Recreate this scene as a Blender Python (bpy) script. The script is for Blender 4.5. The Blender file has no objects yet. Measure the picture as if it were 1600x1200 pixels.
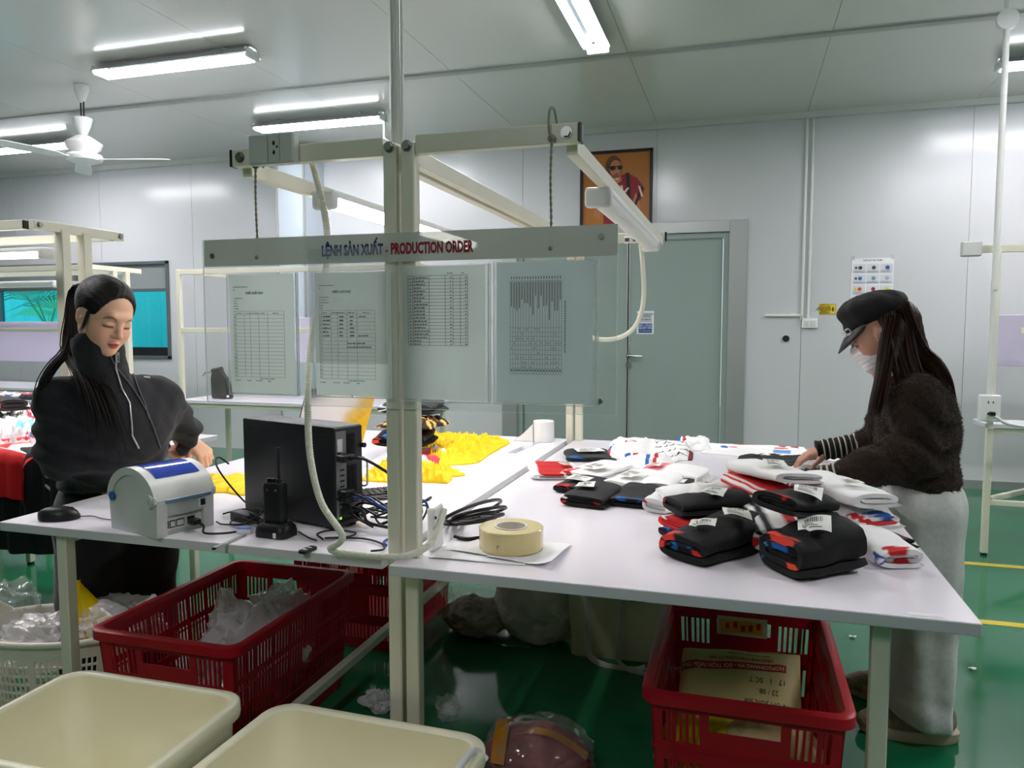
import bpy, bmesh, math, random
import numpy as np
from mathutils import Vector, Matrix, noise
random.seed(7); np.random.seed(7)
SC = bpy.context.scene
COL = SC.collection
PI = math.pi
# ---------------------------------------------------------------- camera, world, exposure, ceiling-lamp strength
FPX = 1180.0; CAMZ = 1.32; PITCH = math.atan(88/FPX); YAW = math.radians(16.8)
cam = bpy.data.cameras.new('camera'); camo = bpy.data.objects.new('camera', cam); COL.objects.link(camo)
camo.location = (0, 0, CAMZ); camo.rotation_euler = (PI/2-PITCH, 0, YAW)
cam.sensor_fit = 'HORIZONTAL'; cam.sensor_width = 36; cam.lens = 36*FPX/1600; cam.clip_start = .02; cam.clip_end = 200
SC.camera = camo
SC.view_settings.view_transform = 'Standard'; SC.view_settings.look = 'None'
SC.view_settings.gamma = 1; SC.view_settings.use_curve_mapping = False
SC.view_settings.exposure = 0.72
SC.cycles.transparent_max_bounces = 40; SC.cycles.max_bounces = 10; SC.cycles.diffuse_bounces = 5
world = bpy.data.worlds.new('world'); SC.world = world; world.use_nodes = True
_n = world.node_tree.nodes; _bg = _n['Background']
_sky = _n.new('ShaderNodeTexSky'); _sky.sky_type = 'HOSEK_WILKIE'; _sky.turbidity = 8; _sky.sun_direction = (0.3, -0.6, 0.74)
world.node_tree.links.new(_sky.outputs[0], _bg.inputs[0]); _bg.inputs[1].default_value = 5.0
LAMP_W = 15.5      # watts of each ceiling tube pair
BATTEN_W = 4.2     # watts of each bench batten
# ---------------------------------------------------------------- pixel helpers (1600x1200 frame -> world point)
FW = np.array([-math.sin(YAW)*math.cos(PITCH), math.cos(YAW)*math.cos(PITCH), -math.sin(PITCH)])
RT = np.array([math.cos(YAW), math.sin(YAW), 0.0]); UPV = np.cross(RT, FW)
def ray(x, y): return FW + RT*(x-800)/FPX - UPV*(y-600)/FPX
def AZ(x, y, z): d = ray(x, y); p = np.array([0, 0, CAMZ]) + d*(z-CAMZ)/d[2]; return Vector(p)
def AY(x, y, Y): d = ray(x, y); return Vector(np.array([0, 0, CAMZ]) + d*Y/d[1])
def AD(x, y, D): return Vector(np.array([0, 0, CAMZ]) + ray(x, y)*D)
# ---------------------------------------------------------------- materials
def lin(c):
    out = []
    for v in c[:3]:
        v = v/255
        out.append(v/12.92 if v <= .04045 else ((v+.055)/1.055)**2.4)
    return (*out, 1)
def mat(name, col=(200, 200, 200), rough=.5, metal=0, spec=.5, bump=None, var=None, attr=False, trans=0, alpha=1, emit=None, estr=0, coat=0, sheen=0, sss=0, ior=1.45, aniso=None):
    m = bpy.data.materials.new(name); m.use_nodes = True; nt = m.node_tree; N = nt.nodes; L = nt.links
    b = N['Principled BSDF']; b.inputs['Base Color'].default_value = lin(col); b.inputs['Roughness'].default_value = rough
    b.inputs['Metallic'].default_value = metal; b.inputs['Specular IOR Level'].default_value = spec; b.inputs['IOR'].default_value = ior
    b.inputs['Transmission Weight'].default_value = trans; b.inputs['Alpha'].default_value = alpha
    b.inputs['Coat Weight'].default_value = coat; b.inputs['Sheen Weight'].default_value = sheen
    if sss: b.inputs['Subsurface Weight'].default_value = sss; b.inputs['Subsurface Radius'].default_value = (.01, .004, .002); b.inputs['Subsurface Scale'].default_value = .6
    if emit: b.inputs['Emission Color'].default_value = lin(emit); b.inputs['Emission Strength'].default_value = estr
    tc = N.new('ShaderNodeTexCoord')
    src = None
    if attr:
        a = N.new('ShaderNodeAttribute'); a.attribute_name = 'Col'; src = a.outputs['Color']; L.new(src, b.inputs['Base Color'])
    if var:            # (scale, amount) tone variation
        t = N.new('ShaderNodeTexNoise'); t.inputs['Scale'].default_value = var[0]; t.inputs['Detail'].default_value = 5
        L.new(tc.outputs['Object'], t.inputs['Vector'])
        mr = N.new('ShaderNodeMapRange'); mr.inputs[1].default_value = .3; mr.inputs[2].default_value = .7
        mr.inputs[3].default_value = 1-var[1]; mr.inputs[4].default_value = 1+var[1]*.5
        L.new(t.outputs[0], mr.inputs[0])
        mx = N.new('ShaderNodeVectorMath'); mx.operation = 'SCALE'
        if src: L.new(src, mx.inputs[0])
        else: mx.inputs[0].default_value = lin(col)[:3]
        L.new(mr.outputs[0], mx.inputs['Scale']); L.new(mx.outputs[0], b.inputs['Base Color'])
    if bump:           # (scale, strength[, detail, distance])
        t = N.new('ShaderNodeTexNoise'); t.inputs['Scale'].default_value = bump[0]; t.inputs['Detail'].default_value = bump[2] if len(bump) > 2 else 3
        if aniso:
            mp = N.new('ShaderNodeMapping'); mp.inputs['Scale'].default_value = aniso; L.new(tc.outputs['Object'], mp.inputs[0]); L.new(mp.outputs[0], t.inputs['Vector'])
        else: L.new(tc.outputs['Object'], t.inputs['Vector'])
        bp = N.new('ShaderNodeBump'); bp.inputs['Strength'].default_value = bump[1]; bp.inputs['Distance'].default_value = bump[3] if len(bump) > 3 else .005
        L.new(t.outputs[0], bp.inputs['Height']); L.new(bp.outputs[0], b.inputs['Normal'])
    return m
def film(name, col, opacity, rough=.12, bump=(18, .6, 3, .01), tint=(255, 255, 255)):
    """thin crumpled plastic film: part diffuse/translucent, part clear, with glossy highlights"""
    m = bpy.data.materials.new(name); m.use_nodes = True; nt = m.node_tree; N = nt.nodes; L = nt.links; N.clear()
    out = N.new('ShaderNodeOutputMaterial'); tr = N.new('ShaderNodeBsdfTransparent'); tr.inputs[0].default_value = lin(tint)
    pb = N.new('ShaderNodeBsdfPrincipled'); pb.inputs['Base Color'].default_value = lin(col); pb.inputs['Roughness'].default_value = rough
    gl = N.new('ShaderNodeBsdfGlossy'); gl.inputs['Roughness'].default_value = rough; gl.inputs[0].default_value = (1, 1, 1, 1)
    fr = N.new('ShaderNodeFresnel'); ge = N.new('ShaderNodeNewGeometry'); mr = N.new('ShaderNodeMapRange'); mr.inputs[3].default_value = 1.45; mr.inputs[4].default_value = 1/1.45; L.new(ge.outputs['Backfacing'], mr.inputs[0]); L.new(mr.outputs[0], fr.inputs[0])
    m1 = N.new('ShaderNodeMixShader'); m1.inputs[0].default_value = opacity; L.new(tr.outputs[0], m1.inputs[1]); L.new(pb.outputs[0], m1.inputs[2])
    m2 = N.new('ShaderNodeMixShader'); L.new(fr.outputs[0], m2.inputs[0]); L.new(m1.outputs[0], m2.inputs[1]); L.new(gl.outputs[0], m2.inputs[2])
    L.new(m2.outputs[0], out.inputs[0])
    if bump:
        tc = N.new('ShaderNodeTexCoord'); t = N.new('ShaderNodeTexNoise'); t.inputs['Scale'].default_value = bump[0]; t.inputs['Detail'].default_value = bump[2]
        L.new(tc.outputs['Object'], t.inputs['Vector']); bp = N.new('ShaderNodeBump'); bp.inputs['Strength'].default_value = bump[1]; bp.inputs['Distance'].default_value = bump[3]
        L.new(t.outputs[0], bp.inputs['Height'])
        for q in (pb, gl, fr): L.new(bp.outputs[0], q.inputs['Normal'])
    return m
# ---------------------------------------------------------------- mesh builder
def rotm(rx=0, ry=0, rz=0): return Matrix.Rotation(rz, 4, 'Z') @ Matrix.Rotation(ry, 4, 'Y') @ Matrix.Rotation(rx, 4, 'X')
def T(x=0, y=0, z=0): return Matrix.Translation((x, y, z))
class MB:
    def __init__(s): s.v = []; s.f = []; s.m = []; s.mi = 0; s.X = Matrix.Identity(4)
    def add(s, vs, fs, mi=None):
        o = len(s.v); X = s.X
        s.v += [tuple(X @ Vector(v)) for v in vs]; s.f += [tuple(i+o for i in f) for f in fs]
        s.m += [s.mi if mi is None else mi]*len(fs); return s
    def box(s, x0, x1, y0, y1, z0, z1, bev=0, seg=1):
        if bev <= 0:
            return s.add([(x0,y0,z0),(x1,y0,z0),(x1,y1,z0),(x0,y1,z0),(x0,y0,z1),(x1,y0,z1),(x1,y1,z1),(x0,y1,z1)],
                [(3,2,1,0),(4,5,6,7),(0,1,5,4),(1,2,6,5),(2,3,7,6),(3,0,4,7)])
        bm = bmesh.new(); bmesh.ops.create_cube(bm, size=1)
        for v in bm.verts: v.co = ((x0+x1)/2+v.co.x*(x1-x0), (y0+y1)/2+v.co.y*(y1-y0), (z0+z1)/2+v.co.z*(z1-z0))
        bmesh.ops.bevel(bm, geom=bm.edges[:], offset=bev, segments=seg, profile=.5, affect='EDGES')
        bm.verts.index_update(); s.add([v.co[:] for v in bm.verts], [[v.index for v in f.verts] for f in bm.faces]); bm.free(); return s
    def cbox(s, c, d, bev=0, seg=1): return s.box(c[0]-d[0]/2, c[0]+d[0]/2, c[1]-d[1]/2, c[1]+d[1]/2, c[2]-d[2]/2, c[2]+d[2]/2, bev, seg)
    def loft(s, rings, cap0=True, cap1=True, closed=True):
        n = len(rings[0]); vs = [p for r in rings for p in r]; fs = []
        for i in range(len(rings)-1):
            for j in range(n if closed else n-1):
                k = (j+1) % n; fs.append((i*n+j, i*n+k, (i+1)*n+k, (i+1)*n+j))
        if cap0: fs.append(tuple(range(n-1, -1, -1)))
        if cap1: fs.append(tuple((len(rings)-1)*n+j for j in range(n)))
        return s.add(vs, fs)
    def cyl(s, p0, p1, r0, r1=None, n=12, cap=True):
        return s.tube([p0, p1], [r0, r0 if r1 is None else r1], n, cap)
    def tube(s, path, r, n=8, cap=True, flat=1, up0=None):
        P = [Vector(p) for p in path]; R = r if isinstance(r, (list, tuple)) else [r]*len(P); rings = []
        up = Vector(up0) if up0 else None
        for i, p in enumerate(P):
            t = (P[min(i+1, len(P)-1)]-P[max(i-1, 0)])
            t = t.normalized() if t.length > 1e-9 else Vector((0, 0, 1))
            if up is None: up = Vector((0, 0, 1)) if abs(t.z) < .9 else Vector((0, 1, 0))
            up = (up-t*up.dot(t)); up = up.normalized() if up.length > 1e-6 else t.orthogonal().normalized()
            sd = t.cross(up)
            rings.append([tuple(p+(up*math.sin(a)*flat+sd*math.cos(a))*R[i]) for a in [2*PI*k/n for k in range(n)]])
        return s.loft(rings, cap, cap)
    def lathe(s, prof, n=24, c=(0, 0, 0), cap=True):
        rings = [[(c[0]+r*math.cos(2*PI*k/n), c[1]+r*math.sin(2*PI*k/n), c[2]+z) for k in range(n)] for r, z in prof]
        return s.loft(rings, cap, cap)
    def rr(s, rings, n=5, cap0=True, cap1=True):
        """loft of rounded rectangles: (cx, cy, w, l, r, z)"""
        R = []
        for cx, cy, w, l, r, z in rings:
            ring = []
            for qx, qy, a0 in ((1, 1, 0), (-1, 1, PI/2), (-1, -1, PI), (1, -1, 3*PI/2)):
                for k in range(n+1):
                    a = a0+PI/2*k/n; ring.append((cx+qx*(w/2-r)+r*math.cos(a), cy+qy*(l/2-r)+r*math.sin(a), z))
            R.append(ring)
        return s.loft(R, cap0, cap1)
    def sphere(s, c, r, n=12, m=8):
        if not isinstance(r, (tuple, list)): r = (r, r, r)
        return s.loft([[(c[0]+r[0]*math.sin(PI*max(.02, i/m if i < m else .98*1))*math.cos(2*PI*k/n) if 0 < i < m else c[0]+r[0]*.05*math.cos(2*PI*k/n),
                         c[1]+r[1]*math.sin(PI*i/m)*math.sin(2*PI*k/n) if 0 < i < m else c[1]+r[1]*.05*math.sin(2*PI*k/n),
                         c[2]-r[2]*math.cos(PI*i/m)) for k in range(n)] for i in range(m+1)])
    def perf(s, xs, zs, keep, th):
        """perforated sheet in local XZ, thickness along +Y; keep(i,j) tells the solid cells"""
        nx, nz = len(xs), len(zs); o = nx*nz
        vs = [(x, 0, z) for z in zs for x in xs]+[(x, th, z) for z in zs for x in xs]; fs = []
        K = [[keep(i, j) for i in range(nx-1)] for j in range(nz-1)]
        g = lambda i, j: 0 <= i < nx-1 and 0 <= j < nz-1 and K[j][i]
        for j in range(nz-1):
            for i in range(nx-1):
                if not K[j][i]: continue
                a, b, c, d = j*nx+i, j*nx+i+1, (j+1)*nx+i+1, (j+1)*nx+i
                fs += [(a, b, c, d), (d+o, c+o, b+o, a+o)]
                if not g(i, j-1): fs.append((b, a, a+o, b+o))
                if not g(i, j+1): fs.append((d, c, c+o, d+o))
                if not g(i-1, j): fs.append((a, d, d+o, a+o))
                if not g(i+1, j): fs.append((c, b, b+o, c+o))
        return s.add(vs, fs)
    def grid(s, nu, nv, fn, closed=False):
        vs = [fn(u/(nu-1), v/(nv-1)) for v in range(nv) for u in range(nu)]
        return s.add(vs, [(v*nu+u, v*nu+u+1, (v+1)*nu+u+1, (v+1)*nu+u) for v in range(nv-1) for u in range(nu-1)])
    def build(s, name, mats, parent=None, smooth=None, loc=None, rz=0):
        me = bpy.data.meshes.new(name); me.from_pydata(s.v, [], s.f); me.update()
        if not isinstance(mats, (list, tuple)): mats = [mats]
        for m in mats: me.materials.append(m)
        if len(mats) > 1: me.polygons.foreach_set('material_index', s.m)
        if smooth is not None: shade(me, smooth)
        o = bpy.data.objects.new(name, me); COL.objects.link(o)
        if parent: o.parent = parent
        if loc is not None: o.location = loc
        o.rotation_euler.z = rz
        return o
def shade(me, ang=40):
    me.polygons.foreach_set('use_smooth', [True]*len(me.polygons))
    if ang < 180: me.set_sharp_from_angle(angle=math.radians(ang))
def tag(o, label=None, cat=None, group=None, kind=None):
    if label: o['label'] = label
    if cat: o['category'] = cat
    if group: o['group'] = group
    if kind: o['kind'] = kind
    return o
def thing(name, label, cat, loc=(0, 0, 0), rz=0, group=None):
    o = bpy.data.objects.new(name, None); o.empty_display_size = .05; COL.objects.link(o); o.location = loc; o.rotation_euler.z = rz
    return tag(o, label, cat, group)
def dup(o, loc=None, rz=None, label=None, parent=None):
    c = o.copy(); COL.objects.link(c)
    if parent: c.parent = parent
    for ch in list(o.children): dup(ch, parent=c)
    if loc is not None: c.location = loc
    if rz is not None: c.rotation_euler.z = rz
    if label: c['label'] = label
    return c
def spline(pts, n=8):
    """Catmull-Rom through points"""
    P = [Vector(p) for p in pts]; P = [P[0]*2-P[1]]+P+[P[-1]*2-P[-2]]; out = []
    for i in range(1, len(P)-2):
        for k in range(n):
            t = k/n; a, b, c, d = P[i-1:i+3]
            out.append(.5*((2*b)+(c-a)*t+(2*a-5*b+4*c-d)*t*t+(3*b-a-3*c+d)*t**3))
    out.append(P[-2]); return out
def text_mb(mb, s, size, X, mi=0, sx=1, align='LEFT', depth=.0004, bold=0, width=None):
    """adds lettering (local XY plane, transformed by X) to the mesh builder"""
    cu = bpy.data.curves.new('t', 'FONT'); cu.body = s; cu.size = size; cu.align_x = align; cu.extrude = depth/2; cu.resolution_u = 2
    cu.offset = bold; cu.fill_mode = 'BOTH'
    ob = bpy.data.objects.new('t', cu); COL.objects.link(ob)
    dg = bpy.context.evaluated_depsgraph_get(); me = bpy.data.meshes.new_from_object(ob.evaluated_get(dg))
    if width: xx = [v.co.x for v in me.vertices]; sx = width/(max(xx)-min(xx)); X = X @ T(-min(xx)*sx, 0, 0)
    old = mb.X; mb.X = old @ X @ Matrix.Diagonal((sx, 1, 1, 1))
    mb.add([v.co[:] for v in me.vertices], [tuple(p.vertices) for p in me.polygons], mi); mb.X = old
    bpy.data.objects.remove(ob); bpy.data.curves.remove(cu); bpy.data.meshes.remove(me)
XZ = Matrix.Rotation(PI/2, 4, 'X')          # local XY drawn on a wall facing -Y
# ---------------------------------------------------------------- signed-distance modelling for cloth, bags and people
def vn(P, s, seed=0.0):
    """smooth pseudo noise, vectorised (sum of rotated sines), about -1..1"""
    x, y, z = (P*s).T; q = seed*1.7
    return (np.sin(1.1*x+1.7*y+q)*np.cos(1.3*z-.6*x+2*q)+np.sin(1.9*y-1.2*z+.7+q)*np.cos(1.5*x+.4*y)+.5*np.sin(3.1*z+2.3*x+q)*np.sin(2.7*y-1.1*x+3*q))/1.8
def d_cap(P, a, b, ra, rb):
    a = np.array(a, float); b = np.array(b, float); ab = b-a; t = np.clip(((P-a)@ab)/max(ab@ab, 1e-9), 0, 1)
    return np.linalg.norm(P-a-t[:, None]*ab, axis=1)-(ra+(rb-ra)*t)
def d_ell(P, c, r, R=None):
    q = P-np.array(c, float)
    if R is not None: q = q@np.array(R.to_3x3())
    r = np.array(r, float); k0 = np.linalg.norm(q/r, axis=1); k1 = np.linalg.norm(q/(r*r), axis=1)
    return np.where(k1 > 1e-9, k0*(k0-1)/np.maximum(k1, 1e-9), -r.min())
def d_box(P, c, h, rr=0, R=None):
    q = P-np.array(c, float)
    if R is not None: q = q@np.array(R.to_3x3())
    q = np.abs(q)-(np.array(h, float)-rr)
    return np.linalg.norm(np.maximum(q, 0), axis=1)+np.minimum(q.max(axis=1), 0)-rr
def smin(a, b, k):
    if k <= 0: return np.minimum(a, b)
    h = np.clip(.5+.5*(b-a)/k, 0, 1); return b+(a-b)*h-k*h*(1-h)
def smax(a, b, k): return -smin(-a, -b, k)
def nets(fn, lo, hi, h, zs=None, B=8, pad=.02):
    """surface-nets mesh of fn(P)<0 ; zs: optional non-uniform z coordinates"""
    xs = np.arange(lo[0], hi[0]+h, h); ys = np.arange(lo[1], hi[1]+h, h)
    if zs is None: zs = np.arange(lo[2], hi[2]+h, h)
    def padn(a):
        m = (-len(a)) % B
        return np.concatenate([a, a[-1]+(a[-1]-a[-2])*np.arange(1, m+1)])
    xs, ys, zs = padn(xs), padn(ys), padn(np.asarray(zs)); nx, ny, nz = len(xs), len(ys), len(zs)
    cx = xs.reshape(-1, B).mean(1); cy = ys.reshape(-1, B).mean(1); cz = zs.reshape(-1, B).mean(1)
    G = np.stack(np.meshgrid(cx, cy, cz, indexing='ij'), -1).reshape(-1, 3)
    hz = zs.reshape(-1, B).max(1)-zs.reshape(-1, B).min(1)
    rad = np.sqrt(2*(h*B/2)**2+(np.tile(hz, len(cx)*len(cy))/2)**2)*1.25+pad
    dc = fn(G); act = np.nonzero(np.abs(dc) < rad)[0]
    D = np.repeat(np.repeat(np.repeat(np.where(dc < 0, -1., 1.).astype(np.float32).reshape(len(cx), len(cy), len(cz)), B, 0), B, 1), B, 2)
    bi, bj, bk = np.unravel_index(act, (len(cx), len(cy), len(cz))); o = np.arange(B)
    for s in range(0, len(act), 400):
        I = (bi[s:s+400, None]*B+o)[:, :, None, None]; J = (bj[s:s+400, None]*B+o)[:, None, :, None]; K = (bk[s:s+400, None]*B+o)[:, None, None, :]
        I, J, K = np.broadcast_arrays(I, J, K)
        Q = np.stack([xs[I].ravel(), ys[J].ravel(), zs[K].ravel()], 1)
        D[I, J, K] = fn(Q).reshape(I.shape)
    S = D < 0
    c = S[:-1, :-1, :-1].astype(np.int8)
    for a, b, e in ((1,0,0),(0,1,0),(0,0,1),(1,1,0),(1,0,1),(0,1,1),(1,1,1)):
        c = c+S[a:nx-1+a, b:ny-1+b, e:nz-1+e]
    ci, cj, ck = np.nonzero((c > 0) & (c < 8)); idx = -np.ones(c.shape, np.int64); idx[ci, cj, ck] = np.arange(len(ci))
    acc = np.zeros((len(ci), 3)); cnt = np.zeros(len(ci))
    E = []
    for a in ((0,0,0),(1,0,0),(0,1,0),(0,0,1),(1,1,0),(1,0,1),(0,1,1)):
        for ax in range(3):
            if a[ax] == 0:
                b = list(a); b[ax] = 1; E.append((a, tuple(b)))
    for a, b in E:
        va = D[ci+a[0], cj+a[1], ck+a[2]]; vb = D[ci+b[0], cj+b[1], ck+b[2]]; m = (va < 0) != (vb < 0)
        t = np.where(m, va/np.where(m, va-vb, 1), 0)
        pa = np.stack([xs[ci+a[0]], ys[cj+a[1]], zs[ck+a[2]]], 1); pb = np.stack([xs[ci+b[0]], ys[cj+b[1]], zs[ck+b[2]]], 1)
        acc += np.where(m[:, None], pa+(pb-pa)*t[:, None], 0); cnt += m
    V = acc/cnt[:, None]; F = []
    for ax in range(3):
        A = [slice(None)]*3; Bs = [slice(None)]*3; A[ax] = slice(0, -1); Bs[ax] = slice(1, None)
        cr = S[tuple(A)] != S[tuple(Bs)]; i, j, k = np.nonzero(cr); p = np.stack([i, j, k], 1)
        u, w = [(1, 2), (2, 0), (0, 1)][ax]
        ok = (p[:, u] > 0) & (p[:, w] > 0) & (p[:, u] < D.shape[u]-1) & (p[:, w] < D.shape[w]-1); p = p[ok]
        fl = S[p[:, 0], p[:, 1], p[:, 2]]
        def at(du, dw):
            q = p.copy(); q[:, u] -= du; q[:, w] -= dw; return idx[q[:, 0], q[:, 1], q[:, 2]]
        f = np.stack([at(1, 1), at(0, 1), at(0, 0), at(1, 0)], 1); f[~fl] = f[~fl][:, ::-1]; F.append(f)
    F = np.concatenate(F); F = F[(F >= 0).all(1)]
    return V, F
def np_mesh(name, V, F, mats, parent=None, org=(0, 0, 0), col=None, rz=0):
    me = bpy.data.meshes.new(name); V = V-np.array(org)
    if rz:
        c, s_ = math.cos(-rz), math.sin(-rz); V = np.stack([V[:, 0]*c-V[:, 1]*s_, V[:, 0]*s_+V[:, 1]*c, V[:, 2]], 1)
    me.vertices.add(len(V)); me.vertices.foreach_set('co', V.astype(np.float32).ravel())
    n = F.shape[1]; me.loops.add(F.size); me.loops.foreach_set('vertex_index', F.astype(np.int32).ravel())
    me.polygons.add(len(F)); me.polygons.foreach_set('loop_start', np.arange(0, F.size, n, dtype=np.int32)); me.polygons.foreach_set('loop_total', np.full(len(F), n, np.int32))
    me.update(calc_edges=True); me.validate()
    if col is not None:
        ca = me.color_attributes.new('Col', 'FLOAT_COLOR', 'POINT'); ca.data.foreach_set('color', np.concatenate([col, np.ones((len(V), 1))], 1).astype(np.float32).ravel())
    if not isinstance(mats, (list, tuple)): mats = [mats]
    for m in mats: me.materials.append(m)
    me.polygons.foreach_set('use_smooth', [True]*len(me.polygons))
    o = bpy.data.objects.new(name, me); COL.objects.link(o)
    if parent: o.parent = parent
    return o
# ================================================================ SETTING
M = {}
M['wall'] = mat('wall_paint', (206, 208, 210), .22, spec=.5, bump=(1.3, .12, 1, .03), var=(1.2, .03))
M['ceil'] = mat('ceiling_paint', (214, 213, 209), .17, spec=.5, bump=(1.1, .10, 1, .03))
M['joint'] = mat('joint_metal', (168, 170, 168), .4, .1)
M['alu'] = mat('brushed_aluminium', (176, 180, 178), .4, .55, bump=(60, .1))
M['door'] = mat('door_paint', (148, 163, 157), .38, bump=(90, .05))
M['cream'] = mat('cream_powder_coat', (226, 224, 205), .35, bump=(120, .06), var=(9, .03))
M['top'] = mat('melamine_top', (243, 238, 247), .16, spec=.5, var=(3, .012))
M['topedge'] = mat('melamine_edge', (214, 214, 222), .4)
M['black'] = mat('black_plastic', (22, 23, 25), .42)
M['bolt'] = mat('zinc_bolt', (150, 156, 150), .35, .9)
M['white'] = mat('white_plastic', (235, 236, 236), .4)
M['offwhite'] = mat('offwhite_plastic', (214, 216, 214), .45)
M['pvc'] = mat('pvc_conduit', (228, 230, 226), .35)
M['chrome'] = mat('polished_reflector', (215, 218, 222), .12, .95)
M['tube'] = mat('lit_tube', (255, 255, 255), .5, emit=(245, 248, 255), estr=20)
M['lav'] = mat('lavender_board', (207, 200, 222), .4)
M['steel'] = mat('steel', (150, 152, 152), .3, .9)
def floor_mat():
    m = mat('green_epoxy', (22, 112, 72), .09, spec=.6, bump=(2.2, .12, 4, .01), var=(.9, .18))
    return m
M['floor'] = floor_mat()
M['yellow_line'] = mat('yellow_floor_paint', (216, 190, 50), .3)
WY = 6.98; CH = 3.13; X0, X1, Y0 = -9.6, 5.4, -8.0
fl = tag(MB().box(X0-.1, X1+.1, Y0-.1, WY+.1, -.1, 0).build('floor', M['floor']), 'glossy green epoxy floor', kind='structure')
for k, (y, x0) in enumerate(((4.72, 1.02), (3.78, 1.0))):
    tag(MB().box(x0, X1-.05, y-.027, y+.027, 0, .0015).build('trim_%d' % (k+1), M['yellow_line']), 'yellow painted line on the green floor', kind='structure')
SE = [0.5+1.25*k for k in range(-9, 5)]      # panel seams
def openings(x0, x1, z0, z1, ops):
    """rectangles of a wall panel around openings"""
    out = [(x0, x1, z0, z1)]
    for a, b, c, d in ops:
        nxt = []
        for (p, q, r, s) in out:
            if b <= p or a >= q or d <= r or c >= s: nxt.append((p, q, r, s)); continue
            if a > p: nxt.append((p, a, r, s))
            if b < q: nxt.append((b, q, r, s))
            lo, hi = max(a, p), min(b, q)
            if c > r: nxt.append((lo, hi, r, c))
            if d < s: nxt.append((lo, hi, d, s))
        out = nxt
    return out
WIN = (-8.62, -6.08, .97, 2.06); DOOR = (-2.2, .04, 0, 2.26)
wb = tag(MB().box(X0, X1, WY+.09, WY+.1, 0, CH).build('wall_back', M['joint']), 'white sandwich-panel back wall', kind='structure')
bpy.data.objects.remove(wb)
wb = tag(bpy.data.objects.new('wall_back', None), 'white sandwich-panel back wall', kind='structure'); COL.objects.link(wb)
ed = [X0]+[s for s in SE if X0 < s < X1]+[X1]
for a, b in zip(ed[:-1], ed[1:]):
    mb = MB()
    for (p, q, r, s) in openings(a+.002, b-.002, 0, CH, [WIN, DOOR]): mb.box(p, q, WY, WY+.08, r, s)
    mb.build('wall_panel', M['wall'], wb)
mb = MB()
for (p, q, r, s) in openings(X0, X1, 0, CH, [WIN, DOOR]): mb.box(p, q, WY+.006, WY+.075, r, s)
mb.build('panel_joint', M['joint'], wb)
for nm, bx in (('wall_left', (X0-.08, X0, Y0, WY, 0, CH)), ('wall_right', (X1, X1+.08, Y0, WY, 0, CH)), ('wall_front', (X0, X1, Y0-.08, Y0, 0, CH))):
    tag(MB().box(*bx).build(nm, M['wall']), 'white sandwich-panel wall', kind='structure')
ce = tag(bpy.data.objects.new('ceiling', None), 'grey glossy panelled ceiling', kind='structure'); COL.objects.link(ce)
MB().box(X0-.1, X1+.1, Y0-.1, WY+.1, CH+.012, CH+.1).build('ceiling_deck', M['joint'], ce)
for y0, y1 in ((5.19, WY), (1.2, 5.13), (Y0, 1.14)):
    for a, b in zip(ed[:-1], ed[1:]): MB().box(a+.0015, b-.0015, y0, y1, CH, CH+.03).build('ceiling_panel', M['ceil'], ce)
for k, y in enumerate((5.16, 1.17)):
    tag(MB().box(X0, X1, y-.032, y+.032, CH-.012, CH+.02).build('trim_%d' % (k+3), M['joint']), 'grey joint strip across the ceiling', kind='structure')
M['cornice'] = mat('cornice', (200, 202, 200), .4)
tag(MB().box(X0, X1, WY-.05, WY, CH-.05, CH).build('trim_5', M['cornice']), 'cornice strip along the top of the back wall', kind='structure')
tag(MB().box(.1, X1, WY-.012, WY, 0, .07).build('baseboard_back', M['alu']), 'low aluminium skirting along the back wall', kind='structure')
# boxed column
mb = MB(); mb.mi = 0; mb.box(-4.42, -4.12, 6.6, WY, 0, CH-.05, .004)
mb.mi = 1; mb.box(-4.43, -4.41, 6.59, 6.61, 0, CH-.05); mb.box(-4.13, -4.11, 6.59, 6.61, 0, CH-.05)
tag(mb.build('column', [mat('pale_blue_panel', (192, 204, 214), .35), M['alu']]), 'pale boxed-in column against the back wall', kind='structure')
# ---- door
d1 = tag(bpy.data.objects.new('door_1', None), 'grey green double door in an aluminium frame', kind='structure'); COL.objects.link(d1)
mb = MB(); a, b, _, zt = DOOR
mb.box(a, a+.15, WY-.03, WY+.08, 0, zt, .003); mb.box(b-.15, b, WY-.03, WY+.08, 0, zt, .003); mb.box(a+.15, b-.15, WY-.03, WY+.08, zt-.1, zt, .003)
mb.build('door_frame', M['alu'], d1)
mb = MB(); mb.box(a+.15, a+.2, WY-.005, WY+.08, 0, zt-.1, .002); mb.box(b-.2, b-.15, WY-.005, WY+.08, 0, zt-.1, .002); mb.box(a+.2, b-.2, WY-.005, WY+.08, zt-.15, zt-.1, .002)
mb.build('door_lining', M['door'], d1)
for k, (p, q) in enumerate(((a+.205, -1.0), (-.99, b-.205))):
    mb = MB(); mb.box(p, q, WY+.02, WY+.065, .006, zt-.155, .004)
    dl = mb.build('door_leaf', M['door'], d1)
    mb = MB(); e = q if k == 0 else p
    mb.box(e-.012, e+.012, WY+.012, WY+.021, .006, zt-.155, .002); mb.build('edge_strip', M['alu'], d1)
hx = AY(985, 556, WY).x; hz = AY(985, 556, WY).z
mb = MB(); mb.cyl((hx-.02, WY+.02, hz), (hx-.02, WY-.0, hz), .026, n=20); mb.cyl((hx-.02, WY, hz), (hx-.02, WY-.045, hz), .010)
mb.tube(spline([(hx-.02, WY-.045, hz), (hx+.0, WY-.05, hz), (hx+.11, WY-.045, hz-.002)], 6), .0095, 8)
mb.build('door_handle', M['steel'], d1)
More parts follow.
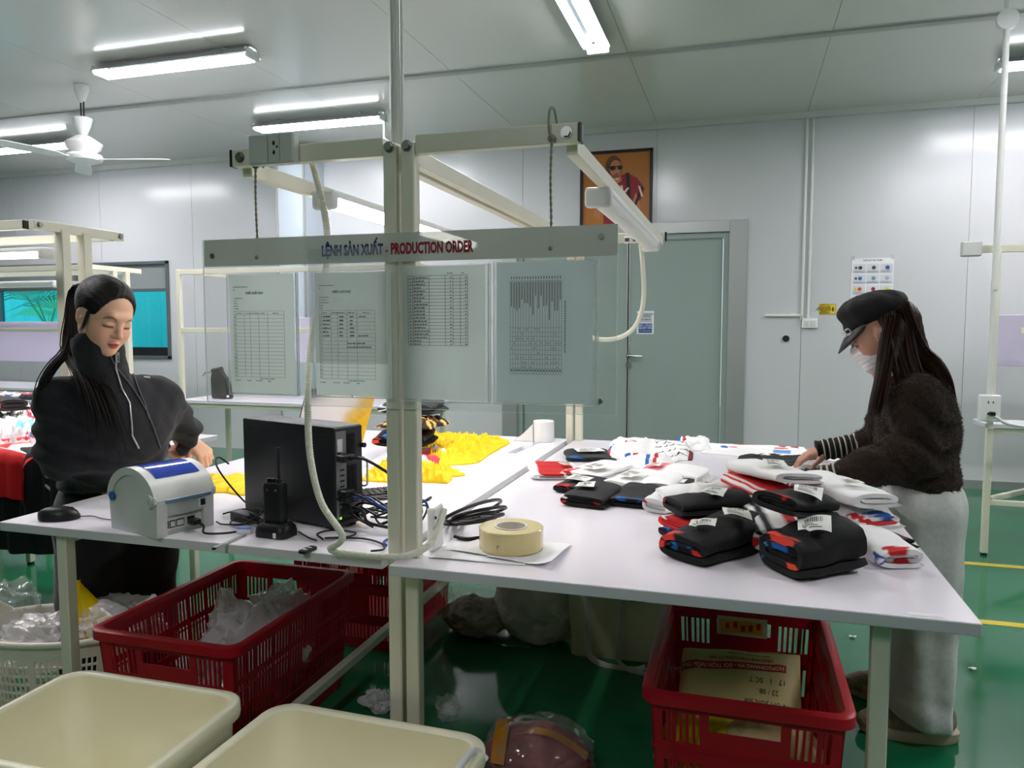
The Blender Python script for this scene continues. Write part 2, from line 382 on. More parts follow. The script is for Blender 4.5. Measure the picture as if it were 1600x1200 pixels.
mb = MB(); mb.cyl((hx-.02, WY+.02, hz-.085), (hx-.02, WY+.004, hz-.085), .026, n=20); mb.box(hx-.026, hx-.014, WY, WY+.006, hz-.105, hz-.07, .002); mb.build('lock_escutcheon', M['steel'], d1)
# ---- window with roller blind, palm and blue fence outside
w1 = tag(bpy.data.objects.new('window_1', None), 'wide window with a grey half-lowered blind', kind='structure'); COL.objects.link(w1)
a, b, c, d = WIN
mb = MB(); fr = .035
for p, q, r, s in ((a, b, c, c+fr), (a, b, d-fr, d), (a, a+fr, c, d), (b-fr, b, c, d), (-7.4, -7.36, c, d)): mb.box(p, q, WY-.02, WY+.08, r, s, .002)
mb.build('window_frame', mat('window_frame_grey', (110, 120, 124), .4, .5), w1)
M['glass'] = film('tinted_glass', (120, 225, 225), .02, .03, None, tint=(150, 232, 236))
MB().box(a+fr, -7.4, WY+.045, WY+.05, c+fr, d-fr).build('window_pane', M['glass'], w1)
MB().box(-7.36, b-fr, WY+.045, WY+.05, c+fr, d-fr).build('window_pane', M['glass'], w1)
M['blind'] = mat('blind_fabric', (138, 146, 146), .7, bump=(200, .1))
for (p, q, zz) in ((a+fr, -7.4, 1.79), (-7.36, b-fr, 1.76)):
    MB().box(p, q, WY+.02, WY+.024, zz, d-fr).build('blind', M['blind'], w1)
    MB().box(p, q, WY+.014, WY+.03, zz-.035, zz, .004).build('blind_rail', mat('blind_rail', (92, 98, 98), .5), w1)
MB().box(a+fr, b-fr, WY+.0, WY+.03, c+fr, c+.13).build('window_track', M['black'], w1)
# outside
M['fence'] = mat('blue_corrugated_sheet', (120, 214, 226), .5)
mb = MB(); zf = []
n = 90; xs = [-12+6.4*i/n for i in range(n+1)]
vs = [(x, 9.7+.03*(1 if (i//2) % 2 else -1), z) for z in (-.3, 3.2) for i, x in enumerate(xs)]
mb.add(vs, [(i, i+1, n+2+i, n+1+i) for i in range(n)])
fo = tag(mb.build('corrugated_fence', M['fence']), 'pale blue corrugated metal fence outside the window', 'fence')
tag(MB().box(-16, 8, WY+.12, 16, -.35, -.3).build('ground', mat('yard_concrete', (150, 150, 140), .9)), 'concrete yard outside the window', kind='structure')
pt = thing('palm_tree', 'green fan palm seen through the left window pane', 'palm', (-9.3, 8.3, -.3))
M['palm'] = film('palm_leaf', (150, 226, 140), .8, .4, None)
mb = MB(); mb.tube([(0, 0, 0), (.02, 0, .8), (0, 0, 1.6)], [.12, .1, .09], 10); mb.build('trunk', mat('palm_trunk', (110, 95, 70), .9), pt)
def palm_leaf(ang, tilt, L):
    mb = MB(); c = Vector((0, 0, 1.6)); dr = Vector((math.cos(ang)*math.cos(tilt), math.sin(ang)*math.cos(tilt), math.sin(tilt)))
    hub = c+dr*L*.5; mb.tube([c, hub], .012, 5); sd = dr.cross(Vector((0, 0, 1))).normalized(); up = sd.cross(dr)
    for k in range(17):
        a = -1.35+2.7*k/16; d2 = dr*math.cos(a)+sd*math.sin(a); p = hub+d2*L*.6-Vector((0, 0, .12*L*abs(math.sin(a*2))+.1*L)); w = d2.cross(up)*.018
        q = hub+d2*L*.33; mb.add([hub, q+w, p, q-w], [(0, 1, 2, 3)])
    mb.build('leaf', M['palm'], pt)
for k in range(12): palm_leaf(k*2.4, [.1, .5, .9, -.25][k % 4], .75+.2*(k % 3))
# ---- small fixtures of the wall
def wall_conduit():
    t = thing('wall_switch', 'white double wall switch right of the door at the end of two conduits', 'light switch', (.567, WY, 1.358))
    MB().cbox((0, -.012, 0), (.13, .024, .085), .005).build('switch_plate', M['white'], t)
    for x in (-.027, .027): MB().cbox((x, -.026, 0), (.036, .006, .044), .002).build('rocker', M['offwhite'], t)
wall_conduit()
for k, (px, lab) in enumerate(((1258.5, 'left one of the two white conduits running down the wall right of the door'), (1268.5, 'right one of the two white conduits running down the wall into the switch'))):
    x = AY(px, 300, WY-.012).x
    mb = MB()
    if k: mb.tube([(x, WY-.012, CH-.05), (x, WY-.012, 1.40)], .0115, 10); mb.cyl((x, WY-.012, 1.40), (x, WY-.012, 1.43), .014); mb.cyl((x, WY-.012, 1.93), (x, WY-.012, 1.98), .014)
    else:
        mb.tube(spline([(x, WY-.012, CH-.05), (x, WY-.012, 2.5), (x, WY-.012, 1.47), (x-.006, WY-.012, 1.432), (x-.03, WY-.012, 1.425), (x-.3, WY-.012, 1.425)], 8), .0115, 10)
        mb.cyl((x-.09, WY-.012, 1.425), (x-.06, WY-.012, 1.425), .014)
    tag(mb.build('conduit', M['pvc'], smooth=50), lab, 'conduit', 'conduits on the back wall')
h = AY(1228, 529, WY)
mb = MB(); mb.cyl((h.x, WY, h.z), (h.x, WY-.012, h.z), .028, n=20); tag(mb.build('wall_plug', M['black'], smooth=40), 'small round black plug in the wall below the switch', 'plug')
def flat_panel(name, x0, x1, z0, z1, m, th=.002, y=WY, bev=0): return MB().box(x0, x1, y-th, y, z0, z1, bev)
# ================================================================ BENCHES, FRAMES, LAMPS
def batten(loc, L, lit, label, axis='Y'):
    t = thing('batten_light', label, 'light', loc, 0 if axis == 'Y' else PI/2, 'batten lights under the bench rails')
    mb = MB(); mb.box(-.036, .036, -L/2, L/2, .0, .022, .006, 2)
    mb.build('housing', M['white'], t, 40)
    mb = MB(); n = 8
    mb.loft([[(.034*math.cos(a), y, -.026*math.sin(a)) for a in [PI*k/n for k in range(n+1)]] for y in (-L/2+.03, L/2-.03)])
    mb.build('diffuser', M['diff_on'] if lit else M['diff_off'], t, 40)
    for s in (-1, 1): MB().cbox((0, s*(L/2-.014), -.005), (.076, .03, .056), .012, 3).build('end_cap', M['offwhite'], t, 40)
    if lit:
        la = bpy.data.lights.new('tube_light', 'AREA'); la.shape = 'RECTANGLE'; la.size = .06; la.size_y = L-.1; la.energy = BATTEN_W; la.color = (1, .96, .93)
        lo = bpy.data.objects.new('tube_light', la); COL.objects.link(lo); lo.parent = t; lo.location = (0, 0, -.035)
    return t
M['diff_on'] = mat('lit_diffuser', (255, 255, 255), .5, emit=(255, 252, 244), estr=9)
M['diff_off'] = mat('unlit_diffuser', (238, 238, 234), .3)
def table_top(t, x0, x1, y0, y1, z=.77, th=.026):
    mb = MB(); mb.box(x0, x1, y0, y1, z-th, z, .0025, 2)
    for i, f in enumerate(mb.f):
        zz = [mb.v[k][2] for k in f]; mb.m[i] = 0 if min(zz) > z-.004 else 1
    return mb.build('tabletop', [M['top'], M['topedge']], t)
def leg(t, x, y, z1=.744, w=.035, foot=True):
    mb = MB(); mb.cbox((x, y, (z1+.012)/2), (w, w, z1-.012), .003); o = mb.build('leg', M['cream'], t)
    if foot: MB().cyl((x, y, 0), (x, y, .013), .018).build('foot', M['black'], o)
    return o
def bolt(t, p, ax=(0, -1, 0), r=.010):
    p = Vector(p); a = Vector(ax); mb = MB(); mb.cyl(p, p+a*.003, r*1.3, n=14); mb.cyl(p+a*.003, p+a*.009, r, n=6, cap=True); return mb.build('bolt', M['bolt'], t)
def main_table(side):
    L = side < 0
    t = thing('packing_table', 'white-topped packing table with the black computer tower and printer, cream frame above' if L else
              'white-topped packing table with the tape roll and folded shirts, cream frame above', 'table', (0, 0, 0), group='packing tables')
    if L: x0, x1, y0, px, ax, lx = -2.005, -.806, 1.60, -.790, -1.222, (-1.817,)
    else: x0, x1, y0, px, ax, lx = -.771, .444, 1.563, -.745, -.345, (.285,)
    y1 = 3.64
    table_top(t, x0, x1, y0, y1)
    for x in lx:
        for y in (1.645, 3.56): leg(t, x, y)
    ps = .034
    for y in (1.647, 3.6):
        mb = MB(); mb.cbox((px, y, .88), (ps, ps, 1.736), .003); p = mb.build('post', M['cream'], t); MB().cyl((px, y, 0), (px, y, .012), .018).build('foot', M['black'], p)
        s = -1 if L else 1
        mb = MB(); a, b = sorted((px+s*ps/2+s*.001, ax)); mb.box(a, b, y-.014, y+.014, 1.72, 1.762, .002); mb.build('arm', M['cream'], t)
        e = ax; MB().box(min(e, e+s*.008), max(e, e+s*.008), y-.014, y+.014, 1.72, 1.762, .002).build('end_cap', M['black'], t)
        if y < 2: bolt(t, (px, y-ps/2, 1.738)); bolt(t, (ax-s*.025, y-.014, 1.741))
    for x in (px, ax-(-1 if L else 1)*.02):
        mb = MB(); mb.box(x-.014, x+.014, 1.665, 3.58, 1.70, 1.738, .002); mb.build('rail', M['cream'], t)
    if L: mb = MB(); mb.cbox((-1.29, 2.6, .15), (.03, 1.9, .03), .002); mb.build('stretcher', M['cream'], t)
    for y in (1.645, 3.56):
        a, b = sorted((lx[0], px))
        if L: mb = MB(); mb.box(a+.018, b-.018, y-.012, y+.012, .135, .165, .002); mb.build('stretcher', M['cream'], t)
        if y > 2: mb = MB(); mb.box(a+.018, b-.018, y-.012, y+.012, .712, .744, .002); mb.build('apron', M['cream'], t)
    for x in (lx[0], px):
        mb = MB(); mb.box(x-.012, x+.012, 1.665, 3.54, .712, .744, .002); mb.build('apron', M['cream'], t)
    return t
main_table(-1); main_table(1)
batten((-1.148, 2.56, 1.69), 1.25, True, 'lit batten light under the left rail of the computer table frame')
batten((-.383, 2.73, 1.683), 1.3, False, 'unlit white batten light under the right rail in front of the framed picture')
# left bench, end-on, shirts heaped on it
t = thing('packing_table', 'white packing table at the left behind the woman in black, heaped with jerseys', 'table', (0, 0, 0), group='packing tables')
for y0, y1 in ((2.42, 2.69), (2.72, 3.25)): table_top(t, -5.2, -2.56, y0, y1)
for x in (-5.1, -3.78, -2.68):
    for y in (2.48, 3.19): leg(t, x, y)
for y in (2.65, 2.765):
    for x in (-2.87, -5.05):
        mb = MB(); mb.cbox((x, y, .88), (.045, .045, 1.736), .003); mb.build('post', M['cream'], t)
for x in (-2.87, -5.05):
    mb = MB(); mb.box(x-.016, x+.016, 2.50, 2.985, 1.735, 1.775, .002); mb.build('arm', M['cream'], t)
for y in (2.505, 2.96):
    mb = MB(); mb.box(-5.05, -2.905, y-.015, y+.015, 1.735, 1.775, .002); mb.build('rail', M['cream'], t)
    MB().box(-2.91, -2.902, y-.015, y+.015, 1.737, 1.773, .002).build('end_cap', M['black'], t)
    bolt(t, (-2.853, y+.02 if y < 2.7 else y, 1.755), (1, 0, 0))
for y in (2.48, 3.19):
    mb = MB(); mb.box(-5.08, -2.74, y-.012, y+.012, .712, .744, .002); mb.build('apron', M['cream'], t)
mb = MB(); mb.box(-2.735, -2.705, 2.50, 3.17, .712, .744, .002); mb.build('apron', M['cream'], t)
batten((-3.75, 2.76, 1.668), 1.35, True, 'lit batten light under the frame at the far left', 'X')
def wall_bench(x0, x1, y0, y1, label, lav=True, zt=1.76, upright=(None,), depth=.5, lz=(1.02, 1.40), bx=0):
    """bench in front of the back wall, with uprights, top rail, mid rail and a lavender back board"""
    t = thing('work_bench', label, 'bench', (0, 0, 0), group='benches along the back wall')
    table_top(t, x0, x1, y0, y1)
    for x in (x0+.05, x1-.05):
        for y in (y0+.05, y1-.05): leg(t, x, y)
    mb = MB(); mb.box(x0+.03, x1-.03, y0+.02, y0+.045, .712, .744, .002); mb.build('apron', M['cream'], t)
    mb = MB(); mb.box(x0+.07, x1-.07, y0+.04, y0+.065, .13, .16, .002); mb.build('stretcher', M['cream'], t)
    for x in (x0+.02, x1-.02):
        mb = MB(); mb.cbox((x, y0+.03, (zt+.77)/2), (.034, .034, zt-.77), .003); mb.build('post', M['cream'], t)
        mb = MB(); mb.box(x-.014, x+.014, y0+.05, y1, zt-.03, zt, .002); mb.build('arm', M['cream'], t)
    for z in (zt-.02, 1.30):
        mb = MB(); mb.box(x0+.04-(bx if z < 1.5 else 0), x1-.04, y0+.015, y0+.045, z-.018, z+.018, .002); mb.build('rail', M['cream'], t)
    mb = MB(); mb.box(x0+.04-bx, x1-.04, y1-.03, y1-.012, lz[0], lz[1], .002); mb.build('back_board', M['lav'], t)
    return t
wall_bench(-4.12, -2.1, 4.78, 5.35, 'cream framed work bench with the dark drawstring bag on it', lz=(1.04, 1.40))
wall_bench(-8.4, -5.75, 5.3, 5.95, 'cream framed work bench below the window', lz=(.98, 1.38), zt=1.74)
wall_bench(2.02, 3.6, 5.5, 6.1, 'cream framed work bench at the right behind the woman in the brown fleece', lz=(1.05, 1.41), zt=1.7, bx=.36)
# back left pair of benches with its own frame
t = thing('packing_table', 'white packing table farther back at the left in front of the window', 'table', (0, 0, 0), group='packing tables')
table_top(t, -7.0, -4.32, 4.40, 4.97)
for x in (-6.9, -5.6, -4.42):
    for y in (4.45, 4.9): leg(t, x, y)
for x in (-4.47, -6.8):
    for y in (4.56, 4.68):
        mb = MB(); mb.cbox((x, y, .88), (.04, .04, 1.736), .003); mb.build('post', M['cream'], t)
    mb = MB(); mb.box(x-.016, x+.016, 4.33, 4.82, 1.735, 1.772, .002); mb.build('arm', M['cream'], t)
for y in (4.35, 4.8):
    mb = MB(); mb.box(-6.8, -4.49, y-.015, y+.015, 1.735, 1.772, .002); mb.build('rail', M['cream'], t)
batten((-5.7, 4.6, 1.66), 1.3, False, 'unlit batten light under the frame in front of the window', 'X')
# right bench seen behind the woman: near corner, frame, pipe, outlet
t = thing('packing_table', 'white packing table at the right edge with a cream leg and wall socket', 'table', (0, 0, 0), group='packing tables')
mb = MB(); mb.add([(1.44, 5.12, .744), (3.4, 5.12, .744), (3.4, 6.35, .744), (1.33, 6.35, .744), (1.33, 5.4, .744), (1.44, 5.12, .77), (3.4, 5.12, .77), (3.4, 6.35, .77), (1.33, 6.35, .77), (1.33, 5.4, .77)],
    [(4, 3, 2, 1, 0), (5, 6, 7, 8, 9), (0, 1, 6, 5), (1, 2, 7, 6), (2, 3, 8, 7), (3, 4, 9, 8), (4, 0, 5, 9)]); 
bpy.data.objects.remove(t)
t = thing('packing_table', 'white packing table at the right edge, its cream post behind a white pipe', 'table', (0, 0, 0), group='packing tables')
table_top(t, 1.36, 3.3, 4.92, 5.16)
for x in (1.385, 3.2): leg(t, x, 4.93)
for x in (1.385, 3.2):
    mb = MB(); mb.cbox((x, 4.935, 1.27), (.034, .034, 1.0), .003); mb.build('post', M['cream'], t)
mb = MB(); mb.box(1.40, 3.2, 4.93, 4.955, .712, .744, .002); mb.build('apron', M['cream'], t)
mb = MB(); mb.box(1.26, 3.2, 4.92, 4.95, 1.745, 1.785, .002); mb.build('arm', M['cream'], t)
mb = MB(); mb.cbox((1.25, 4.93, 1.768), (.10, .05, .085), .006); mb.build('outlet_box', M['offwhite'], t)
mb = MB(); mb.cbox((2.3, 4.935, .31), (1.8, .028, .03), .002); mb.build('stretcher', M['cream'], t)
mb = MB(); mb.X = T(1.40, 4.93, .33) @ rotm(0, 0, math.radians(48)); mb.box(0, .62, -.013, .013, -.015, .015, .002); mb.build('stretcher', M['cream'], t)
t = thing('power_pipe', 'white power pipe dropping from the ceiling to a socket on the right bench', 'pipe', (1.36, 4.88, 0))
mb = MB(); mb.tube([(0, 0, CH), (0, 0, CH-.07)], .018, 12); mb.cyl((0, -.03, CH-.13), (0, .0, CH-.13), .055, n=24); mb.tube([(0, -.01, CH-.1), (0, -.01, 2.6)], .017, 12); mb.build('junction_box', M['white'], t, 40)
mb = MB(); mb.tube([(0, -.01, 2.6), (0, -.01, .93)], .0165, 12); mb.cyl((0, -.01, 1.53), (0, -.01, 1.58), .02); mb.build('pipe', M['pvc'], t, 40)
mb = MB(); mb.cbox((0, -.015, .865), (.105, .05, .15), .006, 2); mb.build('socket_box', M['white'], t)
mb = MB(); mb.mi = 0
for z in (.9, .835):
    for x in (-.012, .012): mb.cbox((x, -.0405, z), (.005, .003, .012))
mb.build('socket_holes', M['black'], t)
mb = MB(); mb.tube(spline([(.0, -.05, .835), (.03, -.06, .815), (.1, -.06, .78), (.3, -.06, .765), (.7, -.05, .78)], 8), .009, 8); mb.build('power_cord', M['pvc'], t, 60)
mb = MB(); mb.cbox((0.005, -.055, .837), (.03, .03, .022), .004); mb.build('plug', M['black'], t)
mb = MB(); mb.tube(spline([(1.58, 4.9, 1.74), (1.6, 4.9, 1.6), (1.66, 4.9, 1.42), (1.68, 4.9, 1.39)], 8), .013, 8); tag(mb.build('flexible_hose', M['cream'], smooth=60), 'short cream hose hanging from the right bench frame', 'hose', 'cream hoses')
# ---------------------------------------------------------------- ceiling lamps
def ceiling_lamp(x, y, axis, label, on=True):
    t = thing('ceiling_lamp', label, 'light', (x, y, 3.055), 0 if axis == 'X' else PI/2, 'twin-tube ceiling lamps')
    L = 1.24
    mb = MB(); w = .085
    mb.loft([[(s*L/2, -w, .01), (s*L/2, -.055, .045), (s*L/2, -.03, .058), (s*L/2, .03, .058), (s*L/2, .055, .045), (s*L/2, w, .01), (s*L/2, w, .013), (s*L/2, .056, .05), (s*L/2, .03, .062), (s*L/2, -.03, .062), (s*L/2, -.056, .05), (s*L/2, -w, .013)] for s in (-1, 1)])
    mb.build('reflector', M['chrome'], t)
    mb = MB(); mb.add([(-L/2+.03, -.014, .056), (L/2-.03, -.014, .056), (L/2-.03, .014, .056), (-L/2+.03, .014, .056), (-L/2+.03, 0, .02), (L/2-.03, 0, .02)], [(0, 4, 5, 1), (3, 2, 5, 4), (0, 3, 4), (1, 5, 2)]); mb.build('spine', M['chrome'], t)
    for s in (-1, 1):
        mb = MB(); mb.cyl((-L/2+.03, s*.045, .0), (L/2-.03, s*.045, .0), .014, n=12); mb.build('tube', M['tube'], t, 40)
        mb = MB(); mb.cbox((s*(L/2-.012), 0, .02), (.02, .14, .06), .004); mb.build('end_plate', M['white'], t)
        mb = MB(); mb.cyl((s*.4, 0, .06), (s*.4, 0, .075), .02); mb.build('mount', M['white'], t)
    la = bpy.data.lights.new('tube_light', 'AREA'); la.shape = 'RECTANGLE'; la.size = L-.06; la.size_y = .12; la.energy = LAMP_W; la.color = (1, .935, .95); la.cycles.use_multiple_importance_sampling = True
    lo = bpy.data.objects.new('tube_light', la); COL.objects.link(lo); lo.parent = t; lo.location = (0, 0, -.02)
    return t
for x, y, ax, lab in ((-3.66, 4.31, 'X', 'twin-tube ceiling lamp right of the fan with a colourful reflection in it'), (-3.51, 5.88, 'X', 'twin-tube ceiling lamp behind the frame, above the outlet box'),
    (-6.75, 5.84, 'X', 'twin-tube ceiling lamp at the left edge behind the fan'), (-.90, 4.25, 'Y', 'twin-tube ceiling lamp pointing away from the viewer, above the picture'), (2.23, 5.93, 'X', 'twin-tube ceiling lamp cut off by the right edge'),
    (2.2, 4.0, 'X', 'twin-tube ceiling lamp beyond the right edge'), (-3.6, 1.9, 'X', 'twin-tube ceiling lamp over the left tables'),
    (-6.75, 3.4, 'X', 'twin-tube ceiling lamp over the far left'), (2.2, 1.4, 'X', 'twin-tube ceiling lamp over the right aisle'), (-.9, -1.4, 'Y', 'added twin-tube ceiling lamp behind the viewer, an unseen fill light')):  # last lamp is an unseen addition that brightens surfaces facing the camera
    ceiling_lamp(x, y, ax, lab)
# ---------------------------------------------------------------- ceiling fan
t = thing('ceiling_fan', 'white three-blade ceiling fan at the upper left', 'fan', (-4.76, 4.62, 0))
mb = MB(); mb.lathe([(.012, 3.13), (.05, 3.128), (.052, 3.10), (.028, 3.02), (.014, 3.0)], 20); mb.build('canopy', M['white'], t, 40)
mb = MB(); mb.cyl((-.012, 0, 2.86), (-.012, 0, 3.01), .006); mb.cyl((.014, 0, 2.86), (.014, 0, 3.01), .006); mb.build('down_rod', M['black'], t)
mb = MB(); mb.lathe([(.055, 2.89), (.068, 2.885), (.055, 2.83), (.03, 2.77), (.012, 2.755)], 22); mb.build('rod_cover', M['white'], t, 40)
mb = MB(); mb.lathe([(.05, 2.755), (.13, 2.70), (.115, 2.66), (.07, 2.63), (.06, 2.62)], 26); mb.build('motor_cover', M['white'], t, 40)
mb = MB(); mb.lathe([(.06, 2.625), (.12, 2.618), (.13, 2.60), (.12, 2.575), (.07, 2.555), (.02, 2.55)], 30); mb.build('motor_housing', M['white'], t, 40)
for k, a in enumerate((math.radians(42), math.radians(162), math.radians(205))):
    a = [math.radians(-8+25), math.radians(137), math.radians(257)][k]
    mb = MB(); mb.X = T(0, 0, 2.585) @ rotm(0, 0, a) @ rotm(math.radians(9), 0, 0)
    mb.box(.11, .2, -.02, .02, -.004, .004, .002)
    mb.loft([[(r, -w, -.002), (r, w, -.002), (r, w, .002), (r, -w, .002)] for r, w in ((.17, .03), (.22, .05), (.4, .06), (.58, .062), (.62, .05), (.635, .03))])
    mb.build('blade', M['white'], t)
# ================================================================ CRATES, BINS, BASKET AND BAGS UNDER THE TABLES
M['crate'] = mat('red_crate_plastic', (184, 18, 38), .36, bump=(40, .08), var=(6, .06))
M['bin'] = mat('cream_bin_plastic', (247, 243, 214), .33, var=(4, .02))
def slots(W, z0, z1, groups, rows):
    """coordinate lists with open cells: groups = list of (xc, n), rows = list of (za, zb)"""
    sw, sp = .0095, .0165; op = []
    for k, (za, zb) in enumerate(rows):
        for xc, n in groups[k]:
            for i in range(n):
                x = xc+(i-(n-1)/2)*sp; op.append((x-sw/2, x+sw/2, za, zb))
    xs = sorted({round(v, 5) for o in op for v in o[:2]} | {-W/2, W/2}); zs = sorted({round(v, 5) for o in op for v in o[2:]} | {z0, z1})
    def keep(i, j):
        x = (xs[i]+xs[i+1])/2; z = (zs[j]+zs[j+1])/2
        return not any(a < x < b and c < z < d for a, b, c, d in op)
    return op, xs, zs, keep
def crate(loc, rz, label, W=.50, L=.70, H=.42):
    t = thing('crate', label, 'crate', loc, rz, 'red perforated crates under the tables')
    sc = lambda z: .90+.10*z/H
    def wall(name, w, half, rotk, groups, rows, extra=None):
        op, xs, zs, keep = slots(w, .012, H-.03, groups, rows)
        if extra:
            op.append(extra); xs = sorted(set(xs) | {extra[0], extra[1]}); zs = sorted(set(zs) | {extra[2], extra[3]})
            keep = lambda i, j: not any(a < (xs[i]+xs[i+1])/2 < b and c < (zs[j]+zs[j+1])/2 < d for a, b, c, d in op)
        mb = MB(); mb.perf(xs, zs, keep, .004)
        for z in (.13, .27): mb.box(-w/2, w/2, -.004, 0, z-.003, z+.003)
        for x in (-w/2+.05, w/2-.05): mb.box(x-.003, x+.003, -.003, 0, .012, H-.03)
        v2 = []
        for x, y, z in mb.v:
            s = sc(z); p = Vector((x*s, -half*s+y, z)); v2.append(tuple(Matrix.Rotation(rotk*PI/2, 4, 'Z') @ p))
        mb.v = v2; mb.build(name, M['crate'], t)
    r3 = [(.045, .105), (.15, .235), (.285, .365)]
    g3 = [[(-.155, 6), (0, 12), (.155, 6)], [(-.155, 6), (.155, 6)], [(-.155, 6), (.155, 6)]]
    wall('end_panel', W, L/2, 0, g3, r3, (-.085, .085, .325, .368)); wall('end_panel', W, L/2, 2, g3, r3, (-.085, .085, .325, .368))
    gs = [[(-.282+.094*k, 5) for k in range(7)]]*4; r4 = [(.04, .10), (.125, .19), (.215, .285), (.305, .375)]
    wall('side_panel', L, W/2, 1, gs, r4); wall('side_panel', L, W/2, 3, gs, r4)
    mb = MB(); s = sc(.012); mb.box(-W/2*s, W/2*s, -L/2*s, L/2*s, .0, .014, .003); mb.build('floor_panel', M['crate'], t)
    mb = MB(); o = .022
    R = [(0, 0, W+.004, L+.004, .03, H-.034), (0, 0, W+2*o, L+2*o, .045, H-.03), (0, 0, W+2*o, L+2*o, .045, H-.003), (0, 0, W+2*o-.008, L+2*o-.008, .042, H), (0, 0, W-.002, L-.002, .03, H), (0, 0, W-.01, L-.01, .03, H-.006), (0, 0, W-.012, L-.012, .03, H-.034), (0, 0, W+.004, L+.004, .03, H-.034)]
    mb.rr(R, 5, False, False); mb.build('rim', M['crate'], t, 40)
    return t
crate((-1.60, 2.10, 0), math.radians(.5), 'red crate with clear plastic bags, under the computer table next to the basket', W=.48, L=.68)
crate((-1.53, 3.0, 0), 0, 'red crate farther back under the computer table, behind the crate of plastic bags', W=.48, L=.62)
_c3 = crate((.03, 2.18, 0), 0, 'red crate holding parcels, under the right table by its front leg', W=.455, L=.66)
mb = MB(); mb.mi = 0; mb.cbox((-.005, .318, .352), (.155, .003, .062)); mb.mi = 1; mb.cbox((-.005, .3160, .352), (.13, .001, .040)); mb.mi = 2
for k in range(5): mb.cbox((-.05+.024*k, .3152, .352+.006*math.sin(k*2)), (.012, .001, .02))
mb.build('paper_card', [mat('card_cream', (236, 226, 200), .6), mat('card_yellow', (232, 190, 70), .6), mat('card_red', (190, 50, 36), .6)], _c3)
def bin_(loc, rz, label, W=.55, L=.41, H=.40, clip=False):
    t = thing('storage_bin', label, 'bin', loc, rz, 'cream plastic bins in front of the tables')
    mb = MB(); f = .84
    rr = []
    for z, k, d in ((0, f, 0), (.02, f+.01, 0), (H-.12, .955, 0), (H-.115, .975, 0), (H-.04, .985, 0)): rr.append((0, 0, (W-.03)*k, (L-.03)*k, .055, z))
    inner = [(0, 0, (W-.05), (L-.05), .055, H-.006), (0, 0, (W-.05)*.99, (L-.05)*.99, .055, H-.04), (0, 0, (W-.05)*.975, (L-.05)*.975, .055, H-.115), (0, 0, (W-.05)*.955, (L-.05)*.955, .055, H-.12), (0, 0, (W-.05)*(f+.01), (L-.05)*(f+.01), .05, .02), (0, 0, (W-.06)*f, (L-.06)*f, .045, .008)]
    mb.rr(rr+[(0, 0, W-.028, L-.028, .058, H-.04)], 7, True, False); mb.rr(inner, 7, False, True); mb.build('tub', M['bin'], t, 50)
    mb = MB(); mb.rr([(0, 0, W-.028, L-.028, .058, H-.04), (0, 0, W-.004, L-.004, .07, H-.038), (0, 0, W, L, .072, H-.03), (0, 0, W-.002, L-.002, .071, H-.004), (0, 0, W-.012, L-.012, .066, H), (0, 0, W-.04, L-.04, .058, H), (0, 0, W-.05, L-.05, .055, H-.006)], 7, False, False); mb.build('rim', M['bin'], t, 50)
    if clip:
        mb = MB(); mb.tube(spline([(W/2-.02, -.02, H+.004), (W/2-.022, .02, H+.014), (W/2-.02, .09, H+.016), (W/2-.018, .135, H+.004), (W/2-.0, .15, H-.02)], 6), .008, 8); mb.build('handle', M['white'], t, 60)
    return t
bin_((-1.433, 1.36, 0), math.radians(1), 'cream plastic bin at the lower left, left one of the two', W=.555, L=.42)
bin_((-.80, 1.355, 0), math.radians(-1), 'cream plastic bin with a white side handle and a yellow scrap inside', W=.57, L=.42, clip=True)
M['yellowfilm'] = mat('yellow_plastic_film', (250, 214, 10), .18, bump=(14, .5, 3, .02))
mb = MB(); c = AZ(660, 1197, .3); mb.grid(6, 5, lambda u, v: (c.x-.04+.09*u+.01*math.sin(9*v), c.y-.0+.03*math.sin(3*u)+.02*v, c.z-.06+.125*v*(1-abs(u-.5)*1.3)))
tag(mb.build('plastic_scrap', M['yellowfilm'], smooth=180), 'yellow plastic scrap standing in the right cream bin', 'plastic')
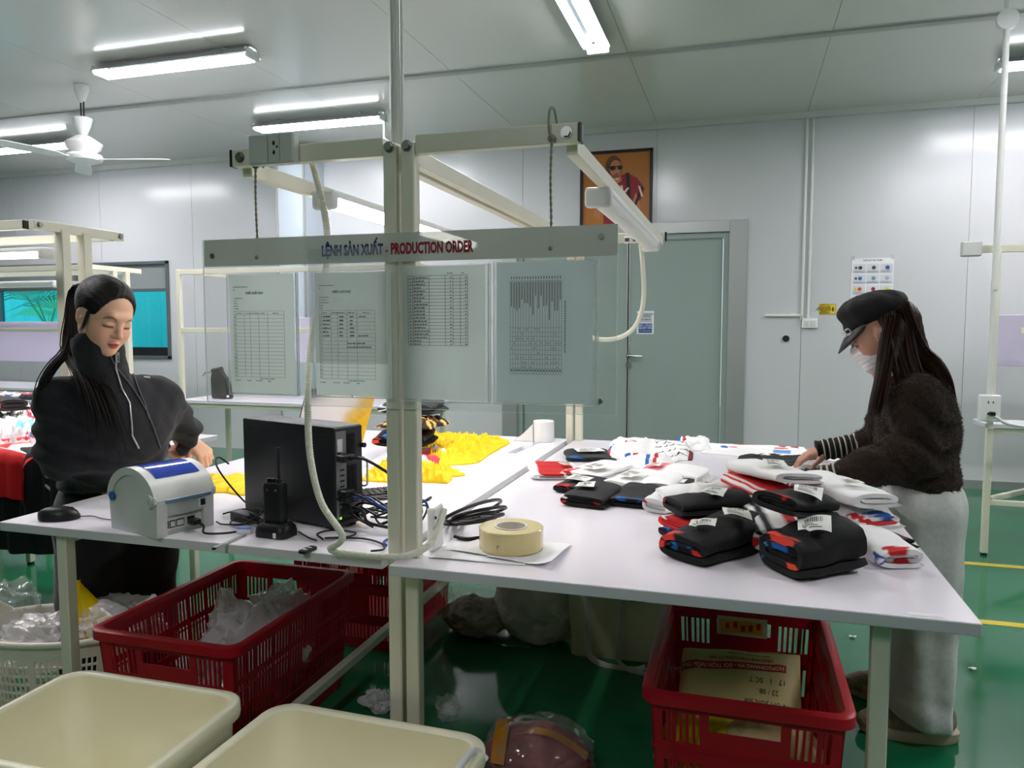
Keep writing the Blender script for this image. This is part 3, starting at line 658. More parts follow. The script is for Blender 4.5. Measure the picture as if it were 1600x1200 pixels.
# ---- laundry basket
def basket():
    M['basket'] = mat('white_basket_plastic', (236, 230, 212), .35)
    c = AZ(92, 962, .33); t = thing('laundry_basket', 'white lattice laundry basket behind the left table leg', 'basket', (c.x, c.y, 0), math.radians(14))
    A, Bb, H = .30, .175, .30; N = 96
    bump = lambda a: .06*max(0, 1-(abs(((a+PI) % (2*PI))-PI)/.42)**2)**.5 if abs(((a+PI) % (2*PI))-PI) < .42 else 0
    hz = lambda a: H+max(bump(a), bump(a+PI))
    xs = [2*PI*k/N for k in range(N+1)]; zs = [0, .02]
    for k in range(8): zs += [.034+k*.03, .034+k*.03+.008]
    zs += [H]; zs = sorted(set(zs)); rowopen = [False]*(len(zs)-1)
    for j in range(len(zs)-1): rowopen[j] = (zs[j+1]-zs[j]) > .012 and zs[j] > .015 and zs[j+1] < .28
    mb = MB()
    xs2 = []
    for k in range(N): xs2 += [2*PI*k/N, 2*PI*(k+.32)/N]
    xs2 += [2*PI]
    mb.perf(xs2, zs, lambda i, j: not (rowopen[j] and i % 2 == 1 and (i//2) % 12 not in (0,)), .004)
    def m(v):
        a, y, z = v; s = .82+.18*z/H; y = y; return ((A*s-y)*math.cos(a), (Bb*s-y)*math.sin(a), z)
    mb.v = [m(v) for v in mb.v]; mb.build('lattice_wall', M['basket'], t)
    mb = MB(); mb.loft([[(A*.82*math.cos(2*PI*k/40), Bb*.82*math.sin(2*PI*k/40), z) for k in range(40)] for z in (0, .006)]); mb.build('base', M['basket'], t)
    mb = MB(); P = [(A*math.cos(a)*1.02, Bb*math.sin(a)*1.03, H) for a in xs]; mb.tube(P, .011, 8, False); mb.build('rim', M['basket'], t, 60)
    for q in (0, PI):
        mb = MB(); pts = []
        for k in range(15):
            a = q-.62+1.24*k/14; hh = .085*min(1, 3.2*min(k, 14-k)/14); pts.append((A*1.03*math.cos(a)+(.015 if q == 0 else -.015)*hh/.085, Bb*1.05*math.sin(a), H+hh))
        mb.tube(spline(pts, 3), .0125, 8, flat=1.3); mb.build('handle', M['basket'], t, 60)
    return t
basket()
# ---- crumpled film bags
def crumple(name, label, cat, c, r, seed, m, sub=5, amp=.3, parent=None, inner=None, flat=True, rz=0, group=None, squash=None):
    """crumpled bag: sphere with many creased facets, flattened where it touches the ground"""
    bm = bmesh.new(); bmesh.ops.create_icosphere(bm, subdivisions=sub, radius=1); rnd = np.random.RandomState(seed)
    V = np.array([v.co[:] for v in bm.verts]); F = np.array([[v.index for v in f.verts] for f in bm.faces]); bm.free()
    D = np.zeros(len(V))
    for o, (n, k) in enumerate(((7, 2.2), (9, 4.5), (12, 9), (14, 16))):
        for _ in range(n):
            d = rnd.normal(size=3); d /= np.linalg.norm(d); ph = rnd.rand()*6.3; D += (1-2*np.abs(np.sin(V@d*k/1.0+ph+.8*np.sin(V@d[::-1]*k*.7))))*[.05, .035, .022, .014][o]*.8
    V = V*(1+amp*D)[:, None]*np.array(r); zmin = -r[2]*.72
    if flat: V[:, 2] = np.where(V[:, 2] < zmin, zmin+(V[:, 2]-zmin)*.08, V[:, 2]); V[:, 2] -= V[:, 2].min()
    if squash: V = squash(V)
    if rz: cc, ss = math.cos(rz), math.sin(rz); V = np.stack([V[:, 0]*cc-V[:, 1]*ss, V[:, 0]*ss+V[:, 1]*cc, V[:, 2]], 1)
    o = np_mesh(name, V, F, m, parent); o.data.polygons.foreach_set('use_smooth', [True]*len(F)); o.data.set_sharp_from_angle(angle=math.radians(38))
    if parent is None: o.location = c; tag(o, label, cat, group)
    else: o.location = c
    return o
M['film_milky'] = film('milky_film', (250, 246, 249), .55, .2)
M['film_clear'] = film('clear_film', (235, 235, 238), .10, .08)
M['film_thin'] = film('thin_clear_film', (235, 238, 240), .16, .1)
M['waste'] = mat('grey_plastic_waste', (240, 232, 237), .35, bump=(20, .6, 4, .02), var=(9, .12))
# clear bag heap in the first crate
t = thing('plastic_bag', 'heap of crumpled clear plastic bags bulging out of the nearer red crate', 'plastic bag', (-1.56, 2.12, .016))
crumple('film', None, None, (.03, -.04, .04), (.19, .26, .21), 3, M['film_milky'], 5, 1.0, t)
crumple('film', None, None, (.06, .08, .17), (.14, .16, .165), 8, M['film_milky'], 5, 1.0, t)
crumple('film', None, None, (-.08, .0, .14), (.10, .14, .16), 12, M['film_milky'], 5, 1.0, t)
crumple('filling', None, None, (.03, 0, .01), (.17, .24, .20), 5, M['waste'], 5, .7, t)
crumple('filling', None, None, (.06, .07, .15), (.11, .13, .14), 15, M['waste'], 4, .7, t)
# bag of clothes behind
M['cloth_pale'] = mat('dusty_white_cloth', (242, 236, 226), .8, bump=(12, .6, 4, .02), var=(5, .25))
M['cloth_dark'] = mat('dark_cloth', (180, 164, 156), .8, bump=(14, .6, 4, .02), var=(6, .3))
t = thing('plastic_bag', 'large clear bag of pale and dark cloth lying behind the table posts', 'plastic bag', (-.93, 3.02, 0))
crumple('cloth_bundle', None, None, (.13, .02, .005), (.22, .17, .24), 21, M['cloth_pale'], 5, .5, t)
crumple('cloth_bundle', None, None, (-.13, -.02, .005), (.17, .13, .10), 22, M['cloth_dark'], 5, .6, t)
crumple('film', None, None, (-.0, 0, 0), (.34, .20, .25), 23, M['film_clear'], 5, .6, t)
# front parcel bag, small film scraps
M['pinkish'] = mat('red_printed_cloth', (168, 92, 92), .7, bump=(14, .5, 4, .02), var=(5, .25))
M['orange'] = mat('orange_tape', (214, 140, 30), .4, bump=(20, .3))
c = AZ(842, 1165, .10); t = thing('plastic_bag', 'low clear bag of red and orange printed material right of the cream bin', 'plastic bag', (c.x, c.y, 0))
crumple('printed_bundle', None, None, (0, 0, .003), (.17, .13, .09), 31, M['pinkish'], 5, .35, t)
mb = MB(); mb.grid(12, 3, lambda u, v: (-.11+.04*v-.03*u, -.12+.22*u, .155-.06*abs(u-.5)**2*4+.002)); mb.build('tape_strip', M['orange'], t, 180)
mb = MB(); mb.grid(14, 3, lambda u, v: (-.12+.27*u, -.03+.035*v-.02*u, .158-.20*abs(u-.5)**2)); mb.build('tape_strip', M['orange'], t, 180)
crumple('film', None, None, (0, 0, 0), (.185, .145, .108), 32, M['film_clear'], 5, .4, t)
c = AZ(700, 1108, .04); crumple('film_scrap', 'small crumpled clear film scrap on the floor right of the table posts', 'plastic', (c.x, c.y, .001), (.055, .05, .06), 41, M['film_clear'], 4, 1.2, group='film scraps')
c = AZ(590, 1100, .03); crumple('film_scrap', 'small crumpled pinkish film scrap on the floor left of the table posts', 'plastic', (c.x, c.y, .001), (.07, .05, .055), 43, M['film_milky'], 4, 1.2, group='film scraps')
for k, (px, py, lab) in enumerate(((1331, 996, 'tiny white paper scrap on the floor beside the right table leg'), (1518, 1046, 'tiny white paper scrap on the open green floor'), (1306, 1047, 'tiny dark scrap on the floor by the red crate'))):
    p = AZ(px, py, 0); mb = MB(); mb.grid(5, 4, lambda u, v: (.028*(u-.5)+.006*v, .016*(v-.5), .0025+.006*abs(math.sin(3*u+2*v+k))))
    o = mb.build('paper_scrap', M['black'] if k == 2 else M['white'], smooth=60); o.location = (p.x, p.y, 0); tag(o, lab, 'scrap')
# film over basket, yellow bag in it
c = AZ(92, 962, .33)
t = thing('plastic_film', 'thin clear film draped over the white laundry basket', 'plastic', (c.x, c.y, 0))
crumple('film', None, None, (-.27, -.02, .09), (.15, .16, .22), 51, M['film_thin'], 5, .9, t)
crumple('film', None, None, (.16, .10, .22), (.20, .12, .10), 52, M['film_milky'], 5, .8, t)
crumple('film', None, None, (-.05, -.04, .16), (.20, .15, .11), 53, M['film_milky'], 5, .8, t)
crumple('film', None, None, (-.16, -.30, .02), (.25, .12, .14), 54, M['film_thin'], 5, .9, t)
c2 = AZ(140, 935, .36); mb = MB(); rnd = random.Random(4)
def ybag(u, v):
    w = (1-v)**.8; a_ = (u-.42)*.30*w; return (c2.x+.055+a_*.957-.04*v, c2.y-.06+a_*.289+.03*math.sin(5*u+v*2)*(1-v)+.012*math.sin(11*u+5*v), .17+.27*v+.008*math.sin(17*u+9*v))
mb.grid(26, 18, ybag); o = mb.build('yellow_bag', M['yellowfilm'], smooth=30)
tag(o, 'shiny yellow plastic bag poking out of the laundry basket', 'plastic bag')
# ---- cream storage box with hanging straps, dark label
c = AZ(960, 1030, .02); t = thing('storage_box', 'tall cream storage box with white hanging straps and a dark label', 'box', (-.44, 3.07, 0), math.radians(4))
mb = MB(); mb.rr([(0, 0, .40, .30, .03, 0), (0, 0, .405, .305, .03, .05), (0, 0, .405, .305, .03, .052), (0, 0, .45, .34, .035, .40)], 5); mb.build('body', mat('dull_cream_plastic', (242, 234, 204), .5), t, 40)
mb = MB(); mb.rr([(0, 0, .46, .35, .04, .40), (0, 0, .465, .355, .04, .425), (0, 0, .44, .33, .035, .43)], 5); mb.build('lid', mat('dull_cream_plastic', (244, 238, 212), .5), t, 40)
M['strap'] = mat('white_strap', (206, 204, 200), .7)
for pts, w in (([(-.125, -.175, .42), (-.13, -.19, .3), (-.127, -.19, .2), (-.125, -.185, .1), (-.12, -.20, .03), (-.05, -.23, .006), (.06, -.24, .006), (.1, -.21, .005)], .012),
               ([(.01, -.178, .42), (.015, -.188, .3), (.01, -.188, .2), (.0, -.19, .1), (-.005, -.20, .02), (.05, -.25, .006), (.16, -.27, .006), (.22, -.24, .005)], .009)):
    mb = MB(); S = spline(pts, 5); mb.tube(S, w, 6, flat=.2, up0=(0, 1, 0)); mb.build('strap', M['strap'], t, 60)
mb = MB(); mb.mi = 0; mb.cbox((.065, -.182, .30), (.062, .004, .12)); mb.mi = 1; mb.cbox((.065, -.1845, .31), (.04, .001, .012)); mb.cbox((.055, -.1845, .275), (.03, .001, .03)); mb.cbox((.068, -.1845, .25), (.024, .001, .01))
mb.X = Matrix.Identity(4); o = mb.build('printed_label', [mat('dark_label', (20, 22, 34), .4), mat('label_print', (120, 124, 134), .5)], t); o.rotation_euler.x = math.radians(-3)
# ---- parcels in the right crate
M['kraft'] = mat('beige_parcel_paper', (214, 194, 140), .55, bump=(16, .5, 4, .01), var=(5, .05)); M['redprint'] = mat('red_print', (176, 30, 34), .5)
M['ink'] = mat('black_ink', (24, 24, 28), .6); M['whiteprint'] = mat('pale_print', (226, 200, 170), .5)
t = thing('parcel', 'beige parcel with a red lettered band and handwriting, tilted in the right crate', 'parcel', (.015, 2.19, .262))
t.rotation_euler = (math.radians(34), math.radians(-6), math.radians(-6))
def par(u, v):
    x = (u-.5)*.34; y = (v-.5)*.30; e = min(u, 1-u, v, 1-v); return (x, y, .045*min(1, e*7)**.5+.004*math.sin(11*u+3*v)+.004*math.sin(9*v-5*u))
mb = MB(); mb.grid(26, 22, par); mb.grid(26, 22, lambda u, v: (par(u, v)[0], par(u, v)[1], -par(u, v)[2])); mb.build('parcel_paper', M['kraft'], t, 180)
def on(mb, x0, x1, y0, y1, n=20, h=.0008):
    mb.grid(n, 4, lambda u, v: (x0+(x1-x0)*u, y0+(y1-y0)*v, par(.5+(x0+(x1-x0)*u)/.34, .5+(y0+(y1-y0)*v)/.30)[2]+h))
mb = MB(); mb.mi = 0; on(mb, -.165, .135, .062, .087)
R180 = rotm(0, 0, PI)
def wr(s, x, y, size, mi, sx=1, bold=0):
    m2 = MB(); text_mb(m2, s, size, T(x, y, 0) @ R180, mi, sx, bold=bold)
    mb.add([(v[0], v[1], par(min(1, max(0, .5+v[0]/.34)), min(1, max(0, .5+v[1]/.30)))[2]+.0012+v[2]) for v in m2.v], m2.f, mi)
wr('HOPGOIHANG.VN - GÓI TRỌN NIỀM TIN CỦA BẠN', .13, .080, .0185, 1, .82, .0003)
wr('HÀNG NHẸ TẦM PHÒNG TỪ 100K', .10, .103, .013, 0, .9, .0002); wr('MIỄN PHÍ VẬN CHUYỂN', .09, .122, .012, 0, .9, .0002)
wr('17 · 1 · SC T', .135, .038, .024, 2, .8); wr('23 / 08 .', .115, .004, .022, 2, .8); wr('WĐUM 2ON 508', .15, -.030, .021, 2, .8)
mb.build('lettering', [M['redprint'], M['whiteprint'], M['ink']], t)
crumple('yellow_bag', 'yellow plastic bag under the parcels at the bottom of the right crate', 'plastic bag', (-.02, 2.02, .03), (.19, .15, .17), 61, mat('yellow_bag_film', (236, 196, 14), .3, bump=(20, .5, 3, .02)), 5, .5)
o = crumple('parcel', 'second beige parcel with red print standing at the front wall of the right crate', 'parcel', (.1, 1.955, .07), (.14, .06, .17), 63, M['kraft'], 5, .25)
# ================================================================ COMPUTER TABLE ITEMS
TZ = .7705
M['pcblack'] = mat('matte_black_metal', (20, 22, 26), .45, bump=(150, .05)); M['pcgrey'] = mat('grey_port_panel', (128, 132, 134), .4, .6)
M['dark'] = mat('dark_void', (6, 6, 7), .8); M['cable'] = mat('black_cable', (18, 18, 20), .38); M['blue'] = mat('blue_plastic', (30, 90, 170), .35)
# ---- printer
def printer():
    t = thing('label_printer', 'light grey desktop label printer with a blue window in its curved lid', 'printer', (-1.520, 1.692, TZ), math.radians(-15.5))
    M['pgrey'] = mat('printer_grey', (206, 209, 208), .4, bump=(140, .05)); M['pgrey2'] = mat('printer_grey_dark', (184, 188, 186), .45)
    M['bluewin'] = mat('blue_window', (30, 62, 168), .10, spec=.9)
    def arc(x0, z0, rx, rz, a0, a1, n): return [(x0+rx*math.cos(a0+(a1-a0)*k/n), z0+rz*math.sin(a0+(a1-a0)*k/n)) for k in range(n+1)]
    W = .085
    body = [(-.112, .008), (-.104, .0), (.098, .0), (.105, .006), (.105, .085)]+[(.02, .11), (-.117, .092)]
    body = [(-.108, 0), (.103, 0), (.106, .088), (.085, .098), (-.06, .135), (-.116, .10)]
    def prism(mb, prof, y0, y1): mb.loft([[(x, y, z) for x, z in prof] for y in (y0, y1)])
    side_prof = [(-.108, 0), (.103, 0), (.106, .094)]+arc(-.005, .085, .105, .082, .12, PI-.1, 14)+[(-.114, .085)]; mb = MB(); prism(mb, side_prof, -W, -W+.03); mb.build('side_panel', M['pgrey'], t)
    mb = MB(); prism(mb, side_prof, W-.03, W); mb.build('side_panel', M['pgrey'], t)
    mb = MB(); prism(mb, [(-.106, 0), (.092, 0), (.092, .05), (.101, .052), (.102, .098), (.06, .12), (-.06, .13), (-.112, .10)], -W+.0301, W-.0301); mb.build('base', M['pgrey2'], t)
    # lid: swept arch
    lid = arc(-.005, .085, .111, .093, .12, PI-.05, 20); lid_in = [(x*.93, .085+(z-.085)*.9) for x, z in reversed(lid)]
    mb = MB(); prism(mb, lid+lid_in, -W-.003, W+.003)
    mb.build('lid', M['pgrey'], t, 25)
    for s in (-1, 1):
        mb = MB(); pr = arc(-.005, .085, .111, .093, .2, PI-.1, 20); q = [(x*.80+.001, .085+(z-.085)*.78) for x, z in reversed(pr)]
        prism(mb, pr+q, s*(W+.003)-.002, s*(W+.003)+.002+.0); mb.build('lid_cheek', M['pgrey'], t, 25)
    mb = MB(); a = [0.80+1.05*k/14 for k in range(15)]
    mb.loft([[(-.005+.1125*math.cos(q), y, .085+.0945*math.sin(q)) for q in a] for y in (-.064, .066)], False, False, False)
    mb.build('window', M['bluewin'], t, 60)
    mb = MB(); mb.box(.1005, .1075, -.06, .078, .088, .098, .001); mb.build('slot_strip', mat('translucent_blue', (104, 132, 160), .25), t)
    for s in (-1, 1):
        mb = MB(); mb.cyl((.085, s*(W-.002), .098), (.085, s*(W+.011), .098), .0165, n=20); mb.box(.085, .108, s*(W-.002) if s > 0 else -W-.008, s*(W+.008) if s > 0 else -W+.002, .09, .11, .003); h = mb.build('hinge', M['pgrey'], t, 40)
        mb = MB(); mb.cbox((.085, s*(W+.0115), .098), (.003, .001, .012)); mb.build('hinge_slot', M['pgrey2'], h)
    mb = MB(); mb.cyl((-.092, -W-.003, .092), (-.092, -W-.006, .092), .013, n=20); mb.build('release_button', M['blue'], t, 40)
    mb = MB(); mb.box(.1015, .1035, .04, .064, .06, .085); mb.build('switch_frame', M['white'], t); mb = MB(); mb.box(.1035, .106, .0445, .0595, .0635, .0815, .001); mb.build('power_switch', M['black'], t)
    mb = MB(); mb.mi = 0; mb.box(.0925, .094, -.053, .053, .012, .045); mb.mi = 1
    for y, w in ((-.049, .006), (-.035, .016), (-.012, .024), (.02, .022)): mb.box(.0945, .0955, y-w/2, y+w/2, .018, .038)
    mb.mi = 0
    for y, w in ((-.035, .012), (-.012, .02)): mb.box(.0957, .096, y-w/2, y+w/2, .021, .035)
    mb.build('port_panel', [M['offwhite'], M['black']], t)
    mb = MB(); mb.box(.094, .125, .008, .032, .017, .033, .003); mb.tube(spline([(.12, .02, .025), (.15, .02, .018), (.18, -.0, .008), (.22, .03, .006), (.24, .08, .005)], 6), .003, 7); mb.build('power_plug', M['black'], t, 50)
printer()
# ---- computer tower
def tower():
    ang = math.radians(-17.7); c = Vector(((-1.413-1.031)/2, (1.898+1.776)/2, 0)); n = Vector((math.sin(-ang), math.cos(ang), 0))*.055
    t = thing('computer_tower', 'black slim computer tower with a cable-filled grey back panel', 'computer', (c.x+n.x, c.y+n.y, TZ), ang)
    L, W, H = .392, .105, .283
    mb = MB(); mb.box(-L/2, L/2-.006, -W/2, W/2, .008, H, .004, 2); mb.build('case', M['pcblack'], t, 30)
    mb = MB()
    for x in (-.16, .16):
        for y in (-.035, .035): mb.cbox((x, y, .004), (.03, .015, .008))
    mb.build('foot', M['black'], t)
    mb = MB(); mb.box(-L/2+.02, -L/2+.05, -W/2-.0005, -W/2, H-.03, H-.028); mb.box(L/2-.06, L/2-.03, -W/2-.0005, -W/2, H-.03, H-.028); mb.build('side_notch', M['dark'], t)
    mb = MB(); mb.box(L/2-.006, L/2, -W/2+.003, W/2-.003, .012, H-.003, .001); mb.build('back_frame', mat('dark_grey_metal', (58, 60, 64), .4, .5), t)
    X = Matrix.Translation((L/2+.0005, 0, 0)) @ Matrix.Rotation(PI/2, 4, 'Z')
    mb = MB(); mb.X = X; mb.box(-.048, -.012, -.0015, 0, .09, H-.012); mb.box(-.048, .042, -.0015, 0, .03, .085); mb.build('port_panel', M['pcgrey'], t)
    mb = MB(); mb.X = X
    for z0, z1, x0, x1 in ((.19, .262, -.008, .022), (.10, .175, -.006, .026), (.022, .06, -.04, .03), (.068, .083, -.04, .03)):
        nx = max(2, round((x1-x0)/.0065)); nz = max(2, round((z1-z0)/.0068))
        for i in range(nx):
            for j in range(nz):
                x = x0+(i+.5)*(x1-x0)/nx; z = z0+(j+.5)*(z1-z0)/nz; mb.box(x-.0023, x+.0023, -.0026, -.0016, z-.0023, z+.0023)
    o = mb.build('vent_holes', M['dark'], t)
    mb = MB(); mb.X = X
    for z in (.165, .15, .135, .12): mb.box(-.035, -.02, -.0024, -.0015, z-.002, z+.002)
    for z, w in ((.21, .012), (.225, .012)): mb.box(-.044, -.044+w, -.0024, -.0015, z-.0, z+.012)
    mb.build('port', M['dark'], t)
    mb = MB(); mb.X = X; mb.box(-.044, -.026, -.003, -.0015, .215, .25); mb.build('sticker', M['offwhite'], t)
    mb = MB(); mb.X = X; mb.tube(spline([(.046, 0, .19), (.046, -.02, .185), (.046, -.022, .15), (.046, -.02, .115), (.046, 0, .11)], 6), .0028, 6); mb.build('lock_loop', M['chrome'], t, 60)
    mb = MB(); mb.X = X; mb.cyl((.046, 0, .225), (.046, -.014, .225), .007, n=12); mb.build('thumb_screw', M['black'], t)
    mb = MB(); mb.X = X; mb.cbox((-.036, -.002, .034), (.006, .002, .006)); mb.build('status_light', mat('green_led', (120, 230, 60), .4, emit=(120, 240, 60), estr=1.5), t)
    for x, z, w, h in ((-.03, .20, .04, .02), (-.03, .105, .034, .018), (-.03, .088, .03, .014), (-.02, .064, .022, .018)):
        mb = MB(); mb.X = X; mb.box(x-w/2, x+w/2, -.035, -.0015, z-h/2, z+h/2, .003); mb.build('connector', M['black'], t)
    return Matrix.Translation(t.location) @ Matrix.Rotation(ang, 4, 'Z') @ X
PX = tower()
def pxp(x, y, z): p = PX @ Vector((x, y, z)); return tuple(p)
def cable(name, pts, r, m, label, group=None, n=8):
    mb = MB(); mb.tube(spline(pts, n), r, 7); return tag(mb.build(name, m, smooth=80), label, 'cable', group)
G = 'black cables on the computer table'
cable('cable', [pxp(-.03, -.03, .20), pxp(-.02, -.07, .202), (-.93, 1.83, .945), (-.88, 1.86, .90), (-.845, 1.89, .85), (-.86, 1.95, .79), (-.95, 2.0, .776)], .0042, M['cable'], 'black cable arching from the upper back of the computer tower towards the posts', G)
cable('cable', [pxp(-.03, -.03, .105), pxp(-.02, -.06, .10), (-.955, 1.83, .845), (-.90, 1.84, .815), (-.87, 1.87, .79), (-.90, 1.95, .776)], .0034, M['cable'], 'black cable dropping from the middle of the computer back panel', G)
cable('network_cable', [pxp(-.02, -.02, .088), pxp(.0, -.07, .092), (-.92, 1.80, .85), (-.875, 1.79, .83), (-.845, 1.77, .79), (-.86, 1.72, .775), (-.84, 1.69, .775)], .0036, mat('blue_cable', (34, 80, 160), .4), 'blue network cable curving from the computer tower to the table')
cable('network_cable', [(-.80, 1.75, .86), (-.785, 1.80, .868), (-.77, 1.80, .84), (-.76, 1.79, .80)], .0034, bpy.data.materials['blue_cable'], 'short bit of blue cable behind the posts')
cable('cable', [pxp(-.02, -.03, .064), pxp(-.02, -.07, .06), (-.95, 1.80, .80), (-.90, 1.80, .79), (-.86, 1.84, .776), (-.9, 1.9, .776), (-.99, 2.02, .776)], .0046, M['cable'], 'thick black power cable from the lowest connector of the tower', G)
rnd = random.Random(3)
for k in range(7):
    cx, cy = -.93+rnd.uniform(-.03, .04), 1.88+rnd.uniform(-.04, .05); pts = []
    ph = rnd.uniform(0, 6); rx, ry = rnd.uniform(.05, .10), rnd.uniform(.04, .09)
    for i in range(9): a = ph+i*.8; pts.append((min(cx+rx*math.cos(a), -.815), cy+ry*math.sin(a), TZ+.006+.012*k*.5+.035*abs(math.sin(a*1.3+k))))
    cable('cable', pts, .0032, M['cable'], ['lowest thin black loop in the tangle behind the computer tower', 'thin black loop second lowest in the tangle behind the tower', 'thin black loop crossing the middle of the cable tangle behind the tower', 'thin black loop bulging towards the posts from the cable tangle', 'thin black loop leaning back in the cable tangle', 'thin black loop near the top of the cable tangle', 'topmost thin black loop of the cable tangle behind the tower'][k], G, 6)
# coil right of the posts
for k, (rx, ry, h, o) in enumerate(((.085, .05, .05, 0), (.095, .06, .065, .01), (.075, .055, .035, .015), (.09, .05, .03, -.01), (.06, .12, .085, .0))):
    pts = []
    for i in range(13):
        a = i*2*PI/12*1.02+k*.5; pts.append((-.690+o+rx*math.cos(a)*.75, 1.93+o+ry*math.sin(a)*1.6, TZ+.006+h*(.5+.5*math.cos(a+.8))))
    cable('cable', pts, .0048, M['cable'], ['lowest loop of the black cable coil right of the posts', 'widest loop of the black cable coil right of the posts', 'innermost loop of the black cable coil right of the posts', 'left loop of the black cable coil right of the posts', 'tallest loop of the black cable coil, reaching far back'][k], 'loops of the cable coil', 6)
cable('cable', [(-.70, 1.80, .78), (-.66, 1.80, .776), (-.62, 1.86, .776), (-.63, 1.93, .776), (-.70, 1.96, .80)], .0048, M['cable'], 'tail of the black cable coil lying nearest the front edge', 'loops of the cable coil')
# ---- socket box on the post with the big white hose
t = thing('socket_box', 'white socket box on the right side of the posts, hose end plugged in', 'socket', (-.716, 1.712, .826))
MB().cbox((0, 0, 0), (.020, .062, .108), .004).build('box', M['white'], t)
mb = MB(); mb.cyl((.011, -.025, -.0), (.0125, -.025, -.0), .008, n=16); mb.cyl((.011, -.025, .03), (.0125, -.025, .03), .004, n=12); mb.build('socket_holes', M['dark'], t)
M['hose'] = mat('corrugated_hose', (222, 224, 206), .45, bump=None)
def hose(pts, r, label, rings=True, n=10):
    S = spline(pts, n); mb = MB()
    # resample evenly and add corrugation
    L = [0]
    for a, b in zip(S[:-1], S[1:]): L.append(L[-1]+(b-a).length)
    step = .0016 if rings else .01; N = int(L[-1]/step); P = []; j = 0
    for i in range(N+1):
        d = L[-1]*i/N
        while j < len(L)-2 and L[j+1] < d: j += 1
        P.append(S[j].lerp(S[j+1], (d-L[j])/max(1e-9, L[j+1]-L[j])))
    mb.tube(P, [r*(1+(.07 if (i//2) % 2 else -.03)) if rings else r for i in range(len(P))], 10)
    return tag(mb.build('flexible_hose', M['hose'], smooth=60), label, 'hose', 'cream hoses')
def AYp(x, y, Y): p = AY(x, y, Y); return (p.x, p.y, p.z)
hose([AYp(486, 246, 1.68), AYp(500, 300, 1.685), AYp(511, 362, 1.69), AYp(508, 430, 1.69), AYp(492, 500, 1.67), AYp(483, 570, 1.65), AYp(481, 640, 1.63), AYp(485, 715, 1.61), AYp(502, 785, 1.585), AYp(535, 838, 1.565), (-.93, 1.575, .790), (-.86, 1.580, .782), (-.79, 1.585, .781), (-.74, 1.60, .784), (-.705, 1.64, .80), (-.700, 1.70, .835), (-.702, 1.735, .865)], .0082, 'long ribbed cream hose looping from the upper outlet box down over the table front')
# ---- mouse
t = thing('computer_mouse', 'black computer mouse on the left corner of the table', 'mouse', (-1.862, 1.668, TZ), math.radians(-62))
def mouse_v(u, v):
    a = u*2*PI; e = (1-(2*v-1)**2)
    return None
mb = MB(); R = []
for i in range(13):
    v = i/12; y = -.055+.11*v; w = .030*(max(.03, 1-abs(2*v-1)**2.6))**.5*(1-.08*math.cos(2*PI*v)); h = .036*(max(.02, 1-abs(1.75*v-.8)**2.4))**.6
    R.append([(w*math.copysign(abs(math.cos(a))**.8, math.cos(a)), y, .003+max(0, math.sin(a))**.8*h) for a in [2*PI*k/20 for k in range(20)]])
mb.loft(R); mb.build('shell', M['black'], t, 60)
mb = MB(); mb.cyl((-.003, .033, .0285), (.003, .033, .0285), .007, n=14); mb.build('scroll_wheel', mat('grey_rubber', (58, 58, 60), .7), t)
mb = MB(); mb.X = T(0, 0, 0); mb.tube([(0, .02, .0375), (0, .035, .034), (0, .05, .022)], .0007, 4); mb.build('button_gap', M['dark'], t)
cable('mouse_cable', [(-1.815, 1.698, .776), (-1.79, 1.715, .774), (-1.74, 1.70, .774), (-1.70, 1.70, .774), (-1.66, 1.73, .774)], .0016, M['cable'], 'thin mouse cable running from the mouse to the printer')
# ---- walkie-talkie in charger
t = thing('two_way_radio', 'black two-way radio with a stub antenna standing in its charging base', 'radio', (-1.168, 1.705, TZ), math.radians(-4))
mb = MB(); mb.rr([(0, 0, .098, .07, .018, 0), (0, 0, .10, .072, .02, .012), (0, 0, .094, .068, .02, .026), (0, 0, .075, .05, .015, .036)], 5); mb.build('charging_base', M['black'], t, 40)
mb = MB(); mb.cbox((.022, -.0365, .010), (.009, .002, .013)); mb.build('base_label', M['white'], t)
mb = MB(); mb.rr([(0, 0, .052, .03, .006, .03), (0, 0, .058, .034, .007, .05), (0, 0, .058, .034, .007, .135), (0, 0, .052, .03, .006, .142)], 3); mb.build('body', mat('radio_black', (16, 17, 19), .5), t, 40)
mb = MB(); mb.box(-.036, -.029, -.008, .008, .075, .13, .002); mb.build('talk_button', M['black'], t)
mb = MB(); mb.cyl((.012, 0, .14), (.012, 0, .152), .0075, n=14); mb.cyl((.012, 0, .152), (.012, 0, .235), .0042, .0032, n=10); mb.build('antenna', M['black'], t, 40)
for x in (-.02, -.006): mb = MB(); mb.cyl((x, .0, .14), (x, 0, .152), .006, n=12); mb.build('knob', M['black'], t, 40)
for x in (-.012, .014): mb = MB(); mb.cyl((x, -.017, .125), (x, -.0185, .125), .003, n=10); mb.build('screw', M['bolt'], t)
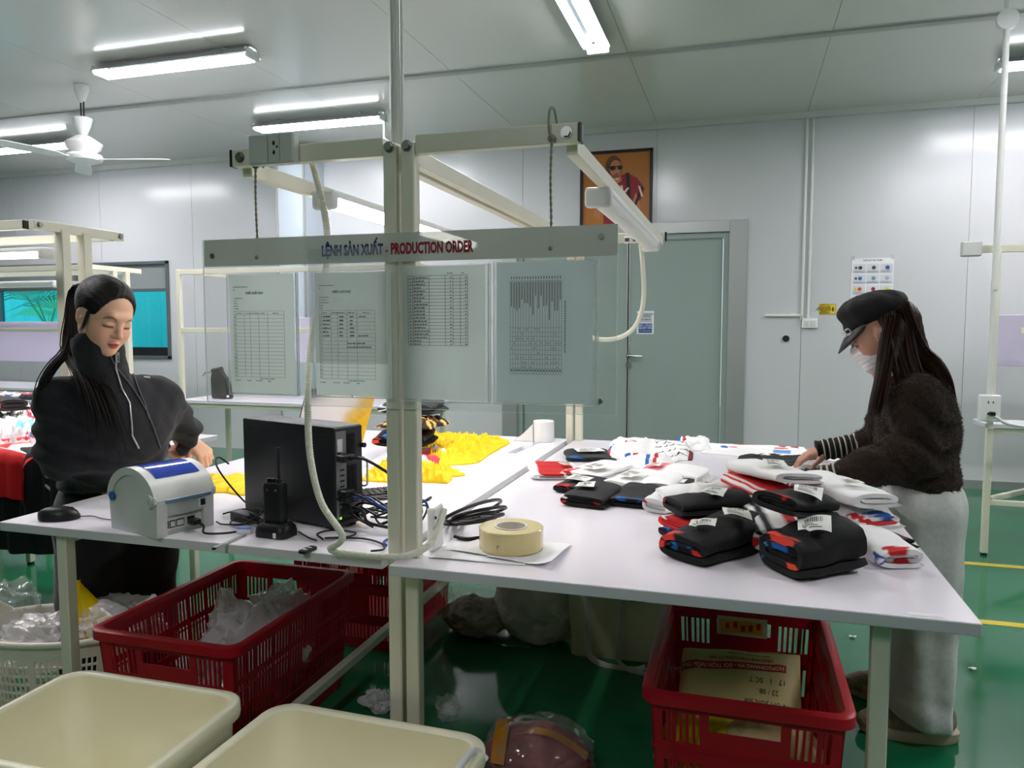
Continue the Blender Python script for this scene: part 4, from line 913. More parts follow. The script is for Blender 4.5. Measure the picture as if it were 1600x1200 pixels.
# ---- small things
t = thing('terminal_block', 'small white and blue connector lying left of the radio charger', 'connector', (-1.262, 1.70, TZ), math.radians(12))
MB().box(-.02, .02, -.012, .012, 0, .014, .002).build('body', M['white'], t); MB().box(-.018, .02, -.0125, .0, .012, .018, .002).build('blue_cap', mat('pale_blue_plastic', (110, 140, 220), .4), t)
p0, p1 = AZ(333, 857, TZ+.004), AZ(384, 833, TZ+.006)
mb = MB(); mb.X = T(p0.x, p0.y, TZ) @ rotm(0, 0, math.atan2(p1.y-p0.y, p1.x-p0.x)); ln = (p1-p0).length
mb.mi = 0; mb.box(.006, ln, -.004, .004, 0, .006, .001); mb.mi = 1; mb.box(0, .006, -.004, .004, 0, .006); mb.box(.01, ln, -.0006, .0006, .006, .0065)
tag(mb.build('metal_rod', [mat('bare_aluminium', (196, 200, 200), .35, .5), M['black']]), 'short silver metal strip lying near the table front edge', 'strip')
t = thing('power_adapter', 'small black power adapter behind the radio', 'adapter', (-1.335, 1.80, TZ), math.radians(-20)); MB().box(-.045, .045, -.02, .02, 0, .028, .005, 2).build('case', M['black'], t)
cable('cable', [(-1.30, 1.79, .785), (-1.27, 1.78, .80), (-1.25, 1.76, .79), (-1.31, 1.74, .778), (-1.36, 1.77, .776), (-1.33, 1.82, .80), (-1.27, 1.79, .81), (-1.29, 1.745, .785), (-1.36, 1.74, .776), (-1.40, 1.76, .776)], .0022, M['cable'], 'bundled thin black adapter cable beside the printer', G)
cable('cable', [(-1.27, 1.775, .776), (-1.29, 1.76, .81), (-1.25, 1.75, .80), (-1.27, 1.79, .776), (-1.32, 1.77, .79), (-1.24, 1.76, .776)], .003, M['cable'], 'knotted black cable under the radio', G)
cable('cable', [(-1.40, 1.82, .93), (-1.44, 1.83, .945), (-1.475, 1.86, .92), (-1.48, 1.90, .87), (-1.44, 1.93, .80), (-1.41, 1.94, .776)], .0028, M['cable'], 'black cable looping out of the front of the tower', G)
cable('cable', [(-1.44, 1.84, .776), (-1.38, 1.86, .79), (-1.34, 1.86, .776)], .0025, M['cable'], 'flat black cable between printer and tower', G)
cable('cable', [(-1.12, 1.735, .776), (-1.06, 1.69, .776), (-1.03, 1.675, .776)], .0022, M['cable'], 'black cable from the radio charger to the usb plug', G)
cable('cable', [(-1.02, 1.69, .776), (-1.06, 1.73, .776), (-1.04, 1.775, .776), (-.97, 1.77, .776), (-.97, 1.73, .776), (-1.02, 1.70, .776), (-.93, 1.725, .776), (-.86, 1.70, .776), (-.83, 1.655, .776), (-.855, 1.635, .775)], .0026, M['cable'], 'black usb cable snaking along the table front edge', G)
p = AZ(481, 862, TZ); t = thing('usb_plug', 'small black adapter plug with white print at the table front edge', 'plug', (p.x, p.y, TZ), math.radians(82))
MB().box(-.024, .024, -.0105, .0105, 0, .009, .002).build('body', M['black'], t)
mb = MB(); mb.box(-.014, -.007, -.006, .006, .009, .0093); mb.box(.004, .010, -.006, .006, .009, .0093); mb.build('print', M['white'], t)
# ---- laptop with mirror-like silver lid
def laptop():
    B1, B2 = Vector((-1.514, 2.272, TZ)), Vector((-1.37, 2.50, TZ)); d = (B2-B1).normalized(); n = Vector((d.y, -d.x, 0)); up = Vector((0, 0, 1))
    t = thing('laptop', 'open laptop with a shiny silver lid mirroring the yellow shirts, behind the tower', 'laptop', (0, 0, 0))
    lid = (n*.18+up*.335); th = lid.cross(d).normalized()*.006
    M['lid'] = mat('silver_lid', (190, 188, 182), .16, .92)
    def slab(a, b, c, e, w, name, m):
        mb = MB(); v = [a, b, c, e]; v2 = [p+w for p in v]
        mb.add([p[:] for p in v+v2], [(3, 2, 1, 0), (4, 5, 6, 7), (0, 1, 5, 4), (1, 2, 6, 5), (2, 3, 7, 6), (3, 0, 4, 7)]); return mb.build(name, m, t)
    o = up*.012
    slab(B1+o, B2+o, B2+o+lid, B1+o+lid, th, 'lid', M['lid'])
    slab(B1+o+th*1.2+lid*.03+d*.01, B2+o+th*1.2+lid*.03-d*.01, B2+o+th*1.2+lid*.97-d*.01, B1+o+th*1.2+lid*.97+d*.01, th*.3, 'screen', M['black'])
    slab(B1+o-n*.25, B2+o-n*.25, B2+o, B1+o, -up*.012, 'base', M['black'])
    mb = MB()
    for a, b in ((.35, .9), (.12, .9), (.2, .2)):
        q = B1+o+d*.27*(1-a)+lid*b-th*.2; mb.cyl(q, q-th*.25, .0028, n=8)
    mb.build('screw_dot', M['black'], t)
laptop()
def keyboard():
    t = thing('keyboard', 'black keyboard end showing right of the tower', 'keyboard', (-1.17, 2.16, TZ), math.radians(40))
    mb = MB(); mb.box(-.16, .16, -.06, .06, 0, .016, .004, 2); mb.build('base', M['black'], t)
    mb = MB()
    for i in range(15):
        for j in range(5): mb.box(-.15+i*.02, -.134+i*.02, -.05+j*.02, -.034+j*.02, .016, .021)
    o = mb.build('keys', mat('key_black', (34, 35, 38), .5), t); tag(o, kind='stuff')
keyboard()
# ---- flat sheets, tape, cup, ruler on the tables
def tape():
    t = thing('tape_roll', 'thick roll of clear yellowish packing tape on loose paper', 'tape', (-.535, 1.765, TZ+.006))
    M['tape'] = mat('clear_tape_roll', (226, 208, 148), .16, coat=.5, var=(8, .08)); M['core'] = mat('paper_core', (206, 202, 190), .7)
    mb = MB(); mb.loft([[(r*math.cos(2*PI*k/48), r*math.sin(2*PI*k/48), z) for k in range(48)] for r, z in ((.041, .052), (.041, 0), (.079, 0), (.080, .002), (.080, .050), (.078, .052), (.041, .052))], False, False); mb.build('tape', M['tape'], t, 40)
    mb = MB(); mb.loft([[(r*math.cos(2*PI*k/48), r*math.sin(2*PI*k/48), z) for k in range(48)] for r, z in ((.0405, .0535), (.0405, 0), (.036, 0), (.036, .0535), (.0405, .0535))], False, False); mb.build('core', M['core'], t, 40)
    mb = MB(); text_mb(mb, 'Γ', .012, T(-.012, -.0805, .015) @ XZ, 0); mb.build('mark', M['ink'], t)
tape()
M['paper'] = mat('white_paper', (238, 238, 242), .6)
def sheet(pts, z, label, curl=0, name='paper_sheet'):
    a, b, c, d = [Vector((p[0], p[1], 0)) for p in pts]; mb = MB()
    def f(u, v):
        p = (a.lerp(b, u)).lerp(d.lerp(c, u), v); return (p.x, p.y, z+curl*(max(0, u-.6)**2*8*(1-v))+.0012*math.sin(6*u+4*v))
    mb.grid(10, 8, f); n = len(mb.v); mb.add([(x, y, q-.0008) for x, y, q in mb.v[:n]], [tuple(reversed(fc)) for fc in mb.f[:]])
    return tag(mb.build(name, M['paper'], smooth=60), label, 'paper', 'loose papers under the tape roll')
def pz(x, y): p = AZ(x, y, TZ); return (p.x, p.y)
sheet([pz(668, 872), pz(820, 884), pz(838, 846), pz(722, 834)], TZ+.002, 'white paper under the tape roll, its left corner nearest the posts', .0)
sheet([pz(760, 872), pz(862, 889), pz(893, 852), pz(800, 846)], TZ+.004, 'white paper under the tape roll sticking out to the right with a lifted corner', .012)
sheet([pz(700, 862), pz(800, 876), pz(850, 850), pz(770, 838)], TZ+.0055, 'topmost paper directly beneath the tape roll')
def cup():
    p = AZ(862, 688, TZ); t = thing('paper_roll', 'white paper roll with a loose flared end at the far end of the computer table', 'paper', (-.905, 3.53, TZ))
    mb = MB(); R = []
    for z, r in ((0, .052), (.005, .052), (.08, .051), (.098, .050), (.10, .047)): R.append([(r*math.cos(2*PI*k/32), r*math.sin(2*PI*k/32), z) for k in range(32)])
    mb.loft(R); mb.build('roll', M['white'], t, 50)
    mb = MB(); mb.grid(12, 6, lambda u, v: (-.045-.10*u*(1-.0*v), -.035+.07*v, .002+(.085)*(1-u)**1.25)); mb.grid(12, 2, lambda u, v: (-.045-.10*u, -.036, .001+v*.085*(1-u)**1.25)); mb.build('loose_end', M['white'], t, 60)
cup()
a, b = AZ(800, 708, TZ), AZ(842, 690, TZ)
mb = MB(); mb.X = T(a.x, a.y, TZ) @ rotm(0, 0, math.atan2(b.y-a.y, b.x-a.x)); mb.box(0, (b-a).length, -.02, .02, 0, .003, .001)
tag(mb.build('ruler', film('clear_acrylic_strip', (220, 222, 236), .35, .1, None)), 'clear plastic ruler at the far end of the computer table', 'ruler')
mb = MB(); c = AZ(1448, 962, .77); mb.add([(c.x-.03, c.y-.006, .7706), (c.x+.035, c.y-.004, .7706), (c.x+.03, c.y+.012, .7706), (c.x-.034, c.y+.010, .7706)], [(0, 1, 2, 3)])
tag(mb.build('scuff_mark', M['white']), 'white scuff mark on the right table corner', 'mark')
# ---- drawstring bag on the bench behind
t = thing('drawstring_bag', 'dark brown drawstring pouch on the cream bench behind the woman in black', 'bag', (-3.86, 4.97, .7705), math.radians(-10))
M['pouch'] = mat('dark_pouch', (52, 48, 46), .6, bump=(60, .2))
R = []
for i, (z, w, l) in enumerate(((0, .075, .05), (.01, .082, .056), (.08, .078, .055), (.15, .07, .045), (.19, .058, .028), (.205, .05, .022), (.225, .056, .026), (.235, .052, .012))):
    R.append([(w*math.copysign(abs(math.cos(a))**.6, math.cos(a))-.06*(z/.235)**2, l*math.copysign(abs(math.sin(a))**.6, math.sin(a))+.004*math.sin(7*a+i), z+.012*math.cos(a)*(z > .2)) for a in [2*PI*k/28 for k in range(28)]])
mb = MB(); mb.loft(R); mb.build('pouch', M['pouch'], t, 50)
for pts in ([(-.10, -.02, .20), (-.14, -.03, .20), (-.165, -.03, .185), (-.175, -.03, .17)], [(0, -.02, .205), (.04, -.03, .17), (.075, -.03, .10), (.085, -.03, .03)], [(0, -.03, .2), (.055, -.03, .165), (.085, -.03, .10), (.092, -.03, .03)]):
    mb = MB(); mb.tube(spline(pts, 5), .003, 6); mb.build('cord', M['cable'], t, 60)
mb = MB(); mb.sphere((.088, -.03, .02), .011); mb.build('cord_lock', M['white'], t, 60)
# ================================================================ ACRYLIC ORDER BOARD, OUTLET, WALL ART
BY = 1.622
def paper_mat(name, c):
    m = mat(name, c, .6); nt = m.node_tree; N = nt.nodes; b = N['Principled BSDF']; tr = N.new('ShaderNodeBsdfTranslucent'); tr.inputs[0].default_value = lin(c); mx = N.new('ShaderNodeMixShader'); mx.inputs[0].default_value = .5
    nt.links.new(b.outputs[0], mx.inputs[1]); nt.links.new(tr.outputs[0], mx.inputs[2]); nt.links.new(mx.outputs[0], N['Material Output'].inputs[0]); return m
def board():
    t = thing('order_board', 'clear acrylic production order board with four sheet pockets, hung on strings from the frame', 'board', (-.792, BY, 1.335))
    M['acrylic'] = film('clear_acrylic', (214, 224, 222), .07, .05, None)
    M['pocket'] = film('pocket_plastic', (214, 222, 222), .12, .15, (9, .25, 2, .004))
    M['edge'] = mat('acrylic_edge', (226, 234, 234), .2)
    x0, x1, z0, z1 = -.515, .537, -.205, .205
    MB().box(x0, x1, 0, .003, z0, z1).build('acrylic_sheet', M['acrylic'], t)
    mb = MB(); mb.box(x0, x1, -.0003, .0033, z0-.0008, z0); mb.box(x0-.0008, x0, -.0003, .0033, z0, z1); mb.box(x1, x1+.0008, -.0003, .0033, z0, z1); mb.build('sheet_edge', M['edge'], t)
    strip = mat('frosted_strip', (206, 210, 202), .35); mb = MB(); mb.box(x0+.004, x1, -.001, -.0002, .138, z1)
    mb.build('title_strip', film('frosted_film', (212, 216, 208), .80, .3, None), t)
    for x, z in ((x0+.03, .165), (x1-.035, .18), (x1-.035, z0+.03)):
        mb = MB(); mb.cyl((x, -.004, z), (x, .006, z), .0065, n=16); mb.build('screw_cap', M['bolt'], t)
    # lettering
    TY = -.0014
    mb = MB(); text_mb(mb, 'PRODUCTION ORDER', .0350, T(AY(611, 380, BY).x+.792, TY, .1565) @ XZ, 0, width=AY(740, 380, BY).x-AY(611, 380, BY).x, bold=.0015, depth=.0006); o = mb.build('lettering', mat('dark_red_letters', (150, 14, 34), .5), t)
    tag(o, 'dark red lettering')
    mb = MB(); text_mb(mb, 'LỆNH SẢN XUẤT', .0345, T(AY(503, 380, BY).x+.792, TY, .1565) @ XZ, 0, width=AY(599, 380, BY).x-AY(503, 380, BY).x, bold=.0015, depth=.0006); o = mb.build('lettering', mat('navy_letters', (40, 44, 110), .5), t); tag(o, 'blue lettering partly veiled by a plastic sheet')
    mb = MB(); text_mb(mb, '-', .03, T(AY(602, 380, BY).x+.792, TY, .157) @ XZ, 0, .8, bold=.0006, depth=.0006); mb.build('lettering', bpy.data.materials['dark_red_letters'], t)
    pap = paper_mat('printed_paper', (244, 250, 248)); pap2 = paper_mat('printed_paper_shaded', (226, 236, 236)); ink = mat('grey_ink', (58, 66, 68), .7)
    rnd = random.Random(11)
    def line(mb, xa, xb, z, w=.0006): mb.box(xa, xb, -.0003, 0, z-w/2, z+w/2)
    def vline(mb, x, za, zb, w=.0006): mb.box(x-w/2, x+w/2, -.0003, 0, za, zb)
    def words(mb, x, z, n, h=.0022, s=.006):
        for k in range(n): w = s*rnd.uniform(.5, 1.2); mb.box(x, x+w, -.0003, 0, z, z+h*rnd.uniform(.7, 1)); x += w+.0015
    def pocket(xc, w, kind, zt=.118, zb=-.178):
        # sleeve: back sheet, paper, front film
        y = -.0045; a, b = xc-w/2, xc+w/2
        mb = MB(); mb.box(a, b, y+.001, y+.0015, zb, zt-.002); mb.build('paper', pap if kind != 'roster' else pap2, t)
        mb = MB(); mb.X = T(0, y+.0006, 0)
        if kind in ('form', 'form_filled'):
            mb.X = T(a+.012, y+.0006, 0); W = w-.04
            words(mb, 0, .085, 6, .0022, .007); words(mb, 0, .078, 1)
            text_mb(mb, 'PHIẾU XUẤT KHO', .0075, T(.036, 0, .068) @ XZ, 0, .8, bold=.0003)
            for k in range(5): words(mb, 0, .057-.0065*k, 4 if k in (0,) or kind == 'form_filled' and k in (1, 2) else 2, .002, .006)
            zt2, zb2, nr = .026, -.138, 18
            for k in range(nr+1): line(mb, 0, W, zt2-(zt2-zb2)*k/nr)
            for fx in (0, .04, .21, .33, .5, .68, 1): vline(mb, W*fx, zb2, zt2)
            for fx in (.06, .23, .35, .52, .78): words(mb, W*fx, zt2-.0065, 2, .002, .008)
            for k in range(1, nr): words(mb, W*.01, zt2-(zt2-zb2)*(k+.75)/nr, 1, .0024, .003)
            if kind == 'form_filled':
                for k in range(1, 7):
                    for fx, n in ((.06, 2), (.36, 1), (.55, 1)): words(mb, W*fx, zt2-(zt2-zb2)*(k+.8)/nr, n, .004, .011)
                words(mb, W*.72, zt2-(zt2-zb2)*1.8/nr, 3, .004); words(mb, W*.7, zt2-(zt2-zb2)*6.8/nr, 4, .004)
                words(mb, W*.5, zt2-(zt2-zb2)*8.8/nr, 7, .004); words(mb, W*.5, zt2-(zt2-zb2)*9.8/nr, 9, .004)
            for fx in (0, .24, .42): words(mb, W*fx, -.148, 2, .002, .008)
            words(mb, W*.5, -.143, 5, .002, .008); words(mb, W*.66, -.149, 1, .002, .012)
        elif kind == 'list':
            mb.X = T(a+.016, y+.0006, 0); W = w-.058; zt2, zb2, nr = .104, -.056, 21
            for k in range(nr+1): line(mb, 0, W, zt2-(zt2-zb2)*k/nr, .0009)
            for fx in (0, .08, .36, .63, .76, .88, 1): vline(mb, W*fx, zb2, zt2, .0009)
            for k in range(nr):
                z = zt2-(zt2-zb2)*(k+.8)/nr; words(mb, W*.03, z, 1, .0028, .004); words(mb, W*.095, z, rnd.choice((3, 4, 5)), .003, .0065)
                words(mb, W*.71, z, 1, .0028, .004); words(mb, W*.96, z, 1, .0028, .004)
            words(mb, W*.66, .108, 2, .002, .008); words(mb, W*.9, .108, 1, .002, .008)
        else:
            mb.X = T(a+.032, y+.0006, 0); W = w-.10; zt2, zb2, nr = .088, -.118, 19
            for k in range(nr+1): vline(mb, W*k/nr, zb2, zt2, .0006)
            for fz in (0, .5, .548, .595, .645, .69, .74, .79, .84, .89, .94, 1): line(mb, 0, W, zt2-(zt2-zb2)*fz, .0006)
            for k in range(nr):
                L = rnd.uniform(.03, .085); x = W*(k+.5)/nr; mb.box(x-.001, x+.0008, -.0003, 0, .086-L, .086)
                mb.box(x-.0015, x+.0015, -.0003, 0, -.112, -.108); mb.box(x-.001, x+.001, -.0003, 0, .092, .098)
                for q in range(9):
                    if rnd.random() < .3: mb.box(x-.0008, x+.0008, -.0003, 0, -.02-.0105*q, -.017-.0105*q)
            for k in range(22): mb.box(W+.006, W+.009, -.0003, 0, .04-.0052*k, .043-.0052*k)
        o = mb.build('print', ink, t)
        mb = MB(); mb.box(a-.006, b+.012, y-.0012, y-.0008, zb-.004, zt); mb.build('pocket', M['pocket'], t)
        mb = MB(); mb.tube([(b+.008, y-.001, zb-.004), (b+.008, y-.001, zt)], .0016, 6); mb.tube([(b+.013, y-.001, zb-.004), (b+.013, y-.001, zt)], .0012, 6); mb.tube([(a-.006, y-.001, zb-.004), (b+.012, y-.001, zb-.004)], .0011, 6); mb.tube([(a-.006, y-.001, zb-.004), (a-.006, y-.001, zt)], .0008, 6)
        mb.build('pocket_edge', M['edge'], t, 60)
    pocket(AY(408, 500, BY).x+.792+.004, .184, 'form'); pocket(AY(548, 500, BY).x+.792, .188, 'form_filled')
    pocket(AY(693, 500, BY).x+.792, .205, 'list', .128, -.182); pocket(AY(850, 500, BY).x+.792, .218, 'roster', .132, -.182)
    a, b = AY(486, 500, BY).x+.792, AY(607, 500, BY).x+.792
    MB().box(a, b, -.0082, -.0078, -.10, .1735).build('plastic_sheet', film('veil_plastic', (196, 206, 208), .20, .3, None), t)
    M['string'] = mat('twisted_string', (150, 144, 128), .85, bump=(300, .6))
    for px, ptop in ((400, 258), (861, 215)):
        x = AY(px, 300, BY+.003).x+.792; zz = AY(px, ptop, BY).z-1.335
        mb = MB(); P = []
        n = 60
        for s in (0, PI):
            P = [(x+.0016*math.cos(k*.9+s)+.001*math.sin(k*.13), .002+.0016*math.sin(k*.9+s), .155+(zz-.155)*k/n) for k in range(n+1)]; mb.tube(P, .0017, 5)
        mb.sphere((x, .002, .158), .006); mb.build('string', M['string'], t, 60)
        mb = MB(); mb.sphere((x, .004, zz), (.009, .007, .009)); mb.tube(spline([(x-.003, .004, zz), (x-.006, .003, zz+.03), (x-.003, .004, zz+.062), (x, .03, zz+.066), (x+.003, .046, zz+.03), (x+.003, .03, zz)], 5), .0028, 6); mb.build('knot', M['string'], t, 60)
board()
# outlet box on the left arm
p0, p1 = AY(388, 212, 1.605), AY(459, 253, 1.605)
t = thing('outlet_box', 'grey plastic power outlet box mounted on the upper left arm of the frame', 'socket', ((p0.x+p1.x)/2, 1.605, (p0.z+p1.z)/2))
w, h = (p1.x-p0.x)/2, (p0.z-p1.z)/2
M['outlet'] = mat('grey_outlet_plastic', (196, 200, 196), .4)
MB().box(-w, w, 0, .026, -h, h, .003).build('box', M['outlet'], t)
MB().box(-w+.002, -.008, -.003, 0, -h+.002, h-.002, .001).build('cover_plate', M['outlet'], t); MB().box(-.006, w-.002, -.003, 0, -h+.002, h-.002, .001).build('cover_plate', M['outlet'], t)
mb = MB(); mb.box(.026, .0264, -.0038, -.003, -h+.004, h-.004)
for x, z, a, b in ((.010, .012, .0022, .005), (.010, -.010, .0022, .005), (.019, .003, .0015, .003)): mb.box(x-a, x+a, -.0038, -.0028, z-b, z+b); mb.box(x-a*1.7, x+a*1.7, -.0038, -.0028, z-b*.25, z+b*.25)
mb.build('socket_holes', M['dark'], t)
# the vertical supply pipe and the hoses
p = AY(617, 100, 1.70)
t = thing('supply_pipe', 'pale vertical supply pipe dropping from the ceiling to the twin posts', 'pipe', (p.x, 1.70, 0))
mb = MB(); mb.tube([(0, 0, CH), (0, 0, 1.02)], .0125, 14); mb.build('pipe', mat('pipe_grey', (204, 208, 202), .4), t, 50)
mb = MB(); mb.tube([(.017, .004, CH), (.017, .004, 1.1)], .004, 8); mb.build('cable', M['pvc'], t, 50)
p = AY(600, 140, 5.9)
t = thing('hanging_conduit', 'thin white conduit with a round junction box hanging from the ceiling behind the posts', 'conduit', (p.x, 5.9, 0))
mb = MB(); mb.tube([(0, 0, 2.8), (0, 0, 1.9)], .011, 8); mb.build('pipe', M['pvc'], t, 50); mb = MB(); mb.cyl((0, -.02, 2.86), (0, .02, 2.86), .045, n=18); mb.tube([(0, 0, 2.86), (0, 0, CH)], .012, 8); mb.build('junction_box', M['pvc'], t, 50)
# right side: socket strip at the far arm and hose curving back down
t = thing('power_strip', 'white socket strip on the far right arm of the frame', 'socket', (AY(996, 375, 3.57).x, 3.565, AY(996, 375, 3.57).z))
MB().cbox((0, 0, 0), (.125, .03, .028), .003).build('strip_body', M['white'], t)
mb = MB()
for x, w in ((-.045, .02), (0, .036), (.045, .02)): mb.cbox((x, -.0155, 0), (w, .002, .016))
mb.build('socket_face', mat('grey_socket_face', (92, 96, 96), .5), t)
hose([AYp(1001, 381, 3.57), AYp(1004, 410, 3.57), AYp(1006, 460, 3.575), AYp(1000, 495, 3.58), AYp(985, 518, 3.59), AYp(962, 529, 3.6), AYp(935, 530, 3.6), AYp(905, 520, 3.6)], .011, 'smooth cream hose curving from the far socket strip down in front of the door', False)
# framed portrait
a, b = AY(908, 243, WY), AY(1019, 352, WY); z1 = 2.925; z0 = 2.235; x0, x1 = -1.445, -.785
t = thing('framed_picture', 'black-framed portrait of a man in sunglasses and a red shirt on an orange ground', 'picture', ((x0+x1)/2, WY, (z0+z1)/2))
w, h = (x1-x0)/2, (z1-z0)/2
mb = MB()
for bx in ((-w, w, h-.025, h), (-w, w, -h, -h+.025), (-w, -w+.025, -h, h), (w-.025, w, -h, h)): mb.box(bx[0], bx[1], -.028, -.001, bx[2], bx[3], .002)
mb.build('frame', M['black'], t)
nm = mat('picture_ground', (176, 110, 42), .45, var=(2.2, .18)); MB().box(-w+.025, w-.025, -.012, -.004, -h+.025, h-.025).build('canvas', nm, t)
cols = [(96, 60, 38), (190, 120, 84), (24, 20, 20), (140, 26, 34), (226, 200, 186), (60, 22, 26), (150, 84, 56)]
ms = [mat('paint', c, .5) for c in cols]
mb = MB(); lay = [0]
def poly(pts, mi):
    lay[0] += 1; y = -.0121-.00015*lay[0]; mb.mi = mi; mb.add([(x*.01, y, z*.01) for x, z in pts], [tuple(range(len(pts)))])
def el(cx, cz, rx, rz, mi, n=20): poly([(cx+rx*math.cos(2*PI*k/n), cz+rz*math.sin(2*PI*k/n)) for k in range(n)], mi)
el(-2.5, 21, 7.2, 9, 0); poly([(-10, 22), (-9, 8), (-4, 6), (4, 8), (5, 16), (3, 26)], 0)
poly([(-14, -4), (-19, -12), (-20, -24), (-15, -27), (-12, -14)], 1)
poly([(-14, 4), (-22, -4), (-19, -12), (-12, -10), (-11, -31), (15, -31), (15, -14), (22, -12), (26, -1), (19, 9), (10, 14), (0, 10)], 3)
poly([(18, -4), (22, -13), (23, -25), (17, -27), (15, -13)], 1)
poly([(-4, 14), (4, 14), (5, 7), (-2, 3)], 1); el(-.5, 18.5, 5.2, 7.6, 1); poly([(-6, 13), (4, 12), (3, 10), (-1, 9)], 6)
poly([(-8, 20.5), (6, 20.5), (6, 19.6), (-8, 19.6)], 2); el(-3, 18.8, 2.6, 2.1, 2); el(3.6, 18.9, 2.3, 2.1, 2); poly([(-2, 13.4), (3, 13.6), (2, 12.8), (-1, 12.7)], 5)
poly([(9, 14), (12, 14), (14, -14), (11, -14)], 2); poly([(-14, -5), (-11, -5), (5, -30), (0, -30)], 2); poly([(16, -16), (19, -15), (25, 0), (23, 1)], 2)
poly([(4, 3), (6, 3), (8, -8), (6, -8)], 4); poly([(6, -4), (11, 1), (12, 0), (7, -6)], 4); poly([(20, 2), (22, 1), (25, -8), (23, -8)], 4); poly([(-18, -9), (-15, -8), (-15, -11), (-18, -12)], 4)
poly([(-6, -27), (-4, -26), (3, -19), (1, -19)], 4); poly([(4, -28), (6, -28), (8, -20), (6, -20)], 4); poly([(5, -21), (12, -19), (12, -20.5), (5, -22.5)], 4); poly([(-3, 9), (3, 10), (2, 8)], 4)
mb.build('painted_figure', ms, t)
# door sign, yellow sign, poster
def wallsheet(name, label, cat, x0, x1, z0, z1, base, items, y=WY, group=None):
    t = thing(name, label, cat, ((x0+x1)/2, y, (z0+z1)/2), group=group); w, h = (x1-x0)/2, (z1-z0)/2
    MB().box(-w, w, -.003, 0, -h, h).build('sheet', base, t); mb = MB(); ms = []
    for (kind, col, *q) in items:
        k = [i for i, m in enumerate(ms) if m[0] == col]
        if not k: ms.append((col, mat('print_colour', col, .5))); k = [len(ms)-1]
        mb.mi = k[0]
        if kind == 'r': xx0, xx1, zz0, zz1 = q; mb.box(-w+2*w*xx0, -w+2*w*xx1, -.0036, -.003, -h+2*h*zz0, -h+2*h*zz1)
        elif kind == 'c': cx, cz, r = q; mb.cyl((-w+2*w*cx, -.003, -h+2*h*cz), (-w+2*w*cx, -.0038, -h+2*h*cz), r*2*w, n=14)
        else: s, cx, cz, sz = q; text_mb(mb, s, sz, T(-w+2*w*cx, -.0039, -h+2*h*cz) @ XZ, k[0], .9, 'CENTER', bold=.0004)
    mb.build('print', [m[1] for m in ms], t); return t
B_, W_, K_, R_ = (20, 56, 140), (225, 230, 235), (40, 40, 40), (190, 30, 30)
p, q = AY(995, 486, WY), AY(1021, 522, WY)
wallsheet('door_sign', 'small white and blue notice on the right door leaf', 'sign', p.x, q.x, q.z, p.z, M['paper'],
    [('r', B_, .1, .9, .05, .46), ('r', (190, 200, 206), .12, .88, .5, .93), ('t', W_, 'ĐẨY / PUSH', .5, .33, .028), ('t', W_, 'NGƯỜI VÀO', .5, .22, .028), ('t', (150, 190, 190), 'GIỮ CỬA ĐÓNG', .5, .10, .02), ('t', K_, 'KHU VỰC SẢN XUẤT', .5, .82, .018), ('t', K_, 'GIỮ VỆ SINH', .5, .74, .018), ('t', K_, 'XIN CẢM ƠN', .5, .6, .018)], y=WY+.019)
p, q = AY(1280, 475, WY), AY(1306, 491.5, WY)
Y1 = (206, 180, 20)
wallsheet('warning_sign', 'small yellow notice beside the light switch', 'sign', p.x, q.x, q.z, p.z, mat('yellow_notice', Y1, .4),
    [('t', R_, 'CHÚ Ý', .28, .82, .024), ('t', K_, 'XIN VUI LÒNG', .3, .6, .017), ('t', K_, 'TẮT ĐIỆN VÀ QUẠT', .3, .42, .016), ('t', K_, 'TRƯỚC', .3, .25, .017), ('t', K_, 'KHI RA VỀ', .3, .08, .017), ('r', (168, 150, 20), .6, .61, 0, 1), ('r', (228, 206, 90), .68, .92, .12, .88), ('r', (120, 104, 20), .78, .86, .3, .7)])
p, q = AY(1331, 404, WY), AY(1397, 404, WY)
it = [('t', K_, 'NỘI QUY AN TOÀN', .5, .95, .018)]
G_ = (170, 176, 184)
rr_ = random.Random(5)
for r in range(5):
    for c in range(3):
        x, z = .04+.32*c, .92-.185*(r+1)
        it += [('r', (212, 216, 222), x, x+.3, z, z+.165), ('r', G_, x+.02, x+.28, z+.02, z+.028), ('r', G_, x+.02, x+.24, z+.04, z+.048)]
        col = [[(60, 60, 60), (60, 60, 60), (50, 90, 170)], [(50, 110, 180), (90, 150, 170), G_], [(200, 80, 60), (150, 40, 60), (222, 214, 60)], [(60, 60, 60), (220, 150, 150), (190, 60, 50)], [G_, G_, G_]][r][c]
        it += [('c', col, x+.17, z+.10, .05)]
        if c == 0 or r == 3: it += [('c', (90, 90, 90) if r != 2 else (210, 200, 40), x+.07, z+.10, .035)]
it += [('r', (90, 90, 90), .84, .9, .80, .86)]
wallsheet('safety_poster', 'white laminated poster of small safety pictograms above the black cap', 'poster', p.x, q.x, 1.42, p.z, M['paper'], it)
for sx, sn in ((p.x+.01, 'left'), (q.x-.01, 'right')):
    mb = MB(); mb.cbox((sx, WY-.004, p.z+.005), (.025, .002, .035)); tag(mb.build('tape_piece', M['film_milky']), 'piece of clear tape on the top %s corner of the poster' % sn, 'tape', 'tape pieces on the poster')
